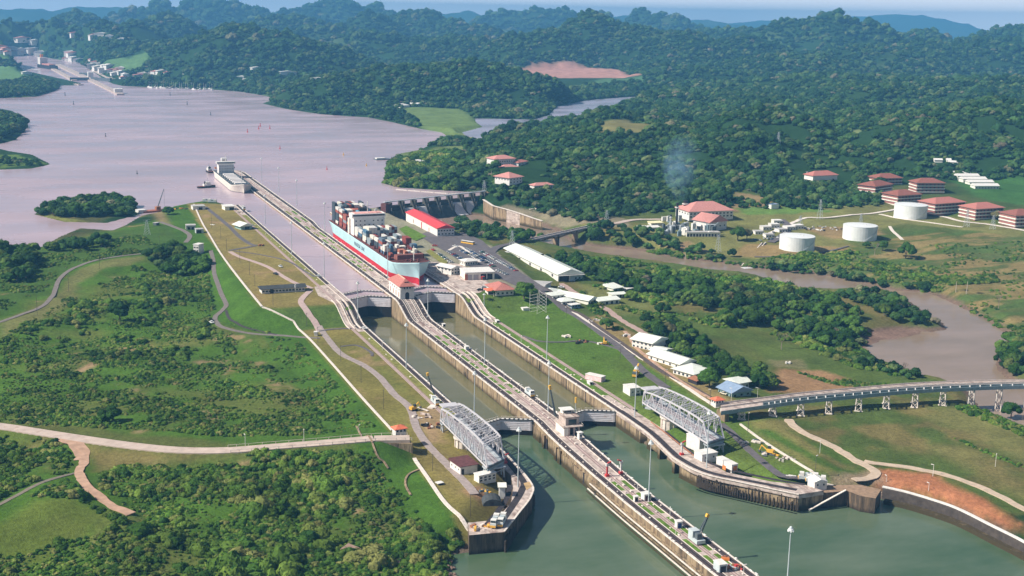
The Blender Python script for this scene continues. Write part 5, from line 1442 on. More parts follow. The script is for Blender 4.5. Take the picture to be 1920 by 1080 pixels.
# ------------------------------------------------------------------ curved viaduct on steel trestles
def dense(pts, n=6): return smooth([(p[0], p[1], p[2]) for p in pts], n)
vz = 16.6
vn = [at(x, y, vz) for x, y in [(1352, 771), (1430, 760), (1500, 750.5), (1600, 741), (1700, 732), (1800, 726.5), (1920, 722.5), (2060, 722), (2250, 726)]]
vf = [at(x, y, vz) for x, y in [(1351, 757), (1430, 747), (1500, 738), (1600, 729), (1700, 720.5), (1800, 716), (1920, 713.5), (2060, 713), (2250, 717)]]
via = thing('viaduct', 'long curving road and rail viaduct on steel trestles east of the locks', 'viaduct')
N_ = dense(vn); Fv = dense(vf)
def quad_strip(name, m, A, Bv, z0, z1, parent, t0=0.0, t1=1.0):
    vs = []
    for a, b_ in zip(A, Bv):
        p = a+(b_-a)*t0; q = a+(b_-a)*t1
        vs += [(p[0], p[1], z1), (q[0], q[1], z1), (q[0], q[1], z0), (p[0], p[1], z0)]
    fs = []
    for i in range(len(A)-1):
        k = 4*i
        for j in range(4): fs.append((k+j, k+4+j, k+4+(j+1) % 4, k+(j+1) % 4))
    e = 4*(len(A)-1); fs += [(0, 1, 2, 3), (e+3, e+2, e+1, e)]
    return MB().add(vs, fs).build(name, m, parent)
M_BLUEG = mat('blue_grey_steel', (0.20, 0.27, 0.30), rough=0.6)
quad_strip('roadway', M_DECK, N_, Fv, vz-0.6, vz, via, 0.42, 1.0)
for i in range(0, len(N_)-1):
    for k in range(1):
        t_ = k/2; a = N_[i]*(1-t_)+N_[i+1]*t_; b_ = Fv[i]*(1-t_)+Fv[i+1]*t_
        MB().beam(a+np.array([0, 0, -0.5]), a+(b_-a)*0.44+np.array([0, 0, -0.5]), 0.55, 0.7).build('floor_beam', M_WHITE, via)
quad_strip('near_girder', M_BLUEG, N_, Fv, vz-2.3, vz-0.1, via, -0.01, 0.03)
quad_strip('rail_girder', M_BLUEG, N_, Fv, vz-1.9, vz-0.15, via, 0.38, 0.42)
quad_strip('far_girder', M_BLUEG, N_, Fv, vz-2.2, vz-0.62, via, 0.95, 0.99)
for tt_ in (0.44, 0.985): quad_strip('parapet', M_PALE, N_, Fv, vz, vz+0.9, via, tt_, tt_+0.015)
for tt_ in (0.62, 0.80): quad_strip('rail', M_RAIL, N_, Fv, vz, vz+0.12, via, tt_, tt_+0.012)
quad_strip('end_slab', M_DECK, [N_[0], N_[3], N_[6]], [Fv[0], Fv[3], Fv[6]], vz-0.5, vz+0.02, via, 0.0, 0.42)
for i, px in enumerate([1392, 1450, 1503, 1556, 1612, 1664, 1718, 1770, 1824, 1876, 1930, 1990]):
    k = min(range(len(N_)*1), key=lambda j: abs((960+FPX*((N_[j]-CAM)@_R)/((N_[j]-CAM)@_f))-px))
    j2 = min(k+1, len(N_)-1); 
    xa = 960+FPX*((N_[k]-CAM)@_R)/((N_[k]-CAM)@_f); xb = 960+FPX*((N_[j2]-CAM)@_R)/((N_[j2]-CAM)@_f)
    f_ = 0 if j2 == k else (px-xa)/(xb-xa)
    a = N_[k]+(N_[j2]-N_[k])*f_; b_ = Fv[k]+(Fv[j2]-Fv[k])*f_
    ax = (b_-a)/np.linalg.norm(b_-a); al = np.array([ax[1], -ax[0], 0])
    z0 = max(float(hgt(a[0], a[1])), -0.5)-1.0; c = (a+b_)/2
    tr = child('trestle', None, via, (0, 0, 0)); tr.empty_display_size = 1
    for s in (-1, 1):
        for e in (-1, 1):
            ft = c+ax*s*4.9+al*e*1.7; tp = c+ax*s*4.0+al*e*1.3
            MB().beam((ft[0], ft[1], z0), (tp[0], tp[1], vz-2.0), 0.55).build('leg', M_PALE, tr)
        ft = c+ax*s*4.9; fb = c+ax*s*4.2
        MB().box((ft[0], ft[1], z0-.5), (2.6, 5.0, 1.6), math.atan2(ax[1], ax[0])).build('footing', M_PALE, tr)
        mb = MB(); zz = z0+0.6; H = vz-2.2-zz
        for q in range(3):
            za = zz+H*q/3; zb_ = zz+H*(q+1)/3; k1 = 4.9-0.9*q/3; k2 = 4.9-0.9*(q+1)/3
            mb.beam(tuple(c[:2]+ax[:2]*s*k1+al[:2]*1.6)+(za,), tuple(c[:2]+ax[:2]*s*k2-al[:2]*1.5)+(zb_,), 0.25)
            mb.beam(tuple(c[:2]+ax[:2]*s*k1-al[:2]*1.6)+(za,), tuple(c[:2]+ax[:2]*s*k2+al[:2]*1.5)+(zb_,), 0.25)
        mb.build('lattice', M_PALE, tr)
    MB().beam(tuple(c[:2]-ax[:2]*5.2)+(vz-2.3,), tuple(c[:2]+ax[:2]*5.2)+(vz-2.3,), 0.8, 0.9).build('cap_beam', M_BLUEG, tr)
# tall end pier of the viaduct
MB().box((*( (N_[0]+Fv[0])[:2]/2+np.array([1.5, 0])), ZL-3), (2.6, 9.0, vz-ZL+0.6), 0.0).build('end_pier', M_WALL, via)

# ------------------------------------------------------------------ west approach road and its abutment
rw = smooth([tuple(at(x, y, z)+np.array([0, 0, 0.0])) for x, y, z in [(-200, 775, 12.4)]+road_w], 5)
rwP = [(p[0], p[1], p[2]+0.45) for p in rw]
M_ROADP = mat('pale_road', (0.50, 0.40, 0.34), var=0.14, scale=0.25, stain=(0.33, 0.22, 0.16), stain_amt=0.2, stain_scale=(0.3, 0.3, 1))
M_ASPH = mat('old_asphalt', (0.125, 0.110, 0.115), var=0.2, scale=0.3)
M_DIRTR = mat('dirt_track', (0.46, 0.29, 0.20), var=0.2, scale=0.35)
ar = path_strip('road', M_ROADP, rwP, 8.6, 0, None, 1.2); tag(ar, 'pale concrete road running to the western swing bridge', None, None, 'structure')
abw = thing('abutment_bridge', 'short approach span with stained concrete abutment at the end of the pale road', 'bridge')
a0, a1, a2 = at(430, 845, 14.8), at(690, 824, 17), at(768, 822, 17)
ra = [at(x, y, z)+np.array([0, 0, .47]) for x, y, z in road_w[5:]]+[a2+np.array([0, 0, .5])]
path_strip('deck', M_ROADP, [ra[-2]+(ra[-1]-ra[-2])*.02, ra[-1]], 8.2, 0, abw, 1.4)
q0, q1 = at(706, 822, 17), a2
d_ = (q1-q0)/np.linalg.norm(q1-q0)
mb = MB(); mb.prism([(q0[0]+1, q0[1]-5.2), (q1[0], q1[1]-5.4), (q1[0]+0.5, q1[1]+4.5), (q0[0]+1, q0[1]+4.2)], [3, 3, 3, 3], 16.0); mb.build('abutment', M_WALL, abw)
for s in (-4.1, 4.1):
    rr = smooth(ra, 4)
    for p in rr: MB().box((p[0], p[1]+s, p[2]-.2), (0.25, 0.25, 1.4)).build('post', M_PALE, abw)
    for p, q in zip(rr[:-1], rr[1:]): MB().beam((p[0], p[1]+s, p[2]+1.15), (q[0], q[1]+s, q[2]+1.15), 0.14).build('handrail', M_PALE, abw)
# concrete road bridge below the dam
cb = thing('road_bridge', 'grey concrete girder road bridge crossing the river below the dam', 'bridge')
ca, cb1 = at(968, 456, 13.8), at(1112, 424, 12.8)
cp = [(ca[0]+(cb1[0]-ca[0])*u_, ca[1]+(cb1[1]-ca[1])*u_, 14.2-0.9*u_) for u_ in np.linspace(0, 1, 9)]
path_strip('roadway', M_ASPH, cp, 9.0, 0, cb, 0.8)
path_strip('parapet', M_PALE, [(p[0]-1.5, p[1]-4.6, p[2]+0.8) for p in cp], 0.5, 0, cb, 2.6)
path_strip('parapet', M_PALE, [(p[0]+1.5, p[1]+4.6, p[2]+0.8) for p in cp], 0.5, 0, cb, 2.0)
for k in (2, 4, 6):
    p = cp[k]; MB().box((p[0], p[1], -3), (3.0, 9.5, p[2]+2.0)).build('pier', M_WALL, cb)
for k in range(0, 8):
    p, q = cp[k], cp[k+1]; m_ = ((p[0]+q[0])/2, (p[1]+q[1])/2)
    dd = 2.6 if k % 2 else 2.6
    MB().beam((p[0], p[1], p[2]-1.6-(1.6 if k in (2, 4, 6) else 0)), (q[0], q[1], q[2]-1.6-(1.6 if k+1 in (2, 4, 6) else 0)), 7.0, 1.8).build('haunched_girder', M_WALL, cb)
# ------------------------------------------------------------------ roads, tracks and low walls draped on the ground
_rn = [0]
def patch(name, m, px, z, label=None):
    _rn[0] += 1; zz = z+0.1+0.012*_rn[0]
    V = [Vector((*at(x, y, z)[:2], 0)) for x, y in px]; mb = MB(); fs = []
    for t in tessellate_polygon([V]):
        a, b_, c = (V[k] for k in t); up = (b_-a).cross(c-a).z
        fs.append(tuple(t) if up > 0 else tuple(reversed(t)))
    mb.add([(v.x, v.y, zz) for v in V], fs); return tag(mb.build(name, m), label, None, None, 'structure')
def road(name, m, px, w, label=None, dz=0.15, n=5, lo=0.0, world=False, th=0.4):
    P = [tuple(G(*p, lo)) for p in px] if not world else px
    _rn[0] += 1; dz += 0.012*_rn[0]
    S = smooth([(p[0], p[1]) for p in P], n); Q = []
    for i in range(len(S)-1):
        k = max(1, int(np.hypot(*(S[i+1][:2]-S[i][:2]))/3)); Q += [S[i]+(S[i+1]-S[i])*j/k for j in range(k)]
    Q.append(S[-1])
    zz = []
    for p in Q:
        zz.append(max(float(hgt(p[0]+ox, p[1]+oy)) for ox, oy in ((0, 0), (w/2, 0), (-w/2, 0), (0, w/2), (0, -w/2))))
    o = path_strip(name, m, [(q[0], q[1], z+dz) for q, z in zip(Q, zz)], w, 0, None, th, None, 0.45 if ('dirt' in name or 'track' in name) and 'railway' not in name else 0.16)
    return tag(o, label, None, None, 'structure')
road('dirt_road', M_DIRTR, [(152, 838), (160, 852), (157, 868), (148, 882), (152, 896), (165, 915), (190, 935), (215, 952), (246, 966)], 4.6, 'red dirt road branching off the pale road')
road('dirt_road', M_DIRTR, [(112, 822), (140, 832), (150, 845), (156, 862)], 7.0)
road('field_track', mat('grey_track', (0.20, 0.17, 0.13)), [(-30, 962), (0, 946), (40, 925), (80, 905), (128, 891), (146, 886)], 2.2)
M_GRT = mat('worn_tarmac', (0.19, 0.16, 0.145), var=.2)
road('hill_road', M_GRT, [(-40, 622), (0, 604), (40, 590), (72, 578), (92, 563), (102, 548), (108, 530), (120, 515), (145, 500), (190, 486), (265, 476)], 3.6, 'narrow asphalt road curving over the grassy bank')
road('service_road', M_GRT, [(395, 470), (400, 490), (402, 515), (412, 545), (424, 572), (418, 582), (405, 592), (404, 602), (418, 614), (450, 622), (500, 628), (560, 632), (600, 634)], 3.6, 'service road winding down below the western lawn')
road('service_road', mat('black_track', (0.06, 0.05, 0.05)), [(424, 583), (430, 598), (450, 610), (490, 622), (520, 628)], 2.2)
road('service_road', M_GRT, [(300, 416), (325, 425), (345, 433), (356, 443), (348, 455)], 4.5)
road('lawn_road', M_PATH, [(431, 472), (450, 482), (480, 492), (505, 502), (530, 518), (552, 530), (572, 536), (585, 541)], 4.0, 'reddish service road across the dry western lawn')
road('lawn_road', M_ASPH, [(385, 388), (400, 400), (430, 425), (450, 445), (470, 458), (478, 461), (440, 468), (431, 470)], 4.2, 'grey road across the dry western lawn')
road('lawn_track', M_ASPH, [(440, 471), (490, 478), (540, 490), (570, 508), (590, 520)], 2.0)
road('lawn_road', M_PATH, [(582, 545), (570, 556), (564, 566), (570, 576), (580, 592), (592, 608), (600, 622)], 4.6, 'pale footway leading down the green bank')
road('lawn_road', mat('worn_road', (0.33, 0.27, 0.25), var=0.2), [(598, 612), (615, 636), (640, 664), (680, 684), (710, 706), (740, 740), (768, 765), (780, 800), (800, 832), (835, 868), (872, 905), (890, 928)], 4.4, 'worn road following the western lock wall lawns')
road('lawn_track', M_ASPH, [(640, 650), (670, 648), (695, 660), (698, 668)], 2.0)
road('lawn_track', M_ASPH, [(598, 622), (620, 618), (660, 616)], 2.6)
road('bank_steps', M_WHITE, [(395, 421), (402, 422)], 2)
# east side
road('east_road', M_ASPH, [(1012, 548), (1040, 566), (1080, 592), (1120, 620), (1160, 650), (1190, 680), (1205, 695), (1228, 712), (1250, 728)], 6.0, 'grey asphalt road beside the eastern lawn')
road('footway', M_PALE, [(1030, 560), (1060, 574), (1100, 602), (1140, 628), (1180, 656), (1202, 672), (1222, 682), (1260, 708), (1310, 742), (1345, 765)], 2.6, 'long pale footway between the asphalt road and the railway')
road('railway_track', mat('track_ballast', (0.10, 0.075, 0.065), var=0.3), [(985, 520), (1040, 556), (1090, 590), (1120, 612), (1160, 640), (1200, 668), (1240, 696), (1290, 722), (1330, 745)], 3.6, 'dark ballasted railway track leading towards the viaduct')
road('dirt_road', mat('pink_dirt', (0.40, 0.28, 0.24)), [(1052, 532), (1075, 548), (1110, 568), (1150, 590), (1180, 610), (1215, 630)], 5.0, 'pinkish dirt road past the workshops to the cottages')
road('dirt_road', M_DIRTR, [(1172, 622), (1180, 632), (1196, 655), (1240, 690), (1300, 730), (1360, 760)], 2.4)
road('east_track', M_ASPH, [(980, 630), (1010, 640), (1050, 642), (1100, 640), (1160, 655), (1190, 668)], 2.2)
road('dirt_road', mat('pale_dirt', (0.50, 0.39, 0.29), var=0.15), [(1478, 788), (1490, 802), (1520, 820), (1560, 838), (1600, 862), (1640, 884), (1630, 898), (1600, 905)], 5.0, 'pale dirt road under the viaduct to the canal bank')
road('dirt_road', mat('pale_dirt', (0.50, 0.39, 0.29)), [(1620, 866), (1660, 872), (1720, 880), (1780, 893), (1850, 920), (1900, 945), (1960, 975)], 4.4, 'pale dirt road along the eastern field')
road('tail_road', M_ASPH, [(1352, 795), (1375, 815), (1400, 840), (1425, 862), (1450, 885), (1480, 898), (1530, 905)], 4.2, 'asphalt strip along the lawn of the eastern wing wall')
road('power_road', M_PALE, [(1440, 440), (1500, 412), (1560, 408), (1640, 400), (1690, 390)], 5.0, 'pale road behind the white tanks')
road('power_road', M_PALE, [(1650, 402), (1700, 412), (1760, 420), (1805, 426)], 4.0)
road('power_road', M_PALE, [(1755, 403), (1800, 415), (1860, 422), (1960, 440)], 5.0)
road('power_road', M_ROADP, [(1100, 427), (1150, 420), (1200, 412), (1260, 412)], 8.0, 'road from the concrete bridge to the power station')
road('tank_road', M_ASPH, [(1415, 482), (1450, 482), (1500, 478), (1560, 470), (1590, 462)], 3.0)
road('tank_road', M_PALE, [(1668, 425), (1675, 435), (1692, 450)], 3.4)
patch('car_park', M_ASPH, [(786, 442), (812, 430), (845, 440), (870, 436), (905, 452), (930, 476), (962, 500), (985, 520), (1000, 532), (975, 540), (930, 520), (896, 508), (868, 494), (838, 474), (806, 456)], ZU, 'asphalt car park between the red and the white long sheds')
road('car_park_road', M_ASPH, [(985, 452), (950, 460), (926, 468), (922, 478), (935, 490), (960, 508), (990, 528), (1020, 548)], 8.0, 'curved asphalt road by the long white shed')
patch('lawn', M_GRASS, [(748, 430), (762, 424), (800, 444), (780, 452), (765, 446)], ZU+.1, 'small lawn between the ship and the red roofed shed')
patch('lawn', M_GRASSD, [(798, 472), (806, 468), (840, 492), (834, 500)], ZU+.1)
road('pale_strip', M_PALE, [(842, 470), (862, 462), (885, 480), (900, 492)], 3, n=2)
road('plant_road', M_ASPH, [(1445, 455), (1470, 440), (1478, 425), (1465, 412)], 8.0)
# white parapet walls at the edge of the western platform
def low_wall(label, pts, w, h, m=M_PALE):
    t = thing('parapet_wall', label, 'low wall'); P = smooth(pts, 5)
    zz = [max(float(hgt(p[0], p[1])), float(hgt(p[0]+1.5, p[1])), float(hgt(p[0]-1.5, p[1]))) for p in P]
    path_strip('coping', m, [(p[0], p[1], z+h) for p, z in zip(P, zz)], w, 0, t, 0.45)
    path_strip('wall', M_PALE, [(p[0], p[1], z+h-0.452) for p, z in zip(P, zz)], w*0.7, 0, t, 1.8)
    return t
low_wall('long white topped wall along the edge of the dry upper lawn', [tuple(G(x, y)[:2]) for x, y in [(352, 380), (375, 410), (395, 445), (415, 478), (450, 525), (491, 576)]], 1.5, 0.8)
low_wall('white topped wall going down beside the footway bank', [tuple(G(x, y)[:2]) for x, y in [(492, 577), (520, 588), (551, 603)]], 1.3, 0.7)
low_wall('straight white wall along the lower western lawn', [tuple(G(x, y)[:2]) for x, y in [(551, 604), (580, 636), (620, 680), (680, 748), (735, 808)]], 1.4, 0.7)
low_wall('weathered grey wall edging the southern tip lawn', [tuple(G(x, y)[:2]) for x, y in [(777, 862), (800, 895), (835, 945), (872, 985), (885, 999)]], 1.9, 0.8, M_PALE)
low_wall('grey garden wall between the eastern lawn and the mown strips', [tuple(G(x, y)[:2]) for x, y in [(1388, 797), (1430, 828), (1480, 860), (1530, 893), (1563, 914)]], 1.2, 0.9, M_PALE)
# stone faced canal bank on the right
rv = [(1655, 912), (1700, 922), (1760, 940), (1800, 955), (1860, 985), (1925, 1018), (2000, 1065)]
rvw = [tuple(at(x, y, 6.0)[:2]) for x, y in rv]
t = thing('retaining_wall', 'curved canal bank wall with pale coping and dark face beside the red earth', 'retaining wall')
P = smooth(rvw, 6)
path_strip('coping', M_WHITE, [(p[0], p[1], 6.2) for p in P], 1.6, 0, t, 0.6)
path_strip('face', mat('dark_wall', (0.075, 0.06, 0.05), var=0.3), [(p[0]-0.6, p[1]-1.2, 5.6) for p in P], 2.0, 0, t, 8)
path_strip('berm', M_WALL, [(p[0]-3.5, p[1]-6.5, 2.0) for p in P], 3.0, 0, t, 4)
ROCK = []
for i in range(4):
    rg = np.random.default_rng(50+i); v, f = ICO1
    ROCK.append(fast_mesh('rock', v*np.array([1, 0.8, 0.6])*(0.75+0.5*rg.random((len(v), 1))), f, mat('bank_stone', (0.30, 0.25, 0.21), var=0.3), False))
rg = random.Random(8); mb = MB()
wl = smooth([tuple(at(x, y, 0)[:2]) for x, y in [(1632, 936), (1660, 934), (1720, 948), (1800, 973), (1870, 1003), (1930, 1040), (1990, 1085)]], 14)
v, f = ICO1
for p in wl:
    for k in range(9):
        c = np.array([p[0]+rg.uniform(-2.5, 2.5), p[1]+rg.uniform(-1.2, 5.5), 0]); c[2] = 0.1+max(0, (c[1]-p[1]))*0.28+rg.uniform(-.2, .3)
        s = rg.uniform(0.35, 0.9); mb.add(v*s*np.array([1, .85, .7])+c, [tuple(int(i) for i in q) for q in f])
tag(mb.build('rock_bank', mat('bank_stone', (0.30, 0.25, 0.21), var=0.3)), 'loose grey stones along the right canal bank', None, None, 'stuff')
mb = MB()
for p in smooth([tuple(at(x, y, 0)[:2]) for x, y in [(838, 1035), (843, 1060), (850, 1085), (870, 1130)]], 12)+smooth([tuple(at(x, y, 0)[:2]) for x, y in [(840, 1030), (860, 1028), (880, 1028)]], 8):
    for k in range(6):
        c = np.array([p[0]+rg.uniform(-5, 1.5), p[1]+rg.uniform(-1.2, 3.5), 0.3+rg.uniform(-.3, 1.0)]); s = rg.uniform(0.4, 1.1); mb.add(v*s*np.array([1, .85, .7])+c, [tuple(int(i) for i in q) for q in f])
tag(mb.build('shore_rocks', mat('brown_stone', (0.22, 0.15, 0.11), var=0.3)), 'brown rocks on the shore below the jungle', None, None, 'stuff')
# foreground track spur
road('dirt_road', mat('wet_dirt', (0.30, 0.20, 0.15), var=0.25), [(645, 1028), (670, 1036), (700, 1042), (730, 1048), (752, 1052)], 6.5, 'short dirt track ending above the shore')
# drains and cut ditches
road('drain', M_WALL, [(668, 800), (700, 838), (720, 868), (728, 880)], 1.0)
road('drain', M_WALL, [(790, 880), (765, 892), (760, 910), (770, 930)], 1.0)
# ------------------------------------------------------------------ buildings
M_RTILE = mat('red_tile', (0.44, 0.165, 0.135), var=0.16, scale=0.9, stain=(0.26, 0.10, 0.08), stain_amt=0.1, stain_scale=(0.5, 0.5, 1))
M_RSHEET = mat('red_sheet_roof', (0.62, 0.07, 0.075), var=0.10, scale=0.5, rough=0.55)
M_WSHEET = mat('white_sheet_roof', (0.74, 0.76, 0.68), var=0.08, scale=0.4, rough=0.5, stain=(0.50, 0.46, 0.38), stain_amt=0.08, stain_scale=(0.1, 1, 1))
M_GSHEET = mat('grey_sheet_roof', (0.46, 0.44, 0.42), var=0.15, scale=0.5, rough=0.6)
M_BSHEET = mat('blue_grey_roof', (0.24, 0.32, 0.44), var=0.12, scale=0.5, rough=0.5)
M_DKROOF = mat('dark_felt_roof', (0.055, 0.060, 0.062), var=0.3, scale=0.4)
M_MAROON = mat('maroon_roof', (0.12, 0.045, 0.045), var=0.25, scale=0.5)
M_BRTILE = mat('brown_tile', (0.27, 0.10, 0.075), var=0.2, scale=0.7)
M_OWALL = mat('off_white_wall', (0.78, 0.75, 0.66), var=0.07, scale=0.4, stain=(0.45, 0.38, 0.28), stain_amt=0.06, stain_scale=(.4, .4, .3))
M_BRICK = mat('red_brick_wall', (0.42, 0.16, 0.11), var=0.15, scale=1.2)
M_GREYD = mat('shutter_door', (0.42, 0.40, 0.41), var=0.08)

def bld(name, label, cat, L_, R_, depth, h, roof=('hip', 2.0, M_RTILE), z=None, wall=None, win=(), door=(), group=None, over=0.6, base=0.0, world=None):
    """A building on the ground line L_..R_ (two pixels at the foot of its front), going back by depth.
    win: (side, count, sill, width, height[, material]) rows of windows on side F, B, L or R; door: (side, offset, width, height)."""
    if world is not None:
        A, Bq = np.array(world[0], float), np.array(world[1], float); zz = z if z is not None else float(hgt((A[0]+Bq[0])/2, (A[1]+Bq[1])/2))
    else:
        if z is None: A = G(*L_); Bq = G(*R_); zz = min(A[2], Bq[2])
        else: A = at(*L_, z); Bq = at(*R_, z); zz = z
    c = (A[:2]+Bq[:2])/2; w = float(np.hypot(*(Bq[:2]-A[:2]))); rz = math.atan2(Bq[1]-A[1], Bq[0]-A[0])
    t = thing(name, label, cat, (c[0], c[1], zz), rz, group)
    wall = wall or M_OWALL
    rt, rise, rm = roof[:3]; axis = roof[3] if len(roof) > 3 else ('x' if w > depth else 'y')
    mb = MB().box((0, depth/2, -1.2), (w, depth, h+1.2))
    if rt == 'gable':      # gable triangles belong to the wall
        if axis == 'x':
            for s in (-1, 1):
                x = s*(w/2-0.02); mb.add([(x, 0, h), (x, depth, h), (x, depth/2, h+rise*depth/(depth+2*over))], [(0, 1, 2)])
        else:
            for y in (0.02, depth-0.02): mb.add([(-w/2, y, h), (w/2, y, h), (0, y, h+rise*w/(w+2*over))], [(0, 1, 2)])
    mb.build('wall', wall, t)
    r = MB()
    if rt == 'flat':
        r.box((0, depth/2, h), (w+over, depth+over, rise if rise > 0 else 0.4))
    elif rt == 'shed':
        r.add([(-w/2-over, -over, h+.1), (w/2+over, -over, h+.1), (w/2+over, depth+over, h+rise), (-w/2-over, depth+over, h+rise), (-w/2-over, -over, h-.15), (w/2+over, -over, h-.15), (w/2+over, depth+over, h-.15), (-w/2-over, depth+over, h-.15)],
              [(0, 1, 2, 3), (4, 5, 1, 0), (5, 6, 2, 1), (6, 7, 3, 2), (7, 4, 0, 3), (7, 6, 5, 4)])
    else:
        hp = {'gable': 0.0, 'hip': 1.0}[rt]
        if axis == 'x': r.gable((0, depth/2, h+.05), (depth, w, 0), rise, math.pi/2, over, hp)
        else: r.gable((0, depth/2, h+.05), (w, depth, 0), rise, 0, over, hp)
    r.build('roof', rm, t)
    def place(side, u, zc_, ww, hh, m, nm, frame=True):
        if side == 'F': p = (u*w-w/2, -0.03, zc_); sz = (ww, 0.12, hh)
        elif side == 'B': p = (u*w-w/2, depth+0.03, zc_); sz = (ww, 0.12, hh)
        elif side == 'L': p = (-w/2-0.03, u*depth, zc_); sz = (0.12, ww, hh)
        else: p = (w/2+0.03, u*depth, zc_); sz = (0.12, ww, hh)
        key = ('m', round(sz[0], 2), round(sz[1], 2), round(hh, 2), m.name)
        if key not in _kids: _kids[key] = MB().box((0, 0, 0), sz).data(nm, m)
        o = child(nm, _kids[key], t, p)
        if frame:
            f = ('f',)+key
            if f not in _kids:
                s1 = tuple(v+0.35 if v > 0.2 else v-0.05 for v in sz[:2]); mm = MB().box((0, 0, -0.28), (s1[0], s1[1], 0.22)); _kids[f] = mm.data('sill', M_PALE)
            child('sill', _kids[f], o)
    for wd in win:
        side, n_, sill, ww, hh = wd[:5]; m = wd[5] if len(wd) > 5 else M_GLASS
        for i in range(n_): place(side, (i+0.5)/n_, sill, ww, hh, m, 'window', n_ <= 24)
    for dd in door:
        side, u, ww, hh = dd[:4]; place(side, u, 0.05, ww, hh, dd[4] if len(dd) > 4 else M_DOOR, 'door', False)
    return t

# control house on the central wall
ch = bld('control_house', 'white control house with red hip roof and arched doorway on the central wall', 'control house', None, None, 31, 9.8, ('hip', 4.6, M_RTILE, 'y'), z=ZU+0.05, wall=M_WHITE, over=1.2,
         world=((-5.4, 259.5), (5.6, 259.5)), win=[('L', 5, 6.4, 1.3, 1.1), ('L', 4, 1.2, 1.6, 3.6, M_RUST), ('R', 5, 5.6, 1.2, 1.2), ('F', 5, 7.9, 1.5, 1.2)])
mb = MB(); v_ = [(-1.6, -0.1, 0), (1.6, -0.1, 0)]+[(1.6*math.cos(a), -0.1, 3.6+1.7*math.sin(a)) for a in np.linspace(0, math.pi, 9)]
mb.ngon(v_); mb.build('arched_door', M_DOOR, ch)
MB().box((0, -0.25, 7.0), (11.4, 0.9, 0.35)).build('cornice', M_WHITE, ch)
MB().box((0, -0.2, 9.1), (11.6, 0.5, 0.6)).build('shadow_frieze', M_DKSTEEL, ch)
for s in (-1, 1): MB().box((s*4.8, -0.15, 0), (1.6, 0.35, 9.0)).build('pilaster', M_WHITE, ch)
MB().box((0, 3.5, 11.2), (3.4, 2.6, 1.9)).build('dormer', M_RTILE, ch); MB().box((0, 2.15, 11.7), (3.0, 0.12, 1.0)).build('louvre', M_DOOR, ch)
MB().box((0, 15.5, 14.15), (0.7, 19.5, 0.5)).build('ridge_tile', mat('ridge_tile', (0.70, 0.48, 0.36)), ch)

# lower control stand on the central wall
lc = thing('control_stand', 'concrete control stand with stilted deck on the central wall between the lower gates', 'control stand', (0.6, -46, ZL+0.05), -0.04)
MB().box((-3.0, -0.5, 0), (2.6, 13.0, 4.6)).build('base_wall', M_OWALL, lc)
for x, y in ((4.4, -6.3), (4.4, 6.3), (-1.4, -6.6), (1.6, -6.6)): MB().box((x, y, 0), (0.9, 0.9, 4.6)).build('column', M_DECK, lc)
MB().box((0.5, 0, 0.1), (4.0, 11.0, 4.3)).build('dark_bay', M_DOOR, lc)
MB().box((0.7, 0.2, 4.6), (11.5, 15.6, 0.5)).build('deck', M_DECK, lc)
MB().box((1.2, 0.8, 5.1), (7.6, 10.5, 4.3)).build('upper_room', M_DECK, lc)
MB().box((1.4, -4.52, 5.3), (4.6, 0.1, 3.0)).build('window', M_GLASS, lc)
MB().box((1.2, 0.8, 9.4), (8.6, 11.4, 0.35)).build('room_roof', M_DECK, lc)
MB().box((1.0, 4.2, 9.7), (5.4, 4.4, 1.9)).build('cabin', M_OWALL, lc); MB().box((1.0, 1.95, 10.2), (4.4, 0.12, 1.1)).build('cabin_window', M_GLASS, lc)
MB().box((1.0, 4.2, 11.6), (7.2, 6.2, 0.35)).build('cabin_roof', M_WHITE, lc)
mb = MB()
for s in (-1, 1):
    mb.beam((-5, s*7.9, 6.2), (6.4, s*7.9, 6.2), 0.12); mb.beam((s*5.6+.7, -7.9, 6.2), (s*5.6+.7, 7.9, 6.2), 0.12)
    for k in range(7): mb.beam((-5+k*1.9, s*7.9, 5.1), (-5+k*1.9, s*7.9, 6.2), 0.1)
mb.build('handrail', M_PALE, lc)
MB().tube((5.6, 2.0, 5), (5.6, 2.0, 15.5), 0.14).build('signal_pole', M_STEEL, lc)
MB().tube((5.6, 2.0, 15.5), (5.6, 2.0, 18.6), 0.55).build('signal_lamp', M_YEL, lc)
bld('hut', 'small white hut with a black window just below the control stand', 'hut', (1086, 824), (1092, 823), 2.2, 3.4, ('flat', 0.4, M_WHITE), z=ZL+0.05, wall=M_WHITE, win=[('F', 1, 1.5, 1.0, 1.0)], over=0.8)

# west bank, lower
bld('store_building', 'white store building with dark maroon roof behind the western swing bridge', 'building', (863.3, 891), (895, 885.5), 11.5, 4.4, ('shed', 0.8, M_MAROON), z=ZL, wall=M_WHITE, win=[('L', 3, 2.0, .8, .8)], door=[('F', 0.14, 1.3, 2.9)], over=0.7)
bld('site_office', 'long low white cabin with two rows of windows under the western bridge end', 'cabin', (898, 906), (930, 899), 4.6, 3.6, ('flat', 0.3, M_WHITE), z=ZL, wall=M_OWALL, win=[('F', 4, 2.1, 1.3, .7), ('F', 4, 0.7, 1.3, .7)])
bld('hut', 'white hut with dark open side beside the curved track on the western tip', 'hut', (936, 931), (947, 931), 5, 4.6, ('flat', 0.35, M_OWALL), z=ZL+0.05, wall=M_WHITE, door=[('R', 0.5, 3.5, 3.6)], over=1.4)
q = thing('quonset_hut', 'black half round shelter on the lawn of the western tip', 'shelter', (*at(924, 949, ZL)[:2], ZL), -0.25)
mb = MB(); n_ = 9
vs = [(4.6*math.cos(a), y, 3.3*math.sin(a)) for y in (0, 8.5) for a in np.linspace(0, math.pi, n_)]
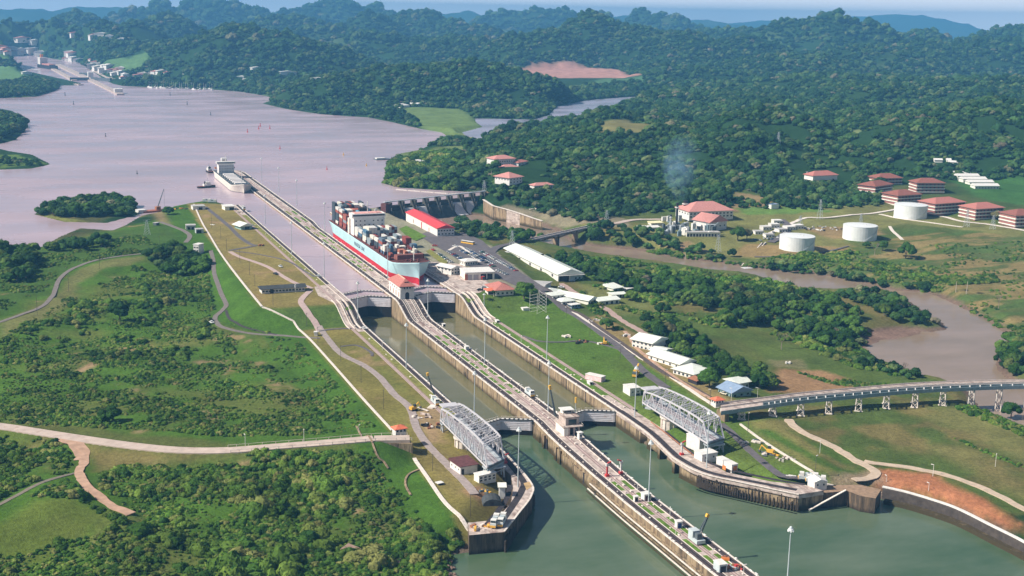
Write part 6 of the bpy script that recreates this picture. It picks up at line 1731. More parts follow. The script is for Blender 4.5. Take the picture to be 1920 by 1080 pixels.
mb.add(vs, [(i, i+1, n_+i+1, n_+i) for i in range(n_-1)]+[tuple(range(n_))[::-1]]); mb.build('shell', M_DKROOF, q)
MB().box((-0.4, -0.1, 0.05), (1.6, 0.1, 2.0)).build('opening', M_DOOR, q)
tb = thing('pallet', 'small flat white topped table standing on the lawn by the worn road', 'table', (*at(824, 908, ZL)[:2], ZL), 0.2)
MB().box((0, 0, 0.8), (3.4, 3.0, 0.3)).build('top', M_WHITE, tb); MB().box((0.2, -1.1, 0), (2.8, 0.3, 0.8)).build('trestle', M_DOOR, tb); MB().box((0.2, 1.1, 0), (2.8, 0.3, 0.8)).build('trestle', M_DOOR, tb)
bld('gatehouse', 'small white gatehouse with orange red roof at the end of the western approach bridge', 'gatehouse', (742, 815), (762, 812), 4.6, 2.8, ('hip', 1.6, mat('orange_tile', (0.68, 0.17, 0.09)), 'x'), z=16.5, wall=M_WHITE, win=[('F', 3, 1.1, 1.0, 1.1), ('R', 2, 1.1, 1.0, 1.0)], over=0.8)
bld('gatehouse', 'small white gatehouse with orange red roof at the start of the viaduct', 'gatehouse', (1342, 760), (1357, 758), 4.6, 2.8, ('hip', 1.6, mat('orange_tile', (0.68, 0.17, 0.09)), 'x'), z=16.2, wall=M_WHITE, win=[('F', 3, 1.1, 1.0, 1.1), ('L', 2, 1.1, 1.0, 1.0)], over=0.8)
# west bank, upper lawn
bld('long_building', 'long low building with black roof and a row of windows on the dry upper lawn', 'building', (491, 551), (572, 546), 10, 3.6, ('gable', 1.7, M_DKROOF, 'x'), wall=M_WHITE, win=[('F', 13, 1.1, 1.9, 1.3)], door=[('F', .23, 2.8, 3)], over=1.3)
MB().box((9, -1.2, 0), (0.9, 0.9, 6.0)).build('chimney', M_WHITE, bpy.data.objects['long_building'])
bld('shelter_house', 'pale green gabled house with cream roof beside the western towing track', 'house', (452, 431), (473, 429), 14, 3.6, ('gable', 2.8, M_WSHEET, 'y'), wall=mat('pale_green_wall', (0.28, 0.42, 0.40)), door=[('F', .55, 5, 2.8)], over=2.2)
bld('white_house', 'white flat roofed house with dark doorway at the far end of the dry lawn', 'house', (362, 394), (385, 393), 12, 3.8, ('flat', .4, M_GSHEET), wall=M_WHITE, door=[('F', .62, 4, 2.8)])
bld('white_house', 'white shed near the head of the western lock wall', 'shed', (422, 394.5), (440, 393.5), 12, 4.2, ('shed', .6, M_WHITE), wall=M_OWALL, door=[('F', .7, 5, 3.0)])
bld('tower_house', 'narrow white three storey house beside the dark tree clump', 'house', (363, 479), (373, 478.5), 8, 10, ('flat', .5, M_WHITE), wall=M_WHITE, win=[('F', 2, 1.4, 2, 1), ('F', 2, 4.2, 2, 1), ('F', 2, 7, 2, 1)])
bld('shed', 'grey concrete shed without roof tiles left of the white topped wall', 'shed', (349, 431), (367, 430.5), 9, 4.2, ('flat', .3, M_GSHEET), wall=M_GSHEET, door=[('F', .3, 2.2, 2.5), ('F', .7, 2.2, 2.5)])
bld('shed', 'dark fronted small shed right against the white topped wall', 'shed', (368, 438), (382, 437), 7, 4.0, ('flat', .3, M_GSHEET), wall=M_STEEL, door=[('F', .35, 5, 3.2)])
bld('hut', 'tiny white hut by the bend of the footway on the western bank', 'hut', (589, 630), (596, 630), 3, 2.6, ('flat', .3, M_WHITE), wall=M_WHITE)
bld('hut', 'tiny dark hut beside the hill road near the shore', 'hut', (293, 423), (299, 422), 4, 2.6, ('flat', .3, M_GSHEET), wall=M_DKSTEEL)

# east bank
rs = bld('long_shed', 'long cream shed with bright red sheet roof beside the container ship', 'shed', (820, 444), (842, 439), 108, 8.2, ('gable', 3.2, M_RSHEET, 'y'), wall=M_WHITE, z=18.25, win=[('F', 6, 5.3, 1.7, 1.2), ('F', 5, 2.0, 1.7, 1.2), ('L', 2, 1.0, 2.0, 3.6, M_RUST)], over=0.9,
         world=(at(820, 444, 18.25)[:2], at(820, 444, 18.25)[:2]+np.array([17.5, 0])))
child('door', MB().box((-8.9, 52, 0.05), (0.2, 2.2, 6.5)).data('door', M_REDP), rs)
ls = bld('long_shed', 'very long white shed with pale green white roof beside the railway', 'shed', None, None, 128, 6.6, ('gable', 4.2, M_WSHEET, 'y'), z=None, wall=M_WHITE, over=1.4,
         world=(G(1046.5, 528)[:2], G(1046.5, 528)[:2]+np.array([22.5, 0])), win=[('L', 5, 2.4, 3.4, 2.2, M_DOOR)], door=[('F', .24, 9, 5.2)])
MB().box((0, -1.5, 5.6), (24.5, 3.2, 0.3)).build('canopy', M_WHITE, ls)
MB().box((5.5, -0.12, 0.1), (11.0, 0.12, 5.0)).build('end_office', mat('pale_blue_wall', (0.42, 0.50, 0.55)), ls); MB().box((5.0, -0.25, 1.8), (1.6, 0.12, 1.6)).build('window', M_GLASS, ls); MB().box((8.4, -0.25, 1.8), (1.6, 0.12, 1.6)).build('window', M_GLASS, ls)
MB().tube((1.5, 66, 10.7), (1.5, 66, 11.6), 1.3, 1.3, 10).build('roof_vent', M_DOOR, ls)
fs_ = bld('garage', 'white flat roofed fire station with grey shutters and red engine bay', 'fire station', (873, 525.5), (927, 523.5), 20, 5.6, ('flat', .9, M_WHITE), wall=M_OWALL, z=18.3, over=1.2, door=[('F', .14, 4.2, 4.4, M_GREYD), ('F', .36, 4.2, 4.4, M_GREYD), ('F', .62, 4.6, 4.8), ('F', .84, 4.4, 4.8)])
MB().box((-11.6, 0.6, 0), (2.2, 1.6, 5.0)).build('brick_pier', M_BRICK, fs_)
fe_ = thing('fire_engine', 'red fire engine parked half inside the fire station bay', 'fire engine', (*at(906, 525, 18.3)[:2], 18.35), -0.04)
MB().box((0, 2.6, 0.6), (2.4, 6.5, 2.4)).build('body', M_REDP, fe_); MB().box((0, -0.9, 0.9), (2.2, 0.3, 1.6)).build('windscreen', M_GLASS, fe_); MB().box((0, 3, 3.0), (1.2, 5, .3)).build('ladder', M_STEEL, fe_)
for sx_ in (-1, 1):
    for yy in (0.6, 4.6): MB().tube((sx_*0.9, yy, .5), (sx_*1.25, yy, .5), .5, .5, 8).build('wheel', M_BLACK, fe_)
bld('pavilion', 'white hexagonal looking visitor pavilion with windows behind the fire station', 'pavilion', (872, 499), (895, 497), 10, 4.0, ('hip', 1.8, M_WHITE), z=18.3, wall=M_OWALL, win=[('F', 5, 1.3, 1.2, 1.4), ('L', 3, 1.3, 1.2, 1.4)], over=1.0)
bld('office', 'two storey white office with dark windows left of the fire station', 'office', (846, 516), (862, 513), 17, 5.8, ('gable', 1.6, M_WHITE, 'y'), z=18.3, wall=M_WHITE, win=[('F', 3, 3.6, 1.7, 1.2), ('F', 3, .9, 1.7, 1.5), ('L', 4, 3.6, 2.0, 1.0)], over=1.2)
bld('villa', 'house with large salmon red hip roof beside the very dark tree', 'house', (930, 555), (963, 553), 22, 4.6, ('hip', 3.8, M_RTILE, 'y'), z=None, wall=M_WHITE, win=[('F', 4, 1.2, 1.6, 1.4), ('L', 4, 1.2, 1.6, 1.4)], over=1.5)
bld('house', 'low house with orange roof and shady porch in front of the salmon roofed house', 'house', (915, 553), (941, 552), 8, 3.4, ('hip', 1.4, mat('orange_tile', (0.68, 0.17, 0.09)), 'x'), z=None, wall=M_WHITE, win=[('F', 5, .6, 2.2, 2.0, M_DOOR)], over=1.2)
MB().box((0, 0, 0), (9.6, 0.4, 2.2)).build('garden_wall', M_OWALL, thing('garden_wall', 'white garden wall between the palm tree and the green slope', 'garden wall', (*at(900, 556, 16.5)[:2], 15.6)))
small = [('house', 'grey roofed house nearest the long white shed', (1010, 541), (1033, 537), 17, 4.0, ('gable', 2.2, M_GSHEET, 'y'), M_OWALL, 12.0), ('house', 'broad pale green roofed house below the grey roofed one', (1024, 556), (1050, 551), 11, 3.6, ('hip', 2.0, M_WSHEET), M_OWALL, 11),
         ('house', 'white flat fronted house third in the row by the asphalt road', (1036, 562), (1058, 559), 10, 3.4, ('gable', 1.4, M_WSHEET, 'x'), M_WHITE, 10), ('house', 'cream roofed house fourth in the row by the asphalt road', (1054, 573), (1077, 570), 10, 3.2, ('hip', 1.9, M_WSHEET), M_WHITE, 9.4),
         ('shed', 'open shed with blue front at the end of the house row', (1072, 579), (1088, 577), 6, 2.8, ('flat', .3, M_WHITE), mat('blue_front', (0.16, 0.26, 0.38)), 9.2)]
for nm, lab, a, b_, dp, h, rf, wl_, z in small:
    bld(nm, lab, 'house' if nm == 'house' else 'shed', a, b_, dp, h, rf, z=None, wall=wl_, win=[('F', 3, 1.0, 1.6, 1.3), ('L', 3, 1.0, 1.6, 1.2)], over=1.1)
for nm, lab, a, b_, dp, h, rf in [('workshop', 'white roofed workshop with raised middle ridge beside the pinkish road', (1103, 572), (1121, 568), 34, 3.8, ('gable', 2.6, M_WSHEET, 'y')), ('workshop', 'low white roofed workshop with dark open front', (1124, 572), (1161, 569), 12, 3.6, ('gable', 1.6, M_WSHEET, 'x')),
                                  ('workshop', 'small white roofed shed behind the low workshop', (1149, 559), (1172, 558), 8, 3.2, ('gable', 1.2, M_WSHEET, 'x')), ('workshop', 'cream roofed lean-to standing alone at the edge of the wood', (1150, 547), (1167, 546), 11, 3.6, ('shed', 1.8, M_WSHEET)),
                                  ('workshop', 'low white walled yard shed right of the cream lean-to', (1175, 547), (1187, 546), 6, 2.6, ('flat', .3, M_WHITE))]:
    bld(nm, lab, 'workshop', a, b_, dp, h, rf, wall=M_OWALL, win=[('F', 4, .5, 2.0, 2.0, M_DOOR)], over=1.0)
for nm, lab, a, b_, dp, h, rf, wl_ in [('cottage', 'two storey white cottage with pale green roof, first in the cottage row', (1222, 658), (1252, 651), 17, 6.2, ('gable', 2.8, M_WSHEET, 'y'), M_WHITE), ('cottage', 'small grey roofed wing attached below the first cottage', (1240, 668), (1259, 663), 9, 3.2, ('gable', 1.4, M_WSHEET, 'y'), M_WHITE),
                                       ('cottage', 'long white cottage with pinkish roof lights, third in the row', (1274, 692), (1305, 687), 30, 3.8, ('gable', 2.6, M_WSHEET, 'y'), M_OWALL), ('cottage', 'cream roofed cottage partly hidden by a dark tree', (1300, 711), (1335, 703), 17, 3.8, ('hip', 2.2, M_WSHEET), M_WHITE),
                                       ('cottage', 'cottage with blue grey roof just above the viaduct', (1372, 745), (1408, 742), 13, 3.8, ('gable', 3.2, M_BSHEET, 'y'), mat('pale_green_wall', (0.28, 0.42, 0.40))), ('cottage', 'small cottage with steep white roof behind the blue grey roof', (1382, 729), (1404, 727), 11, 4.2, ('gable', 2.4, M_WSHEET, 'x'), M_WHITE)]:
    bld(nm, lab, 'cottage', a, b_, dp, h, rf, wall=wl_, win=[('F', 3, 1.0, 1.5, 1.3), ('L', 5, 1.0, 1.5, 1.3)]+([('L', 5, 3.9, 1.5, 1.2)] if h > 5 else []), over=1.3)
mb = MB()
po = bld('porch', 'rust orange porch roof below the cream roofed cottage', 'porch', (1290, 716), (1306, 722), 5, 2.6, ('shed', .8, M_RUST), wall=M_DOOR, over=.5)
for nm, lab, cat, a, b_, dp, h, wl_, kw in [('container', 'white container with red lettered side on the eastern lawn', 'container', (1127, 717), (1135, 714), 12, 3.0, mat('pink_white', (0.80, 0.55, 0.55)), {}),
                                            ('hut', 'white pump house beside the eastern return track', 'pump house', (1181, 743), (1201, 741), 9.5, 4.6, M_WHITE, dict(win=[('F', 2, 2, .9, .9)], door=[('F', .75, 2.5, 1.2)])),
                                            ('hut', 'tiny white hut alone on the upper green lawn', 'hut', (981, 585), (992, 584), 4, 2.6, M_WHITE, {}),
                                            ('hut', 'white round looking hut under the end of the eastern swing bridge', 'hut', (1316, 866), (1345, 861), 7, 3.6, M_WHITE, dict(win=[('F', 2, 1.4, .8, .8)])),
                                            ('hut', 'low white hut with a bright red door on the eastern wing lawn', 'hut', (1372, 883), (1383, 881), 13, 3.0, M_WHITE, {}),
                                            ('hut', 'twin gabled white hut at the far end of the grey garden wall', 'hut', (1527, 916), (1550, 914), 7, 3.2, M_WHITE, dict(win=[('F', 2, 1.2, .8, .9)])),
                                            ('support_block', 'tall white painted block carrying the eastern swing bridge', 'concrete block', (1311, 845), (1321, 843), 11, 6.0, M_WHITE, {})]:
    o = bld(nm, lab, cat, a, b_, dp, h, ('flat' if 'twin' not in lab else 'gable', .35 if 'twin' not in lab else 1.3, M_WHITE), wall=wl_, z=ZL, over=.4, **kw)
    if 'red door' in lab: MB().box((-4.4, 3, 0.1), (0.12, 2.6, 2.2)).build('door', M_ORANGE, o); MB().box((0.2, -.08, 0.1), (2.4, .12, 2.2)).build('red_door', M_ORANGE, o)

# ------------------------------------------------------------------ fuel tanks
def tank(label, px, py, wpx, hpx, z=None):
    p = G(px, py) if z is None else at(px, py, z); d = np.linalg.norm(p-CAM); r = wpx*d/FPX/2; h = hpx*d/FPX*1.02
    c = p+np.array([math.sin(YAW), math.cos(YAW), 0])*r
    t = thing('storage_tank', label, 'storage tank', (c[0], c[1], float(p[2])), 0, 'white oil tanks beyond the river')
    MB().tube((0, 0, -1), (0, 0, h), r, r, 40).build('shell', M_TANK, t, smooth=False)
    MB().tube((0, 0, h), (0, 0, h+r*0.06), r+0.15, r*0.1, 40).build('roof', M_TANK, t)
    for k in range(1, 5): MB().tube((0, 0, h*k/5), (0, 0, h*k/5+0.18), r+.06, r+.06, 40, False).build('hoop', M_TANK, t)
    mb = MB()
    for k in range(24):
        a = 0.26+k*0.055; mb.box(((r+.5)*math.cos(a-2.2), (r+.5)*math.sin(a-2.2), h*k/24), (1.2, .7, .2), a-2.2)
    mb.build('stair', M_STEEL, t)
    for k in range(2): MB().tube((r*.2, -r*.3*k, h), (r*.2, -r*.3*k, h+1.6), .35, .35, 6).build('vent', M_WHITE, t)
M_TANK = mat('tank_paint', (0.74, 0.75, 0.74), rough=0.45, var=0.06, scale=0.3, stain=(0.52, 0.46, 0.40), stain_amt=0.1, stain_scale=(.5, .5, .1))
tank('white oil tank nearest the brown river', 1500.5, 473, 64, 25)
tank('white oil tank in the middle, behind a slim tree', 1619.5, 453, 61, 25)
tank('white oil tank furthest up, in front of the red roofed blocks', 1715.5, 412, 58, 23)

# ------------------------------------------------------------------ power station
M_PINKT = mat('pink_tile', (0.54, 0.24, 0.21), var=0.12, scale=0.6)
bld('power_station', 'power station hall with broad pink red roof and white roof vents', 'power station', (1292, 412), (1374, 409), 34, 9.0, ('hip', 8.5, M_PINKT, 'x'), wall=M_WHITE, win=[('F', 12, 5.5, 2.4, 1.6), ('F', 12, 2.2, 2.4, 1.6), ('L', 5, 5, 2.4, 1.6)], over=1.5, z=14)
for x, y in ((1322, 379), (1335, 379), (1348, 379)):
    p = at(x, y, 30); MB().box((0, 0, 0), (3, 3, 4)).build('roof_vent', M_WHITE, bpy.data.objects['power_station']).location = Matrix.Rotation(-bpy.data.objects['power_station'].rotation_euler.z, 3, 'Z') @ (Vector((p[0], p[1], 22))-bpy.data.objects['power_station'].location)
bld('turbine_house', 'white house with steep pink roof in front of the power station hall', 'turbine house', (1330, 432), (1362, 428), 24, 8.5, ('gable', 7.0, M_PINKT, 'y'), wall=M_WHITE, win=[('F', 4, 3, 1.8, 1.4)], over=1.5, z=11)
bld('substation', 'long grey white switch house with dark bays before the power station', 'switch house', (1287, 445), (1350, 445), 9, 5.0, ('flat', .4, M_GSHEET), wall=M_OWALL, win=[('F', 11, .8, 2.2, 2.8, M_DOOR)], z=9.5)
bld('white_house', 'low white building by the river at the left of the power station', 'building', (1200, 433), (1238, 432), 9, 3.4, ('shed', .8, M_WHITE), wall=M_WHITE, win=[('F', 7, .9, 1.4, 1.2)], z=10)
bld('white_house', 'cream building with long low roof left of the smoking stack', 'building', (1221, 424), (1243, 423), 8, 3.2, ('shed', 1.0, mat('cream_roof', (.75, .68, .42))), wall=M_WHITE, z=11)
def stack(label, px, py, top_py, r, m, collar=False):
    p = at(px, py, 10); d = np.linalg.norm(p-CAM); h = (py-top_py)*d/FPX
    t = thing('smokestack', label, 'smokestack', tuple(p)); MB().tube((0, 0, -1), (0, 0, h), r, r*0.9, 12).build('shaft', m, t)
    if collar: MB().tube((0, 0, h*.86), (0, 0, h*.90), r*1.7, r*1.7, 10).build('platform', M_WHITE, t); MB().tube((0, 0, h), (0, 0, h+1.5), r*1.1, r*1.1, 12).build('lip', M_BLACK, t)
    return p, h
sp_, sh_ = stack('tall thin black smokestack with white platform, smoking', 1268, 432, 383, 1.3, M_BLACK, True)
stack('thick dark brown smokestack close to the pink red roof', 1283.5, 412, 378, 2.2, mat('stack_brown', (.075, .045, .04)), True)
stack('short grey steel stack left of the tall black one', 1257, 428, 405, 1.0, M_STEEL, True)
stack('squat white vessel at the foot of the power station', 1283, 441, 427, 3.6, M_WHITE)
rg = random.Random(3); t = thing('machinery_yard', 'tangle of grey pipes, frames and transformers before the power station', 'machinery', tuple(at(1280, 432, 10)))
for i in range(60):
    p = at(rg.uniform(1243, 1345), rg.uniform(416, 444), 10)-at(1280, 432, 10)
    hh = rg.uniform(2, 9); MB().box((p[0], p[1], 0), (rg.uniform(2, 6), rg.uniform(2, 5), hh)).build('frame', [M_STEEL, M_DKSTEEL, M_WHITE, M_BLUEG][i % 4], t)
    if i % 3 == 0: MB().tube((p[0], p[1], hh), (p[0]+rg.uniform(-8, 8), p[1]+1, hh+rg.uniform(0, 4)), .35).build('pipe', M_STEEL, t)
ma = mat('rig', (.4, .4, .4))
for i, (x, y) in enumerate([(1425, 440), (1440, 432), (1455, 428), (1470, 436), (1485, 432), (1500, 430), (1445, 446), (1460, 420)]):
    bld('white_house', ['white plant office with flat roof left of the yard road', 'white plant shed with two doors', 'small grey topped white plant store', 'white plant cabin near the yard road bend', 'white plant garage beyond the yard road', 'white plant shed furthest right by the pylons', 'low white plant shed close to the river road', 'white plant house nearest the hill'][i], 'building', (x-9, y), (x+7, y-.5), 9, 3.4+.4*(i % 3), ('flat', .3, M_GSHEET if i % 3 == 0 else M_WHITE), wall=M_WHITE, win=[('F', 3, 1, 1.6, 1.2)])
# ------------------------------------------------------------------ houses on the hill
bld('villa', 'large white two storey villa with salmon roof on the wooded hill', 'villa', (927, 313), (966, 311), 20, 10, ('hip', 4.0, M_PINKT, 'x'), wall=M_WHITE, win=[('F', 9, 5.8, 1.3, 1.5), ('F', 9, 1.8, 1.3, 1.5)], z=37, over=1.4)
bld('villa', 'red roofed wing right of the large hill villa', 'villa', (972, 312), (989, 309), 12, 5.0, ('hip', 2.4, M_RTILE, 'x'), wall=M_WHITE, win=[('F', 3, 1.4, 1.4, 1.4)], z=37, over=1.2)
bld('villa', 'salmon roofed house between the two white hill villas', 'villa', (944, 322), (972, 320), 14, 5.0, ('hip', 3.2, M_PINKT, 'x'), wall=M_WHITE, win=[('F', 5, 1.6, 1.2, 1.3)], z=34, over=1.2)
bld('villa', 'white villa with broad layered salmon roof on the lower hill slope', 'villa', (955, 346), (979, 343), 24, 8, ('hip', 5.4, M_PINKT, 'y'), wall=M_WHITE, win=[('F', 4, 5.0, 1.5, 1.5), ('F', 4, 1.4, 1.5, 1.5), ('L', 5, 4.6, 1.5, 1.5)], z=31, over=2.0)
bld('villa', 'small white house with salmon roof to the right on the hill slope', 'villa', (1002, 355), (1037, 353), 11, 4.4, ('hip', 2.8, M_PINKT, 'x'), wall=M_WHITE, win=[('F', 6, 1.3, 1.3, 1.4)], z=27, over=1.2)
bld('house', 'dark roofed house half hidden in the wood above the villas', 'house', (992, 259), (1012, 257), 16, 4, ('hip', 2.4, M_DKROOF), wall=M_OWALL, z=41, over=1.5)
bld('house', 'white boathouse with grey roof on the grassy point', 'boathouse', (781, 308), (796, 307), 12, 4, ('hip', 2.2, M_WHITE), wall=M_WHITE, z=19)
bld('house', 'small salmon roofed house near the neck of the grassy point', 'house', (876, 287), (889, 285), 12, 3.6, ('hip', 2.4, mat('faded_tile', (.6, .36, .3))), wall=M_WHITE, z=21)
bld('house', 'white farmhouse cluster on the far green flat', 'house', (751, 203), (768, 202), 22, 6, ('hip', 4, M_WHITE), wall=M_WHITE, z=19)

# ------------------------------------------------------------------ red roofed quarters
def barracks(label, L_, R_, depth, z, rm, floors=3):
    w = np.linalg.norm(at(*R_, z)-at(*L_, z)); fh = 3.7; h = floors*fh+1.2
    t = bld('quarters', label, 'apartment block', L_, R_, depth, h, ('hip', 5.0, rm, 'x' if w > depth else 'y'), wall=mat('quarters_wall', (0.30, 0.13, 0.11), var=.15), z=z, over=1.6, group='red roofed quarters at the foot of the hills')
    for k in range(floors+1):
        zz = 0.4+k*fh if k else 0.1
        MB().box((0, -0.3, zz), (w+.5, 0.8, 1.15)).build('balcony_front', M_OWALL, t); MB().box((-w/2-.3, depth/2, zz), (.8, depth+.5, 1.15)).build('balcony_side', M_OWALL, t); MB().box((w/2+.3, depth/2, zz), (.8, depth+.5, 1.15)).build('balcony_side', M_OWALL, t)
        if k < floors:
            for i in range(int(w/5)): MB().box((-w/2+(i+.5)*w/int(w/5), -.12, zz+1.15), (1.6, .2, 1.9)).build('window', M_GLASS, t)
    return t
barracks('brown roofed block at the back left of the quarters', (1645, 352), (1690, 351), 22, 22, M_BRTILE)
barracks('orange brown roofed block at the left end of the quarters', (1640, 368), (1672, 363), 24, 20, M_BRTILE)
barracks('brown roofed block standing alone behind, middle of the quarters', (1718, 361), (1770, 361), 22, 22, M_BRTILE)
barracks('brown roofed block with red doorway in the middle row of the quarters', (1682, 386), (1726, 383), 26, 18, M_BRTILE)
barracks('bright red roofed block right behind the uppermost tank', (1752, 402), (1808, 398), 26, 17, M_RTILE)
barracks('bright red roofed block with a broad tree in front', (1828, 412), (1880, 409), 26, 17, M_RTILE)
barracks('maroon roofed block cut by the right edge of view', (1903, 425), (1948, 423), 26, 16, M_BRTILE)
bld('hill_house', 'red roofed house on the wooded slope left of the quarters', 'house', (1524, 337), (1570, 335), 18, 5, ('hip', 5, M_RTILE, 'x'), wall=M_OWALL, z=34, over=1.5)
for i, (a, b_) in enumerate([((1792, 331), (1820, 331)), ((1796, 336), (1836, 336)), ((1806, 342), (1850, 342)), ((1818, 348), (1863, 348)), ((1828, 355), (1873, 355))]):
    bld('long_shed', f'{["farthest", "second farthest", "middle", "second nearest", "nearest"][i]} of the five parallel white roofed sheds at the hill foot', 'shed', a, b_, 13, 4.5, ('gable', 2.6, M_WHITE, 'x'), wall=M_OWALL, z=23, over=.8, group='five parallel white sheds', win=[('F', 8, 1.2, 2, 1.6)])
for a, b_, lab in [((1752, 305), (1767, 305), 'far white shed left on the dark hillside'), ((1775, 305), (1783, 305), 'far short white shed on the dark hillside'), ((1778, 309), (1798, 309), 'long far white shed on the dark hillside')]:
    bld('long_shed', lab, 'shed', a, b_, 9, 4, ('gable', 2, M_WHITE, 'x'), wall=M_OWALL)
bld('hill_house', 'blue white house by the cutting on the power station hill', 'house', (1446, 392), (1460, 391), 9, 5, ('flat', .4, M_BSHEET), wall=M_OWALL)

# ------------------------------------------------------------------ spillway dam
dm = thing('spillway_dam', 'spillway dam with eight gate bays, dark piers and a footbridge on top', 'dam', (0, 0, 0))
A_, B_ = at(728, 384, 20)[:2], at(905, 364, 20)[:2]; dv = B_-A_; Ld = float(np.hypot(*dv)); dv /= Ld; nv_ = np.array([dv[1], -dv[0]])   # nv_: downstream
if nv_[1] > 0: nv_ = -nv_
def D(u, v, z): p = A_+dv*u+nv_*v; return (p[0], p[1], z)
NB = 8; bw = Ld/NB
M_DAM = mat('dark_dam_concrete', (0.075, 0.072, 0.062), var=0.35, scale=0.3, stain=(0.26, 0.2, 0.14), stain_amt=0.1, stain_scale=(1, 1, .15))
mb = MB()
prof = [(-4, 2), (-2.5, 13.2), (0, 13.8), (3, 12.6), (8, 6), (13, 1.2), (16, -1), (16, -6), (-4, -6)]
vs = [D(0, v, z) for v, z in prof]+[D(Ld, v, z) for v, z in prof]; k = len(prof)
mb.add(vs, [(i, (i+1) % k, k+(i+1) % k, k+i) for i in range(k)]+[tuple(range(k))[::-1], tuple(range(k, 2*k))]); mb.build('spillway_face', M_DAM, dm)
rzd = math.atan2(dv[1], dv[0])
for i in range(NB+1):
    u = i*bw; c = D(u, 1.0, 8)
    MB().box(c, (2.6, 9.0, 15.0), rzd).build('pier', M_DAM, dm); c = D(u, 7.0, -2); MB().box(c, (2.4, 7.0, 15.5), rzd, 0.75).build('buttress', M_DAM, dm)
    MB().box(D(u, 5.2, 9), (1.2, 1.0, 8), rzd).build('lit_pilaster', M_PALE, dm)
    if i < NB:
        c = D(u+bw/2, -0.5, 12.5); MB().box(c, (bw-2.6, 0.8, 5.6 if i in (3, 4, 5, 6, 7, 0) else 3.6), rzd).build('sluice_gate', M_DAM, dm)
a, b_ = D(-6, 0, 23.4), D(Ld+4, 0, 23.4); MB().beam(a, b_, 3.0, 0.9).build('footbridge', M_STEEL, dm); MB().beam(D(-6, -1.4, 25), D(Ld+4, -1.4, 25), .15).build('handrail', M_PALE, dm); MB().beam(D(-6, 1.4, 25), D(Ld+4, 1.4, 25), .15).build('handrail', M_PALE, dm)
MB().box(D(-5, 1, 8), (6, 9, 14), rzd).build('end_block', M_MAROON, dm); MB().box(D(Ld+5, 1, 2), (10, 9, 20), rzd).build('end_block', M_WALL, dm)
wm = bpy.data.materials.new('white_water'); wm.use_nodes = True; b = wm.node_tree.nodes['Principled BSDF']; b.inputs['Roughness'].default_value = .6
n = wm.node_tree; ge = n.nodes.new('ShaderNodeNewGeometry'); mp = n.nodes.new('ShaderNodeMapping'); mp.inputs['Scale'].default_value = (2, 2, .25); n.links.new(ge.outputs['Position'], mp.inputs['Vector'])
r_ = n.nodes.new('ShaderNodeValToRGB'); r_.color_ramp.elements[0].position = .35; r_.color_ramp.elements[0].color = (.34, .31, .30, 1); r_.color_ramp.elements[1].position = .62; r_.color_ramp.elements[1].color = (.80, .78, .80, 1)
n.links.new(noise(n, mp.outputs['Vector'], .9, 5, .7), r_.inputs['Fac']); n.links.new(r_.outputs['Color'], b.inputs['Base Color'])
for i, full in ((1, 1), (2, 1), (5, .8), (6, .7)):
    mb = MB(); u0, u1 = i*bw+1.6, (i+1)*bw-1.6; vs = []; pr = [(0.3, 14.2), (3, 13.2), (8.3, 6.9), (13.3, 2.2), (17, .9), (22, .6), (30, .45)][:7 if full == 1 else 5]
    for j, (v, z) in enumerate(pr):
        wob = 0.4*math.sin(j*2.1); ex = 0.0 if j < 3 else (j-2)*.5*full
        vs += [D(u0-ex+wob, v, z), D((u0+u1)/2, v, z+.35), D(u1+ex+wob, v, z)]
    mb.add(vs, [f for j in range(len(pr)-1) for f in ((3*j, 3*j+1, 3*j+4, 3*j+3), (3*j+1, 3*j+2, 3*j+5, 3*j+4))]); mb.build('falling_water', wm, dm)
# wing wall below the dam, in long slabs
ww = thing('wing_wall', 'weathered grey wing wall curving from the dam along the pool', 'retaining wall')
W_ = [at(x, y, 16) for x, y in [(907, 378), (925, 387), (950, 391), (975, 396), (1000, 402), (1018, 405)]]
for i in range(len(W_)-1):
    a, b_ = W_[i], W_[i+1]; za, zb_ = 18-1.6*i, 18-1.6*(i+1)
    mb = MB(); mb.prism([(a[0], a[1]), (b_[0]-.15, b_[1]), (b_[0]+.6, b_[1]+3), (a[0]+.6, a[1]+3)], -3, [za, zb_, zb_, za]); mb.build('slab', [M_WALL, M_WALL, M_DECK][i % 3], ww)
    MB().beam((a[0], a[1]+1, za+.3), (b_[0], b_[1]+1, zb_+.3), 2.6, .5).build('coping', M_PALE, ww)
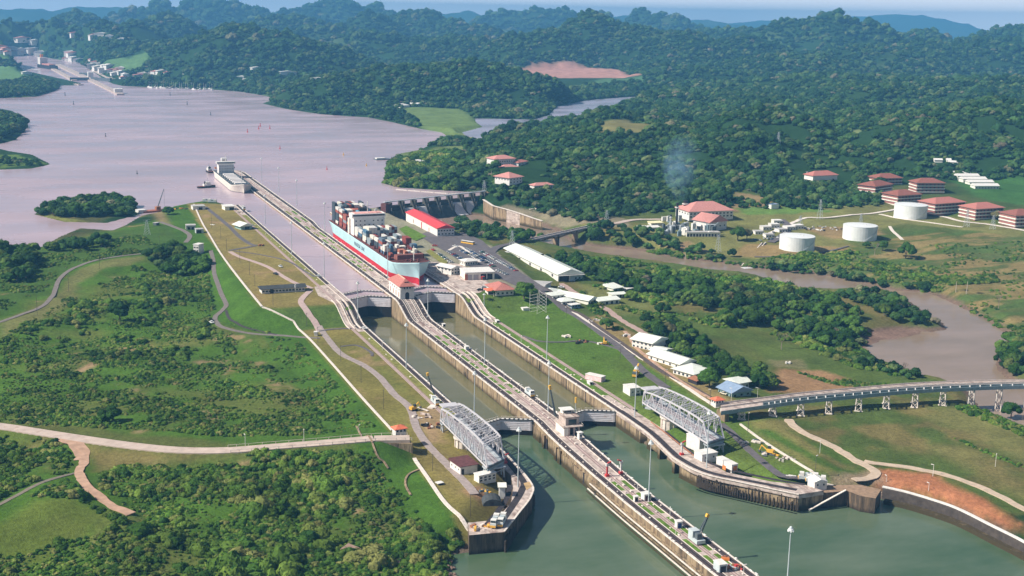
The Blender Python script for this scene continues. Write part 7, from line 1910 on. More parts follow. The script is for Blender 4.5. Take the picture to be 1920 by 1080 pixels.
# ------------------------------------------------------------------ ships
def hull(name, t, Ln, beam, z0, zwl, zdeck, zbow, mats, bowL=34.0, sternL=16.0, flare=3.0, bands=None):
    """Hull along local +y from bow (y = 0) to stern (y = Ln); keel at z0. mats: below, side, deck."""
    ys = [-flare*1.2, -flare*0.4, 1.5, 5, 10, 17, 25, bowL, bowL+12, Ln*0.5, Ln-sternL*1.6, Ln-sternL, Ln-sternL*.5, Ln-3, Ln]
    lv = [z0, zwl-1.5, zwl+1.0, zwl+2.2, (zwl+zdeck)/2, zdeck-1.2, zdeck]
    V = []; nl = len(lv)
    def half(y, lz):
        f = (lz-z0)/(zdeck-z0)
        start = -flare*1.2*max(0, (f-.35)/.65)**1.4+ (1-f)*3.0
        tb = np.clip((y-start)/(bowL*(1.15-0.55*f)), 0, 1)
        wb = math.sin(tb*math.pi/2)**(0.85)
        ts = np.clip((Ln-y)/sternL, 0, 1)
        ws = (0.86*f+0.14)+(1-(0.86*f+0.14))*math.sin(ts*math.pi/2) if f > 0.45 else max(0.05, math.sin(ts*math.pi/2)**0.8*(0.3+f*1.2) if ts < 1 else 1)
        return max(0.04, beam/2*wb*min(1, ws))
    for y in ys:
        up = max(0, 1-(y+4)/(bowL*.9))**1.6*(zbow-zdeck)
        for s in (-1, 1):
            for i, z in enumerate(lv):
                V.append((s*half(y, z), y, z+(up if i >= nl-2 else up*.5*(i == nl-3))))
    F = []; MI = []
    m = 2*nl
    for j in range(len(ys)-1):
        for i in range(nl-1):
            a = j*m+i; mi = 0 if i < 2 else (1 if i == 2 else 2)
            mi = [0, 0, 0, 1, 1, 1][i]
            F.append((a, a+1, a+m+1, a+m)); MI.append(mi)
            b_ = j*m+nl+i; F.append((b_, b_+m, b_+m+1, b_+1)); MI.append(mi)
        a = j*m+nl-1; b_ = j*m+m-1; F.append((a, b_, b_+m, a+m)); MI.append(2)
        F.append((j*m, (j+1)*m, (j+1)*m+nl, j*m+nl)); MI.append(0)
    e = (len(ys)-1)*m
    F.append(tuple(range(e, e+nl))+tuple(range(e+2*nl-1, e+nl-1, -1))); MI.append(1)
    F.append(tuple(range(nl-1, -1, -1))+tuple(range(nl, 2*nl))); MI.append(1)
    me = bpy.data.meshes.new(name); me.from_pydata(V, [], F)
    for q in mats: me.materials.append(q)
    me.polygons.foreach_set('material_index', MI); me.polygons.foreach_set('use_smooth', [x != 2 for x in MI]); me.update()
    return child(name, me, t)
def text_obj(name, s, size, m, parent, loc, rot, w=1.0):
    cu = bpy.data.curves.new(name, 'FONT'); cu.body = s; cu.size = size; cu.extrude = 0.03; cu.space_character = 1.1
    cu.materials.append(m); o = bpy.data.objects.new(name, cu)
    dg = None
    link(o); bpy.context.view_layer.update()
    me = bpy.data.meshes.new_from_object(o.evaluated_get(bpy.context.evaluated_depsgraph_get())); bpy.data.objects.remove(o)
    if not me.materials: me.materials.append(m)
    o = bpy.data.objects.new(name, me); link(o); o.parent = parent; o.location = loc; o.rotation_euler = rot; o.scale = (w, 1, 1)
    return o
M_HBLUE = mat('pale_blue_hull', (0.41, 0.60, 0.63), rough=0.5, var=0.06, scale=0.15, stain=(0.52, 0.42, 0.34), stain_amt=0.04, stain_scale=(.2, .2, .05))
M_HRED = mat('red_boot_top', (0.50, 0.02, 0.035), rough=0.5, var=0.1)
M_DKRED = mat('red_deck', (0.13, 0.04, 0.035), var=0.2)
M_SHIPW = mat('ship_white', (0.80, 0.74, 0.70), var=0.06, stain=(0.5, 0.38, 0.3), stain_amt=0.05, stain_scale=(.4, .4, .2))
cs = thing('container_ship', 'pale blue and red container ship loaded with containers in the right upper lane', 'container ship', (25.9, 319, 0))
LS = 246.0; BM = 31.6; ZD = 31.2
hull('hull', cs, LS, BM, ZLAKE-9, ZLAKE+3.2, ZD, ZD+3.6, [M_HRED, M_HBLUE, M_DKRED], 40, 20, 5.5)
text_obj('lettering', 'MAERSK LINE', 4.9, mat('hull_lettering', (0.07, 0.09, 0.16)), cs, (-BM/2-0.12, 143, ZLAKE+8.2), (math.pi/2, 0, -math.pi/2), 1.15)
for s in (-1, 1):
    MB().beam((s*(BM/2-.1), 42, ZD+.9), (s*(BM/2-.1), LS-2, ZD+.9), .25, .6).build('gunwale', M_DKRED, cs)
    MB().tube((s*9.5, 9.5, ZD-3.5), (s*10.4, 9.0, ZD-3.5), 0.7, .7, 8).build('anchor', M_BLACK, cs)
# deckhouse amidships-aft
DH = 150.0
MB().box((0, DH+8, ZD), (29.0, 16, 17)).build('deckhouse', M_SHIPW, cs)
MB().box((0, DH+7, ZD+17), (31.4, 12, 3.2)).build('bridge', M_SHIPW, cs)
MB().box((0, DH+.9, ZD+18.2), (29.6, .3, 1.2)).build('bridge_window', M_DOOR, cs)
MB().box((0, DH+8, ZD+20.2), (26, 11, .35)).build('monkey_island', M_RTILE if False else mat('pink_deck', (.70, .36, .32)), cs)
for fl in range(4):
    for i in range(7):
        if (fl*3+i*5) % 7 != 3: MB().box((-12.3+i*4.1, DH-.06, ZD+2.4+fl*3.7), (1.2, .14, 1.0)).build('window', M_DOOR, cs)
MB().box((0, DH+22, ZD), (12, 9, 20)).build('funnel', mat('funnel_blue', (.12, .34, .48)), cs); MB().box((0, DH+22, ZD+20), (8, 6, 2.6)).build('funnel_top', M_BLACK, cs)
MB().tube((0, DH+6, ZD+20), (0, DH+6, ZD+31), .35).build('mast', M_WHITE, cs); MB().beam((-4, DH+6, ZD+27), (4, DH+6, ZD+27), .35).build('yard_arm', M_WHITE, cs)
MB().sphere((8, DH+6, ZD+22.5), 1.4).build('radar_dome', M_WHITE, cs)
for s in (-1, 1): MB().box((s*15.3, DH+14, ZD), (1.6, 5, 15)).build('stair_tower', M_PALE, cs); MB().box((s*14.6, DH+18, ZD+8), (2.0, 7, 2.2)).build('lifeboat', M_ORANGE, cs)
MB().tube((0, 9, ZD+3), (0, 9, ZD+15), .4, .3).build('foremast', M_WHITE, cs)
MB().prism([(-11, 19), (11, 19), (12.5, 24), (-12.5, 24)], ZD+2, ZD+6.0).build('breakwater', mat('brick_red', (.24, .09, .07)), cs)
for x, y in ((-5, 12), (5, 12), (-3, 6), (3, 6), (0, 15)): MB().box((x, y, ZD+2.4), (1.5, 2.2, 1.2)).build('windlass', M_DKRED, cs)
# containers
cc = [(.74, .70, .62), (.64, .61, .57), (.38, .11, .08), (.26, .06, .05), (.46, .18, .12), (.13, .17, .22), (.06, .08, .10), (.26, .31, .33), (.08, .17, .26), (.70, .66, .56), (.34, .10, .07), (.15, .04, .04)]
CM = [mat('container_%d' % i, c, var=0.08, rough=.6) for i, c in enumerate(cc)]
cname = ['cream', 'pale grey', 'brick red', 'dark red', 'orange red', 'slate blue', 'near black', 'grey', 'blue', 'buff', 'rust red', 'maroon']
def cont_mesh(m, Lc):
    mb = MB().box((0, 0, 0), (2.38, Lc, 2.55))
    for k in range(int(Lc/1.1)): 
        for s in (-1, 1): mb.box((s*1.2, -Lc/2+.6+k*1.1, .25), (.06, .35, 2.0))
    return mb.data('container', m)
CME = [(cont_mesh(m, 12.1), cont_mesh(m, 6.0)) for m in CM]
rg = random.Random(22); stacks = []
bay = 30.0; bi = 0; tot = 0
plan = [(30, 7.0, 2), (37.5, 7, 2), (46, 7, 3), (53, 7, 2), (63, 13.4, 4), (78, 13.4, 3), (92, 13.4, 3), (107, 13.4, 5), (122, 13.4, 4), (136, 13.4, 3)]
aft = [(180, 13.4, 5), (195, 13.4, 6), (210, 13.4, 7), (225, 13.4, 7)]
H_ = {}; CI = {}
for bi, (y0, pitch, hm) in enumerate(plan+aft):
    nr = 11 if y0 > 44 else (7 if y0 < 36 else 9)
    g0 = int(rg.random()*len(CM))
    for r_ in range(nr):
        hmx = hm-(1 if rg.random() < .3 else 0)-(rg.randrange(3) if y0 < 100 and rg.random() < .45 else 0)
        if rg.random() < .12 and y0 < 150: hmx = 0
        xi = r_-(nr-1)//2; H_[bi, xi] = max(0, hmx)
        for l in range(max(0, hmx)): CI[bi, xi, l] = (0, 1, 9)[rg.randrange(3)] if l == hmx-1 and rg.random() < .3 else (rg.randrange(len(CM)) if rg.random() > .4 else g0)
hidden = MB()
for (bi, xi, l), ci in CI.items():
    y0, pitch = (plan+aft)[bi][:2]; long_ = pitch > 10; top = H_[bi, xi]
    front = H_.get((bi-1, xi), 0) if bi not in (0, 10) else 0
    if bi in (5,): front = max(0, H_.get((4, xi), 0)-0)
    x = xi*2.62; y = y0+(6.1 if long_ else 3.1); z = ZD+1.6+l*2.62
    seen = l == top-1 or H_.get((bi, xi-1), 0) <= l or (front <= l+(0 if bi > 1 else 0) and l >= front)
    if bi >= 10: seen = (xi <= -5) or l == top-1 or (bi == 10 and xi < -2)
    if not seen:
        hidden.box((x, y, z), (2.4, 12.1 if long_ else 6.0, 2.58)); continue
    o = bpy.data.objects.new('shipping_container', CME[ci][0 if long_ else 1]); link(o); o.location = (25.9+x, 319+y, z)
    row = ['foremost', 'second', 'third', 'fourth', 'fifth', 'sixth', 'seventh', 'eighth', 'ninth', 'tenth'][bi] if bi < 10 else ['first', 'second', 'third', 'aftmost'][bi-10]
    side = 'outer west side' if H_.get((bi, xi-1), 0) == 0 and xi < 0 else ('west half' if xi < -1 else ('middle' if xi < 2 else 'east half'))
    tier = 'top' if l == top-1 else ('bottom' if l == 0 else 'mid')
    tag(o, f'{cname[ci]} {tier} tier container, {side} of the {row} stack {"before" if bi < 10 else "behind"} the ship deckhouse', 'container', 'containers stowed on the container ship'); tot += 1
hidden.build('inner_container', CM[2], cs, kind='stuff')
print('containers', tot)
for (y0, pitch, hm) in plan+aft:
    MB().box((0, y0+pitch/2-.4, ZD+.1), (BM-1.5, pitch-1.2, 1.45)).build('hatch_cover', M_DKRED, cs)
    for s in (-1, 1): MB().box((s*(BM/2-1.4), y0-.9, ZD), (1.2, .8, 4.2)).build('lashing_post', M_DKRED, cs)

# waiting bulk carrier
bc = thing('bulk_carrier', 'white hulled bulk carrier with pale hatch covers beside the far end of the central wall', 'cargo ship', (-20.5, 878, 0))
M_HW = mat('white_hull', (.60, .55, .49), var=.1, stain=(.5, .3, .2), stain_amt=.08, stain_scale=(.2, .2, .06)); M_GHULL = mat('grey_hull_low', (.24, .22, .22))
hull('hull', bc, 168, 24.5, ZLAKE-8, ZLAKE-1.2, ZLAKE+8.2, ZLAKE+11.5, [M_GHULL, M_HW, mat('deck_grey', (.07, .08, .09))], 30, 16, 3)
for i in range(8): MB().box((0, 25+i*12.6, ZLAKE+8.3), (13.5, 7.0, 1.6)).build('hatch_cover', M_SHIPW, bc)
for i in range(6):
    for s in (-1, 1): MB().box((s*10.6, 27+i*16.2, ZLAKE+8.3), (.8, 12, 1.2)).build('deck_pipe', M_DKSTEEL, bc)
MB().box((0, 137, ZLAKE+8), (19.5, 14, 12)).build('deckhouse', M_WHITE, bc); MB().box((0, 136, ZLAKE+20.5), (24, 7, 2.6)).build('bridge', M_WHITE, bc)
MB().box((0, 132.3, ZLAKE+21.2), (22, .2, 1.1)).build('bridge_window', M_DKSTEEL, bc)
for fl in range(3):
    for i in range(6): MB().box((-8+i*3.2, 129.9, ZLAKE+10.5+fl*3.4), (1.0, .14, .9)).build('window', M_DKSTEEL, bc)
MB().box((0, 150, ZLAKE+8), (7, 7, 18)).build('funnel', M_ORANGE if False else M_WHITE, bc); MB().box((0, 146.4, ZLAKE+20), (3, .3, 3)).build('funnel_mark', M_RUST, bc)
MB().tube((0, 136, ZLAKE+23), (0, 136, ZLAKE+33), .5, .3).build('mast', M_WHITE, bc)
MB().tube((0, 12, ZLAKE+10), (0, 12, ZLAKE+25), .45, .3).build('foremast', M_WHITE, bc)
for s in (-1, 1): MB().box((s*11.6, 145, ZLAKE+13), (2, 6, 2)).build('lifeboat', M_RUST, bc)
# tugs
def tug(label, px, py, rz, sc=1.0, dark=True):
    p = at(px, py, ZLAKE); t = thing('tugboat', label, 'tugboat', (p[0], p[1], ZLAKE), rz); 
    mb = MB(); Lh = 24; vs = []
    pl = [(-4.2, -9), (-4.2, 6), (-2.4, 11), (0, 13), (2.4, 11), (4.2, 6), (4.2, -9), (3, -11), (-3, -11)]
    MB().prism([(x*.9, y*.95) for x, y in pl], -1.5, [1.9+max(0, y)*.09 for x, y in pl]).build('hull', M_BLACK, t)
    MB().prism([(x*.8, y*.88) for x, y in pl], 1.2, [2.0+max(0, y)*.09 for x, y in pl]).build('deck', M_DKRED, t)
    MB().box((0, 1.5, 1.9), (5.4, 9, 2.8)).build('cabin', M_WHITE, t); MB().box((0, 2.8, 4.7), (4.4, 4.6, 2.4)).build('wheelhouse', M_WHITE, t)
    MB().box((0, 5.15, 5.4), (4.0, .15, 1.1)).build('window', M_GLASS, t); MB().box((0, .5, 5.4), (4.5, .15, 1.1)).build('window', M_GLASS, t)
    MB().tube((0, -1.2, 4.6), (0, -1.2, 8.0), .9, .8, 8).build('funnel', M_BLACK, t); MB().tube((0, 2.6, 7), (0, 2.6, 12), .16).build('mast', M_DKSTEEL, t)
    return t
tug('black hulled tug with white wheelhouse steaming alone left of the waiting ship', 386, 352, -1.35)
tug('dark tug nudging the stern of the waiting bulk carrier', 393, 323, 0.1)
# dredging barge with lattice crane
db = thing('crane_barge', 'rust red dredging barge with a lattice crane by the western shore', 'barge', (*at(288, 397, ZLAKE)[:2], ZLAKE), 0.35)
MB().box((0, 0, -1), (26, 9, 2.8)).build('hull', mat('barge_red', (.34, .12, .08)), db); MB().box((-14, 1, -1), (9, 8, 4.6)).build('crew_block', M_WHITE, db)
MB().box((5, 0, 1.8), (5, 4.4, 3.6)).build('crane_house', M_RUST, db)
for s in (-.8, .8): MB().beam((5, s, 4.5), (13, s*.2, 24), .4).build('jib', M_DKSTEEL, db)
mb = MB()
for k in range(8): mb.beam((5+k, -.8+.08*k, 4.5+2.4*k), (6+k, .7-.07*k, 6.9+2.4*k), .22)
mb.build('jib_lacing', M_DKSTEEL, db); MB().tube((13, 0, 24), (13, 0, 4), .08).build('hoist_wire', M_DKSTEEL, db)
pf = thing('floating_dock', 'small white floating landing stage with a gangway by the eastern shore', 'landing stage', (*at(717, 299, ZLAKE)[:2], ZLAKE), 0.1)
MB().box((0, 0, -.4), (24, 13, 1.5)).build('pontoon', M_DKSTEEL, pf); MB().box((-3, 1, 1.1), (14, 8, 1.6)).build('deckhouse', M_WHITE, pf); MB().box((26, -3, .2), (34, 2.4, .5)).build('gangway', M_PALE, pf)
# log boom line above the dam
bm_ = thing('boom', 'floating debris boom line in front of the wooded point', 'boom', (0, 0, 0))
bl_ = [at(x, y, ZLAKE+.2) for x, y in [(743, 355), (765, 357), (790, 359), (815, 361), (842, 363), (866, 364)]]
for i in range(len(bl_)-1): MB().beam(bl_[i], bl_[i+1]*.94+bl_[i]*.06, 2.0, .9).build('boom_float', M_PALE, bm_)
# buoys
for i, (x, y, c) in enumerate([(198, 256, 0), (257, 326, 0), (122, 179, 0), (138, 196, 0), (319, 179, 0), (351, 196, 0), (395, 216, 0), (464, 248, 1), (485, 242, 1), (488, 237, 1), (506, 241, 1), (525, 279, 1), (613, 318, 1), (644, 291, 2), (687, 311, 2)]):
    p = at(x, y, ZLAKE); s = np.linalg.norm(p-CAM)/2200
    t = thing('channel_buoy', ['dark green channel buoy', 'red channel buoy', 'yellow and white channel buoy'][c]+' '+['far left of the tug, mid lake', 'left of the tug near the shore', 'before the far locks, leftmost', 'below the leftmost far buoy', 'off the far marina', 'off the far marina, further right', 'mid lake in line with the waiting ship', 'above the central wall, nearest it', 'in the trio of red buoys, left', 'in the trio of red buoys, top', 'in the trio of red buoys, right', 'alone right of the waiting ship', 'above the container ship', 'towards the eastern point', 'closest to the landing stage'][i], 'buoy', tuple(p), 0, 'channel buoys on the lake')
    m = [M_DKSTEEL, M_REDP, M_YEL][c]
    MB().tube((0, 0, -.5), (0, 0, 1.0), 1.3*s, 1.3*s, 8).build('float', m, t); MB().tube((0, 0, 1), (0, 0, 4.4*s), .8*s, .35*s, 6).build('cage', m, t)
    if c == 2: MB().box((0, 0, 4.2*s), (1.2*s, 1.2*s, 1.2*s)).build('topmark', M_WHITE, t)
    else: MB().box((0, 0, 4.2*s), (1.0*s, 1.0*s, 1.3*s)).build('topmark', m, t)
# ------------------------------------------------------------------ lamp masts
M_GALV = mat('galvanised', (0.50, 0.55, 0.56), rough=0.5, var=.08)
def mast_mesh(h):
    a = MB().tube((0, 0, 0), (0, 0, h), 0.34, 0.17, 7).data('pole', M_GALV)
    b = MB().tube((0, 0, h-.2), (0, 0, h+.35), 1.0, 1.0, 10); 
    for k in range(6):
        t = k*math.pi/3; b.box((.95*math.cos(t), .95*math.sin(t), h-.8), (.6, .6, .6), t)
    b = b.data('lamp_ring', mat('lamp_glass', (0.82, 0.82, 0.80), rough=.3, var=.03))
    c = MB().sphere((0, 0, h+.7), .65, 8, 5).data('cowl', M_GALV); return a, b, c
MAST = mast_mesh(29.0)
masts = [(671, 603, ZL, 'on the west wall at the foot of the ramp'), (761.7, 691.7, ZL, 'on the west wall halfway down the left lane'), (889, 794, ZL, 'on the west wall just behind the western truss bridge'), (971, 913, ZL, 'on the curved western tip'),
         (908.7, 680, ZL, 'on the central wall beside the upper half of the right lane'), (1027.5, 771.7, ZL, 'on the central wall just above the lower gates'), (1216, 940, ZL, 'on the central wall by the maroon fronted hut'), (1474, 1122, ZL, 'rising from the bottom edge over the green water'),
         (802, 597, ZL, 'on the central wall at the foot of the ramp'), (727, 523, ZU, 'on the central wall left of the control house'), (547, 478, ZU, 'on the upper west wall beside the dry lawn'), (497.5, 420, ZU, 'on the upper west wall near its far end'), (608, 521.7, ZU, 'on the upper west wall near the long black roofed building'),
         (491, 340, ZU, 'on the central wall beside the waiting ship'), (523, 360, ZU, 'on the central wall past the waiting ship'), (556.7, 386.7, ZU, 'on the central wall where it widens'), (609, 436, ZU, 'on the central wall beside the container ship stern'),
         (1025, 675, ZL, 'on the east wall beside the big green lawn'), (1190, 781.7, ZL, 'on the east wall before the eastern truss bridge'), (1324.7, 876.7, ZL, 'on the east wall at the end of the eastern truss bridge'), (907.5, 583, ZL+.5, 'on the east wall below the palm tree')]
for x, y, z, w in masts:
    p = at(x, y, z); t = thing('lamp_mast', 'tall steel lamp mast '+w, 'lamp mast', tuple(p), 0, 'tall lamp masts along the lock walls')
    s = 0.45 if 'palm' in w else 1.0; t.scale = (1, 1, s)
    for nm, me in zip(('pole', 'lamp_ring', 'cowl'), MAST): child(nm, me, t)
pole_me = MB().tube((0, 0, -.5), (0, 0, 1), .16, .12, 6).data('pole', mat('old_pole', (.10, .08, .07)))
wpole = MB().tube((0, 0, -.5), (0, 0, 1), .14, .10, 6).data('pole', M_WHITE)
lamp_me = MB().box((.7, 0, -.12), (1.5, .35, .25)).data('lamp_head', M_WHITE); arm_me = MB().box((0, 0, -.5), (1.8, .14, .14)).data('crossarm', mat('old_pole', (.10, .08, .07)))
def spole(x, y0, y1, lab, white=False, z=None, grp=None, arm=False):
    p = G(x, y1) if z is None else at(x, y1, z); d = np.linalg.norm(p-CAM); h = (y1-y0)*d/FPX/math.cos(PIT)
    t = thing('lamp_post' if white else 'utility_pole', lab, 'lamp post' if white else 'utility pole', tuple(p), random.uniform(0, 3), grp)
    o = child('pole', wpole if white else pole_me, t); o.scale = (1, 1, h)
    o = child('lamp_head' if white or not arm else 'crossarm', lamp_me if white or not arm else arm_me, t, (0, 0, h))
g1 = 'dark poles across the western lawns'; g2 = 'dark poles along the eastern lawn road'; g3 = 'short white lamp posts on the lock walls'; g4 = 'short white lamp posts in the fields'
WP = [(70, 557, 591, 'on the hill road, leftmost'), (129, 515, 547, 'on the hill road, second from left'), (187, 472, 504, 'on the hill road where it curves'), (299, 444, 466, 'on green grass near the lake shore'), (397, 403, 428, 'on the dry lawn, far end'), (414, 425, 448, 'on the dry lawn beyond the grey road'),
      (425, 448, 470, 'at the road fork on the dry lawn'), (450, 467, 493, 'on the dry lawn left of the reddish road'), (468, 490, 516, 'on the dry lawn beside the white topped wall'), (478, 515, 536, 'just behind the long black roofed building'), (512, 550, 572, 'in front of the long black roofed building'), (575, 587, 610, 'on the green bank beside the footway'),
      (596, 613, 643, 'at the foot of the footway'), (639, 647, 679, 'on the lower western lawn, upper'), (677, 685, 718, 'on the lower western lawn, middle'), (719, 730, 767, 'on the lower western lawn, lower'), (811, 850, 883, 'behind the maroon roofed store'), (881.7, 925, 969, 'on the lawn of the western tip')]
for x, a, b_, w in WP: spole(x, a, b_, 'thin dark pole '+w, False, None, g1, True)
for x, a, b_, w in [(1061.5, 576, 596, 'nearest the house row'), (1106, 602, 630, 'second from the house row'), (1163, 642, 672.5, 'above the yellow crane'), (1247.5, 693, 718, 'behind the eastern truss bridge'), (1331, 730, 762, 'beside the viaduct gatehouse'), (1402, 775, 812, 'under the viaduct by the lawn wall'), (1528, 855, 893, 'on the eastern wing lawn')]: spole(x, a, b_, 'dark lamp pole '+w, False, None, g2)
for i, (x, a, b_) in enumerate([(892, 655, 666), (915, 676, 690), (945, 698, 713), (976, 722, 740), (1008, 742, 755), (1195, 905, 923), (1255.8, 952, 974), (1267, 988, 1001), (1335, 1030, 1043), (1394, 1059, 1078), (716.7, 640, 657), (585, 498, 512), (862, 640, 651), (977, 630, 643)]):
    spole(x, a, b_, f'short white lamp post {["on the central wall, farthest of the lower ones", "on the central wall, second farthest", "on the central wall beside a grass plot", "on the central wall near the locomotive", "on the central wall before the mast", "on the central wall above the maroon hut", "on the central wall below the maroon hut", "beside the navy fronted box", "below the rail crane", "at the bottom end of the central wall", "on the west wall below the ramp", "on the upper west wall", "on the central wall by the middle plots", "on the east return track"][i]}', True, ZL if i not in (11,) else ZU, g3)
for i, (x, a, b_) in enumerate([(460, 815, 838), (570, 806, 830), (673, 797, 812), (1537, 827, 850), (1749, 872, 893), (1866, 853, 875), (1741, 906, 920), (1662, 892, 903), (1420, 727, 748), (1371, 728, 752), (32, 600, 602)][:10]):
    spole(x, a, b_, f'short white lamp post {["on the pale road, left", "on the pale road, middle", "on the pale road near the gatehouse", "on the mown strips", "on the dirt road in the eastern field", "far out in the eastern field", "on the red earth by the bank", "at the left end of the red earth", "right of the blue grey cottage", "left of the blue grey cottage"][i]}', True, None, g4)
# lattice towers
def pylon(label, x, y0, y1, w=5.0, arms=True, m=None, z=None, top=0.16):
    m = m or M_STEEL; p = G(x, y1) if z is None else at(x, y1, z); d = np.linalg.norm(p-CAM); h = (y1-y0)*d/FPX
    t = thing('lattice_tower', label, 'pylon', tuple(p), 0.3); k = max(.16, d/FPX*.32)
    for a in (-1, 1):
        for b_ in (-1, 1): MB().beam((a*w/2, b_*w/2, -1), (a*w/2*top, b_*w/2*top, h), k).build('leg', m, t)
    n_ = 6; mb = MB()
    for i in range(n_):
        z0, z1 = h*i/n_, h*(i+1)/n_; f0 = w/2*(1-(1-top)*i/n_); f1 = w/2*(1-(1-top)*(i+1)/n_)
        for (a, b_), (c, d_) in (((-1, -1), (1, -1)), ((1, -1), (1, 1)), ((1, 1), (-1, 1)), ((-1, 1), (-1, -1))): mb.beam((a*f0, b_*f0, z0), (c*f1, d_*f1, z1), k*.7)
    mb.build('bracing', m, t)
    if arms:
        for f in (.72, .86, 1.0): MB().beam((-w*.75, 0, h*f), (w*.75, 0, h*f), k).build('crossarm', m, t)
for a in [('steel pylon on the wooded edge left of the red roofed quarters', 1537, 375, 411), ('steel pylon behind the middle white tank', 1613, 402, 430), ('slim pylon by the road before the quarters', 1812, 394, 425), ('slim pylon further right along the quarters road', 1861, 405, 430), ('pale pylon on the river bank below the power station', 1346, 440, 473), ('pylon near the concrete bridge head', 1137, 394, 422),
          ('pylon on the hill cutting', 1459, 248, 270), ('pylon beside the curved asphalt road', 960, 432, 469), ('radio mast beside the dam end', 908, 338, 363), ('pylon left of the grey sheds by the lake', 276, 413, 440), ('pylon at the power station yard', 1500, 405, 425), ('pylon in the hillside clearing', 1512, 322, 345)]:
    pylon(*a)
lt = pylon('broad red and white lattice tower on the lawn beside the dark tree', 1008.5, 547, 585, 9.0, False, M_WHITE, top=1.0)
# ------------------------------------------------------------------ palms and bare trees
def palm(x, y1, hpx, lab, z=None, grp=None):
    p = G(x, y1) if z is None else at(x, y1, z); d = np.linalg.norm(p-CAM); h = hpx*d/FPX; t = thing('palm_tree', lab, 'palm tree', tuple(p), x % 3, grp)
    MB().tube((0, 0, -.5), (.2, 0, h*.82), .32, .22, 6).build('trunk', mat('palm_trunk', (.42, .36, .29)), t)
    mb = MB(); R_ = max(3.0, h*.26)
    for k in range(14):
        a = k*2.4; up = .5-.06*k; c, s = math.cos(a), math.sin(a); pts = [(0, .0), (.35, .30*up+.12), (.7, .25*up), (1.0, -.25+.2*up)]
        vs = []
        for r_, zz in pts:
            w_ = .16*(1-r_)+.05; vs += [(.2+c*r_*R_-s*w_*R_, s*r_*R_+c*w_*R_, h*.82+zz*R_), (.2+c*r_*R_+s*w_*R_, s*r_*R_-c*w_*R_, h*.82+zz*R_)]
        mb.add(vs, [(2*i, 2*i+1, 2*i+3, 2*i+2) for i in range(3)])
    mb.build('fronds', M_LEAF, t)
for a in [(1285, 486, 17, 'palm tree rising above the river wood'), (907, 562, 15, 'palm tree before the orange roofed house'), (926, 556, 12, 'small palm beside the orange roofed house'), (866, 332, 20, 'tall palm left of the hill villas'), (878, 318, 18, 'tall palm next to the large hill villa'), (921, 330, 14, 'palm below the large hill villa'), (1070, 488, 16, 'palm tree beside the road bridge grove'),
          (1792, 548, 26, 'pale trunked palm on the far river bank, left'), (1812, 551, 30, 'pale trunked palm on the far river bank, right'), (1186, 515, 14, 'palm tree in the wood behind the workshops')]: palm(*a)
def bare(x, y1, hpx, lab):
    p = G(x, y1); d = np.linalg.norm(p-CAM); h = hpx*d/FPX; t = thing('bare_tree', lab, 'tree', tuple(p)); mb = MB(); rg = random.Random(int(x))
    MB().tube((0, 0, -.5), (0, 0, h*.4), .35, .22, 6).build('trunk', M_DEAD, t)
    def br(p, d_, L_, r, n_):
        q = p+d_*L_; mb.tube(p, q, r, r*.6, 4, False)
        if n_:
            for k in range(3): nd = (d_+Vector((rg.uniform(-.8, .8), rg.uniform(-.8, .8), rg.uniform(-.1, .5)))).normalized(); br(q, nd, L_*.68, r*.6, n_-1)
    for k in range(4): br(Vector((0, 0, h*.38)), Vector((rg.uniform(-.7, .7), rg.uniform(-.7, .7), .8)).normalized(), h*.24, .18, 3)
    mb.build('branches', M_DEAD, t)
bare(1465, 655, 33, 'bare leafless tree standing in the green meadow'); bare(1693, 700, 22, 'bare grey tree among the bank shrubs'); bare(1872, 578, 26, 'sparse tree on the far river bank, right'); bare(1640, 478, 24, 'spindly tree right of the middle tank')
# ------------------------------------------------------------------ vehicles
M_TYRE = mat('tyre', (.02, .02, .02))
cars_m = [mat('car_%s' % n_, c, rough=.35, var=.03) for n_, c in [('white', (.78, .77, .75)), ('silver', (.45, .46, .48)), ('red', (.50, .04, .04)), ('blue', (.05, .11, .26)), ('black', (.03, .03, .035)), ('cream', (.70, .64, .50)), ('green', (.06, .16, .10))]]
ccol = ['white', 'silver', 'red', 'blue', 'black', 'cream', 'green']
def car_meshes(m):
    b = MB(); W, L_ = .88, 2.2
    prof = [(-2.2, .35), (-2.15, .82), (-1.25, .95), (1.55, .98), (2.15, .85), (2.2, .35)]
    vs = [(s*W, y, z) for s in (-1, 1) for y, z in prof]; k = 6
    b.add(vs, [(i, i+1, k+i+1, k+i) for i in range(k-1)]+[tuple(range(k))[::-1], tuple(range(k, 2*k)), (k-1, 0, k, 2*k-1)])
    vs = [(-.78, -1.2, .95), (.78, -1.2, .95), (.78, 1.5, .97), (-.78, 1.5, .97), (-.64, -.55, 1.42), (.64, -.55, 1.42), (.64, .95, 1.44), (-.64, .95, 1.44)]
    r = MB().box((0, .2, 1.42), (1.3, 1.5, .06)).data('roof', m)
    g = MB().add(vs, [(4, 5, 6, 7), (0, 1, 5, 4), (1, 2, 6, 5), (2, 3, 7, 6), (3, 0, 4, 7)]).data('window', M_GLASS)
    return b.data('body', m), r, g
CARM = [car_meshes(m) for m in cars_m]; WH = MB().tube((-.12, 0, 0), (.12, 0, 0), .33, .33, 8).data('wheel', M_TYRE)
def car(p, rz, ci, lab, grp=None, nm='parked_car', sc=1.0):
    t = thing(nm, lab, 'car', tuple(p), rz, grp); t.scale = (sc, sc, sc)
    for n2, me in zip(('body', 'roof', 'window'), CARM[ci]): child(n2, me, t)
    for a in (-1, 1):
        for b_ in (-1.35, 1.35): child('wheel', WH, t, (a*.82, b_, .33))
rg = random.Random(5)
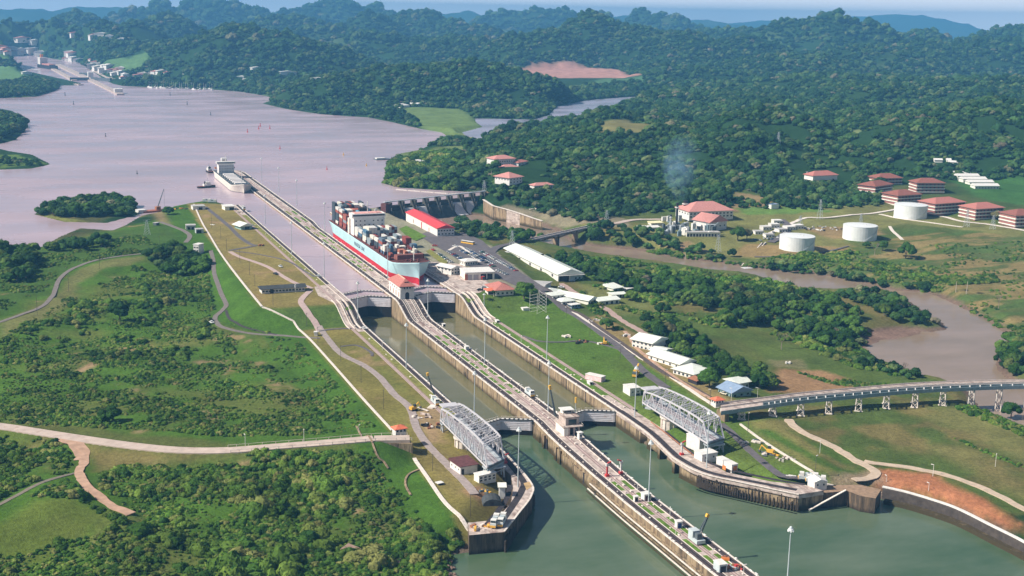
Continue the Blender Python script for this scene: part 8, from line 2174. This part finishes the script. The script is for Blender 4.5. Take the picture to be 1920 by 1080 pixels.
def row(p0, p1, n_, ang, name, zf, w=(0, 0, 0, 0, 1, 1, 2, 3, 4, 5, 6)):
    a, b_ = at(*p0, zf), at(*p1, zf)
    for i in range(n_):
        if rg.random() < .06: continue
        p = a+(b_-a)*(i/(n_-1)); ci = w[rg.randrange(len(w))]; f = i/(n_-1)
        car((p[0], p[1], zf+PATCHZ), math.atan2(b_[1]-a[1], b_[0]-a[0])+ang+rg.uniform(-.04, .04), ci, f'{ccol[ci]} car in the {["upper end", "upper part", "upper middle", "middle", "lower middle", "lower part", "lower end"][min(6, int(f*7))]} of {name}', 'cars in the car park rows')
PATCHZ = .22
row((903, 473), (968, 509), 25, .05, 'the long row beside the curved road', ZU); row((866, 471), (926, 501), 19, .05, 'the back row behind the pavilion', ZU); row((874, 468), (930, 497), 19, .05, 'the second row behind the pavilion', ZU)
row((842, 473), (868, 488), 9, .05, 'the short row left of the pavilion', ZU); row((823, 477), (846, 493), 9, .05, 'the row nearest the office', ZU); row((934, 508), (950, 516), 5, .05, 'the row by the red roofed villa', ZU)
for x, y, z, rz, ci, lab in [(815, 462, ZU, 1.2, 2, 'red car driving alone in the empty car park'), (853, 463, ZU, .6, 0, 'white car alone above the back row'), (812, 470, ZU, .3, 2, 'red car near the small lawn'), (1052, 540, None, 1.0, 0, 'white car beside the house row'), (1062, 566, None, .8, 0, 'white van like car at the end house'), (526, 501, None, 0.2, 0, 'white car on the dry western lawn'), (517, 515, None, .5, 4, 'black car on the reddish lawn road'),
                             (397, 606, None, .3, 0, 'white car at the bend of the service road'), (1213, 655, None, .4, 0, 'small white car before the cottages'), (952, 474, ZU, .5, 0, 'white car on grass by the pylon'), (1357, 740, None, .3, 5, 'cream car left of the blue grey cottage'), (682, 617, ZL, .9, 0, 'white car on the west wall below the ramp'), (597, 519, ZU, .8, 1, 'silver car on the upper west wall'), (900, 545, ZU, 1.4, 4, 'black car on the concrete apron by the orange roof'), (908, 541, ZU, 1.4, 1, 'silver car on the concrete apron')]:
    p = G(x, y) if z is None else at(x, y, z); car((p[0], p[1], p[2]+.25), rz, ci, lab, None, 'parked_car', 1.15)
for i, (x, y) in enumerate([(1432, 448), (1440, 449), (1448, 450), (1458, 447), (1466, 443), (1472, 438), (1480, 434), (1450, 437), (1425, 452), (1416, 451), (1490, 428), (1436, 425)]):
    p = G(x, y); ci = (0, 1, 3, 0, 5, 0, 4)[i % 7]; car((p[0], p[1], p[2]+.5), rg.uniform(0, 3), ci, f'{ccol[ci]} car in the power station yard, {["left", "left middle", "middle", "right middle", "right", "far right"][i % 6]} of the {"front" if i < 6 else "back"} line', 'cars in the power station yard')
bs = thing('bus', 'long yellow and white bus at the top of the car park', 'bus', (*at(877, 458, ZU)[:2], ZU+.25), math.atan2(*(at(889, 459, ZU)-at(864, 455, ZU))[[1, 0]]))
MB().box((0, 0, .5), (15, 2.6, 1.3)).build('body', M_YEL, bs); MB().box((0, 0, 1.8), (14.8, 2.5, .9)).build('window', M_GLASS, bs); MB().box((0, 0, 2.7), (15, 2.6, .35)).build('roof', M_WHITE, bs)
for a in (-5, 5):
    for b_ in (-1.1, 1.1): MB().tube((a, b_-.15, .5), (a, b_+.15, .5), .5, .5, 8).build('wheel', M_TYRE, bs)
# ------------------------------------------------------------------ towing locomotives
def mule(x, y, z, rz, lab):
    p = at(x, y, z); t = thing('towing_locomotive', lab, 'locomotive', (p[0], p[1], z+.15), rz, 'silver towing locomotives')
    MB().box((0, 0, .6), (2.7, 9.8, 1.5)).build('body', M_GALV, t); MB().box((0, 0, 2.1), (2.3, 3.4, 1.4)).build('winch_house', M_GALV, t); MB().tube((-1.2, 0, 2.6), (1.2, 0, 2.6), .95, .95, 10).build('winch_drum', M_DKSTEEL, t)
    for s in (-1, 1):
        MB().box((0, s*3.4, 2.1), (2.5, 2.2, 1.7)).build('cab', M_WHITE, t); MB().box((0, s*4.53, 2.7), (2.2, .1, .8)).build('window', M_GLASS, t); MB().box((1.27, s*3.4, 2.7), (.1, 1.6, .8)).build('window', M_GLASS, t); MB().box((0, s*5.05, .5), (2.5, .35, .9)).build('buffer_beam', M_YEL, t)
        for q in (-1.1, 1.1): MB().tube((q-.1, s*3.2, .45), (q+.1, s*3.2, .45), .5, .5, 8).build('wheel', M_TYRE, t)
for a in [(928, 984, ZL, -.55, 'silver towing locomotive at the western tip, left of the pair'), (941, 982, ZL, -.55, 'silver towing locomotive at the western tip, right of the pair'), (816, 757, ZL, 0, 'silver towing locomotive on the west wall behind the truss bridge'), (993, 741, ZL, 0, 'silver towing locomotive on the central wall above the lower gates'), (1062, 796, ZL, 0, 'silver towing locomotive against the concrete control stand'),
          (1530, 905, ZL, 1.0, 'silver towing locomotive at the end of the eastern wing'), (1516, 900, ZL, 1.0, 'second silver towing locomotive on the eastern wing'), (388, 379, ZU, 1.2, 'towing locomotive at the head of the west wall, left'), (398, 380, ZU, 1.2, 'towing locomotive at the head of the west wall, right'), (457, 393, ZU, 0, 'dark looking towing locomotive by the white shed'), (695, 482, ZU, 0, 'towing locomotive beside the container ship'), (905, 1, ZU, 0, '')][:-1]:
    mule(*a)
# ------------------------------------------------------------------ cranes and signals
def boom(label, x, y, z, dx, h, m=M_DKSTEEL, cab=True, rz=0.0):
    p = at(x, y, z); t = thing('rail_crane', label, 'crane', (p[0], p[1], z+.15), rz)
    if cab: MB().box((0, 0, .4), (4.2, 8.0, 1.6)).build('chassis', M_GALV, t); MB().box((-.3, 2.0, 2.0), (3.6, 4.0, 3.0)).build('engine_house', M_GALV, t); MB().box((-.2, -1.8, 2.0), (2.4, 2.2, 2.6)).build('cab', M_DKSTEEL, t)
    for s in (-1, 1):
        MB().beam((.3, s*.8, 2.4), (dx, s*.25, h), .32).build('boom_chord', m, t); MB().beam((.3+.6, s*.8, 1.8), (dx+.3, s*.25, h-.5), .28).build('boom_chord', m, t)
    mb = MB()
    for k in range(9): f = k/9; g = (k+1)/9; mb.beam((.3+(dx-.3)*f, -.8+.55*f, 2.4+(h-2.4)*f), (.3+(dx-.3)*g, .8-.55*g, 2.4+(h-2.4)*g), .2)
    mb.build('boom_lacing', m, t); MB().beam((dx*.93, 0, h*.94), (dx*1.05, 0, h*1.06), 1.3).build('boom_head', M_YEL, t)
    if cab:
        for a in (-1.5, 1.5):
            for b_ in (-2.6, 2.6): MB().tube((a-.2, b_, .5), (a+.2, b_, .5), .55, .55, 8).build('wheel', M_TYRE, t)
boom('grey rail crane with yellow boom head on the lower central wall', 1306, 1016, ZL, 4.8, 11.5)
boom('dark crane boom with yellow head on the west wall behind the truss bridge', 812, 747, ZL, -3.5, 15, cab=False)
boom('dark derrick with orange head on the central wall beside the right lane', 1040, 790, ZL, -3.5, 20, cab=False)
mc = thing('mobile_crane', 'yellow mobile crane on the asphalt road by the eastern lawn', 'crane', tuple(G(1192, 705)), 0.9)
MB().box((0, 0, .7), (9, 3, 1.6)).build('chassis', M_YEL, mc); MB().box((-1, 0, 2.3), (3.6, 2.6, 2.0)).build('cab', M_YEL, mc); MB().beam((-2.5, 0, 3.2), (7.5, 0, 6.0), .9).build('boom', M_YEL, mc); MB().box((-3.6, 0, 2.3), (2, 2.8, 1.4)).build('counterweight', M_DKSTEEL, mc)
for a in (-3, 0, 3):
    for s in (-1.3, 1.3): MB().tube((a, s-.25, .6), (a, s+.25, .6), .7, .7, 8).build('wheel', M_TYRE, mc)
def digger(lab, x, y, rz):
    t = thing('excavator', lab, 'excavator', tuple(G(x, y)), rz)
    for s in (-1.2, 1.2): MB().box((0, s, 0), (4.2, .7, 1.0)).build('track', M_TYRE, t)
    MB().box((-.4, 0, 1.0), (3.6, 2.4, 1.6)).build('body', M_YEL, t); MB().box((.5, -.6, 2.6), (1.5, 1.2, 1.3)).build('cab', M_GLASS, t); MB().beam((1.2, .5, 2.0), (4.4, .5, 4.2), .5).build('boom', M_YEL, t); MB().beam((4.4, .5, 4.2), (5.6, .5, 1.2), .4).build('arm', M_YEL, t); MB().box((5.6, .5, .4), (1.1, 1.1, 1.0)).build('bucket', M_DKSTEEL, t)
digger('orange yellow excavator by the concrete pad behind the western truss bridge', 775, 770, .4); digger('yellow excavator in the grass under the viaduct shadow', 1443, 851, 2.2); digger('yellow excavator among machines beside the eastern lawn road', 1134, 646, 1.2)
for x, y, lab, fl in [(1138, 893, 'red post with an arrow signal on the central wall, left of the pair', 1), (1164, 888, 'white post with red arrow signal on the central wall, right of the pair', -1), (1278, 853, 'white post with red signal on the east wall', 1), (947, 868, 'small red signal flag on the west wall by the truss bridge', 1)]:
    p = at(x, y, ZL); t = thing('arrow_signal', lab, 'signal', (p[0], p[1], ZL)); h = 6.5 if x != 947 else 4
    MB().box((0, 0, 0), (.7, .7, h), 0).build('post', M_WHITE if 'white' in lab else M_REDP, t); MB().box((0, 0, 0), (1.8, 1.8, 1.2)).build('base', M_REDP, t); MB().box((0, 0, h-1.2), (1.4, .9, 1.3)).build('lamp_box', M_WHITE, t); MB().beam((0, 0, h+.2), (fl*2.0, 0, h+1.0), .7, .5).build('arrow', M_REDP, t)
for nm, lab, x, y, sz, m, dm_ in [('hut', 'white hut with maroon front by the tall mast on the central wall', 1211, 937, (3.6, 3.6, 3.2), M_WHITE, M_MAROON), ('box', 'small white cabinet left of the maroon fronted hut', 1192, 940, (2.0, 1.6, 2.4), M_WHITE, M_DOOR), ('box', 'white and navy cabinet further down the central wall', 1272, 989, (2.6, 2.4, 3.0), M_WHITE, mat('navy', (.03, .06, .18))), ('hut', 'pale grey topped hut near the bottom end of the central wall', 1350, 1069, (3.6, 5, 3.4), M_GALV, M_DOOR),
                                  ('box', 'white machine box near the upper plots of the central wall', 875, 655, (2.6, 3.2, 2.0), M_WHITE, M_STEEL), ('box', 'white machine box beside the east return track', 1106, 720, (2.2, 4, 1.6), M_WHITE, M_DOOR), ('box', 'white box by the foot of the central ramp', 832, 612, (2.0, 2.4, 1.8), M_WHITE, M_DOOR), ('box', 'white cabinet at the mast of the east wall', 932, 604, (2.0, 4, 1.4), M_WHITE, M_DOOR)]:
    p = at(x, y, ZL); t = thing(nm, lab, 'hut' if nm == 'hut' else 'cabinet', (p[0], p[1], ZL+.1)); MB().box((0, 0, 0), sz).build('wall', m, t); MB().box((0, 0, sz[2]), (sz[0]+.5, sz[1]+.5, .25)).build('roof', M_WHITE, t); MB().box((0, -sz[1]/2-.05, .1), (sz[0]*.7, .12, sz[2]*.75)).build('door', dm_, t)
# piles of gear lying about
def pile(lab, x, y, n_, sp, mats_, seed, cat='pile', z=None, big=1.0):
    p = G(x, y) if z is None else at(x, y, z); t = thing('gear_pile', lab, cat, tuple(p)); rg = random.Random(seed)
    for i in range(n_):
        L_ = rg.uniform(.8, 4)*big; MB().box((rg.uniform(-sp, sp), rg.uniform(-sp, sp)*.6, rg.uniform(0, .3)), (L_, rg.uniform(.4, 1.6)*big, rg.uniform(.3, 1.3)/big), rg.uniform(0, 3)).build('piece', mats_[i % len(mats_)], t)
pile('rusty heap of black machine parts on the eastern lawn', 1090, 642, 14, 5, [M_BLACK, M_BLACK, M_RUST], 1); pile('yellow and white machines beside the asphalt road', 1128, 645, 8, 3, [M_YEL, M_WHITE, M_BLACK], 2)
pile('white stones dumped on the eastern lawn', 1062, 632, 8, 3, [M_PALE], 3); pile('concrete rubble behind the western truss bridge', 788, 782, 12, 6, [M_PALE, M_DECK], 4); pile('timber and steel scraps by the western pivot pier', 815, 800, 14, 6, [M_RUST, M_PALE, M_BLACK], 5, z=ZL)
pile('yellow barrels and pipes on the eastern wing lawn', 1440, 853, 10, 4, [M_YEL, M_PALE, M_DKSTEEL], 6); pile('pale beams stacked on the eastern wing lawn', 1410, 830, 14, 6, [M_PALE, M_DKSTEEL, M_WHITE], 7); pile('scattered beams near the grey garden wall', 1470, 862, 8, 5, [M_PALE, M_DECK], 8); pile('flat white slab on the eastern wing lawn', 1483, 893, 2, 1, [M_WHITE], 9, 'slab', None, 2.2)
pile('coiled yellow gear on the western tip lawn', 912, 923, 6, 2.5, [M_YEL, M_DKSTEEL], 10, z=ZL); pile('stores and ropes on the quay of the western tip', 905, 990, 10, 4, [M_PALE, M_YEL, M_RUST], 11, z=ZL); pile('red and grey working gear near the bottom end of the central wall', 1362, 1065, 18, 5, [M_REDP, M_STEEL, M_RUST, M_DKSTEEL], 12, z=ZL+.1); pile('orange barrels on the central wall', 1356, 1049, 6, 1.8, [M_ORANGE, M_RUST], 13, z=ZL+.1)
pile('rust and wood scrap under the eastern truss bridge', 1270, 795, 16, 7, [M_RUST, M_PALE, M_BLACK], 14, z=ZL); pile('black tyres and frames under the eastern truss bridge', 1222, 765, 10, 3, [M_BLACK, M_STEEL], 15, z=ZL); pile('white sheet covered stores on the grass by the workshops', 1118, 600, 14, 7, [M_WHITE, M_PALE, M_DKSTEEL], 16); pile('stacked white timber beside the east track', 1172, 630, 6, 2.5, [M_WHITE, M_DKSTEEL], 17)
pile('machines at the far shore of the dry lawn', 335, 392, 14, 9, [M_RUST, M_YEL, M_BLACK], 18); pile('wrecked machinery on the dry upper lawn', 490, 461, 8, 2.5, [M_RUST, M_BLACK], 19); pile('long girders lying behind the white shed', 445, 398, 6, 8, [M_PALE, M_DECK], 20)
pile('white building stones on the near meadow', 1479, 681, 4, 2.5, [M_WHITE], 21); pile('pale concrete pad behind the western truss bridge', 800, 765, 3, 4, [M_PALE], 22, 'slab', None, 2.4); pile('loose stones at the foot of the spillway road', 1000, 392, 8, 8, [M_PALE], 23)
pile('transformers and gear in the power yard', 1545, 429, 30, 24, [M_BLACK, M_WHITE, M_STEEL], 24); pile('white plant gear beside the power yard road', 1480, 425, 26, 20, [M_WHITE, M_DKSTEEL, M_STEEL], 25)
pp = thing('outfall', 'dark concrete outfall channel running down to the river', 'channel', (0, 0, 0)); a, b_ = G(1432, 457), G(1395, 498)
MB().beam((a[0], a[1], a[2]+.4), (b_[0], b_[1], .9), 6.0, .8).build('channel_bed', M_DOOR, pp)
for s in (-3.3, 3.3): MB().beam((a[0]+s, a[1]+s*.5, a[2]+1), (b_[0]+s, b_[1]+s*.5, 1.4), .8, 1.3).build('channel_wall', M_PALE, pp)
MB().box((b_[0]-1, b_[1]-7, .1), (9, 8, .3)).build('foam', wm, pp)
# ------------------------------------------------------------------ the far lock station and town
fl = thing('distant_lock', 'distant single step lock with two lanes at the far end of the lake', 'lock', (0, 0, 0))
def seg(pa, pb, w, h, m, nm, z=ZLAKE):
    a, b_ = at(*pa, z), at(*pb, z); MB().beam((a[0], a[1], z+h/2-1), (b_[0], b_[1], z+h/2-1), w, h+2).build(nm, m, fl)
seg((108, 122), (168, 150), 22, 3.5, M_DECK, 'central_wall'); seg((168, 150), (226, 178), 18, 3.2, M_DECK, 'central_wall'); seg((96, 128), (140, 152), 16, 3, M_DECK, 'west_wall'); seg((118, 157), (152, 160), 16, 3, M_DECK, 'west_wall')
seg((176, 132), (214, 152), 20, 3.5, M_DECK, 'east_wall'); seg((131, 151), (167, 151), 6, 9, M_DKSTEEL, 'lock_gate'); seg((172, 150), (208, 153), 6, 9, M_DKSTEEL, 'lock_gate'); seg((150, 141), (168, 142), 6, 8, M_DKSTEEL, 'guard_gate')
p = at(170, 146, ZLAKE); MB().box((p[0], p[1], ZLAKE+2), (16, 36, 16)).build('control_house', M_WHITE, fl); p = at(222, 175, ZLAKE); MB().box((p[0], p[1], ZLAKE+3), (20, 26, 9)).build('end_house', M_WHITE, fl)
fs2 = thing('cargo_ship', 'far white and dark cargo ship waiting in the distant lock', 'cargo ship', (*at(101, 130, ZLAKE)[:2], ZLAKE), .25)
MB().prism([(-14, 0), (0, -18), (14, 0), (14, 150), (-14, 150)], -2, 12).build('hull', M_BLACK, fs2); MB().box((0, 130, 12), (26, 30, 24)).build('deckhouse', M_WHITE, fs2); MB().box((0, 60, 12), (22, 90, 4)).build('hatch_cover', M_PINKT, fs2); MB().box((0, 140, 36), (9, 9, 10)).build('funnel', M_ORANGE, fs2)
rg = random.Random(31)
FH = [MB().box((0, 0, -1), (1, 1, 1.6)).data('wall', M_WHITE), MB().gable((0, 0, .6), (1, 1, 0), .35, 0, .06, 0, .04).data('roof', M_WHITE), MB().gable((0, 0, .6), (1, 1, 0), .35, 0, .06, 0, .04).data('roof', M_PINKT)]
def far_house(x, y, w, l, h, red, lab, grp):
    p = G(x, y); t = thing('far_house', lab, 'house', (p[0], p[1], p[2]), rg.uniform(-.6, .6), grp); t.scale = (w, l, h); child('wall', FH[0], t); child('roof', FH[2 if red else 1], t)
spots = [(x, y, p) for p, q in {'town at the far left': [(6,98),(14,101),(22,99),(30,97),(34,101),(10,94),(3,90),(20,92),(40,95)], 'white roofs above the far water': [(60,97),(68,98),(72,101),(64,94),(78,100)], 'pink house pair above the far lake arm': [(134,100),(140,102)], 'hill houses in the far wood': [(145,65),(175,70),(192,66),(180,68),(200,77),(222,75),(230,76),(42,74),(66,79),(205,70)], 'sheds beside the distant lock': [(172,115),(180,119),(188,122),(178,124),(186,128),(195,126),(200,131),(210,134),(220,135),(228,137),(216,140),(235,142),(244,143),(232,148),(225,130),(205,125)], 'low white sheds on the far lake arm': [(122,113),(130,112),(140,111),(150,114)], 'buildings at the far grass field': [(60,135),(70,137),(78,134),(50,139)], 'shore village behind the marina': [(285,135),(292,137),(305,136),(312,139),(350,137),(270,140),(262,144),(275,152)], 'houses in the wood right of the marina': [(452,147),(460,152),(455,157),(465,156),(482,130),(540,138),(595,150)], 'tiny white sheds in the forest gap': [(1490,191),(1498,192),(1564,194),(1574,190),(1592,197)], 'sheds on the far green flat': [(757,196),(772,198),(786,198)]}.items() for x, y in q]
cnt = {}
for x, y, ph in spots: cnt[ph] = cnt.get(ph, 0)+1
k_ = {}
for x, y, ph in spots:
    k_[ph] = k_.get(ph, 0)+1; red = rg.random() < .3; w = rg.uniform(9, 17); l_ = w*rg.uniform(1.2, 2.6); D_ = np.linalg.norm(G(x, y)-CAM)/3000
    xs = sorted(q[0] for q in spots if q[2] == ph); pos = xs.index(x); ord_ = ['leftmost', 'second from left', 'third from left', 'fourth from left', 'fifth from left', 'sixth from left', 'seventh from left', 'eighth from left', 'ninth from left', 'tenth from left', 'eleventh from left', 'twelfth from left', 'thirteenth from left', 'fourteenth from left', 'fifteenth from left', 'sixteenth from left'][pos]
    far_house(x, y, l_*D_, w*D_, 7*D_, red, f'{"pink" if red else "white"} roofed building, {ord_} of the {ph}', ph)
bt = [MB().prism([(-1.6, -5), (0, -7), (1.6, -5), (1.6, 5), (-1.6, 5)], -.3, 1.4).data('hull', M_WHITE), MB().box((0, 1, 1.4), (2.2, 4, 1.4)).data('cabin', M_WHITE), MB().tube((0, 0, 1), (0, 0, 13), .22, .15, 4).data('mast', M_WHITE)]
for i in range(34):
    x = 276+i*3.8; y = 162.2+.035*(x-276)+(i % 3)*1.3; p = at(x, y, ZLAKE); t = thing('sailing_boat', f'white boat {["moored at the left end", "left of the middle", "in the middle", "right of the middle", "at the right end"][min(4, i*5//34)]} of the far marina, {["inner", "centre", "outer"][i % 3]} line', 'boat', tuple(p), rg.uniform(0, 6), 'boats in the far marina'); t.scale = (1.5, 1.5, 1.3)
    for nm, me in zip(('hull', 'cabin', 'mast'), bt): child(nm, me, t)
# ------------------------------------------------------------------ smoke
sm = bpy.data.materials.new('smoke'); sm.use_nodes = True; n = sm.node_tree; n.nodes.clear()
o_ = n.nodes.new('ShaderNodeOutputMaterial'); v_ = n.nodes.new('ShaderNodeVolumePrincipled'); v_.inputs['Color'].default_value = (.45, .75, 1.0, 1); v_.inputs['Density'].default_value = .012
tcx = n.nodes.new('ShaderNodeTexCoord'); gr = n.nodes.new('ShaderNodeTexGradient'); gr.gradient_type = 'QUADRATIC_SPHERE'
mpx = n.nodes.new('ShaderNodeMapping'); mpx.vector_type = 'POINT'; mpx.inputs['Location'].default_value = (-.8, -.8, -.62); mpx.inputs['Scale'].default_value = (1.6, 1.6, 1.3)
n.links.new(tcx.outputs['Generated'], mpx.inputs['Vector']); n.links.new(mpx.outputs['Vector'], gr.inputs['Vector'])
nzs = noise(n, tcx.outputs['Object'], .09, 4, .6); mu_ = n.nodes.new('ShaderNodeMath'); mu_.operation = 'MULTIPLY'
n.links.new(gr.outputs['Fac'], mu_.inputs[0]); n.links.new(maprange(n, nzs, .38, .62, 0, .034), mu_.inputs[1]); n.links.new(mu_.outputs[0], v_.inputs['Density'])
n.links.new(v_.outputs['Volume'], o_.inputs['Volume'])
sk = thing('smoke_plume', 'thin bluish smoke rising from the tall black smokestack', 'smoke', (sp_[0], sp_[1], sp_[2]+sh_+1))
V_, F_ = ICO2; pts = [(0, 2, 3.2), (3, 12, 6), (-2, 24, 9), (3, 38, 12), (1, 54, 15)]
vs = []; 
mb = MB(); ring = 12
for k, (dx, z, r) in enumerate([(0, 0, 3), (1, 6, 8), (2, 14, 13), (0, 24, 18), (3, 36, 23), (1, 50, 24), (3, 66, 18), (3, 76, 6)]):
    for i in range(ring): a = 2*math.pi*i/ring; rr = r*(1+.25*math.sin(3*a+k)); vs.append((dx+rr*math.cos(a), rr*math.sin(a), z+1.5*math.sin(2*a+k)))
mb.add(vs, [(k*ring+i, k*ring+(i+1) % ring, (k+1)*ring+(i+1) % ring, (k+1)*ring+i) for k in range(7) for i in range(ring)]+[tuple(range(ring))[::-1], tuple(range(7*ring, 8*ring))])
o = mb.build('plume', sm, sk)
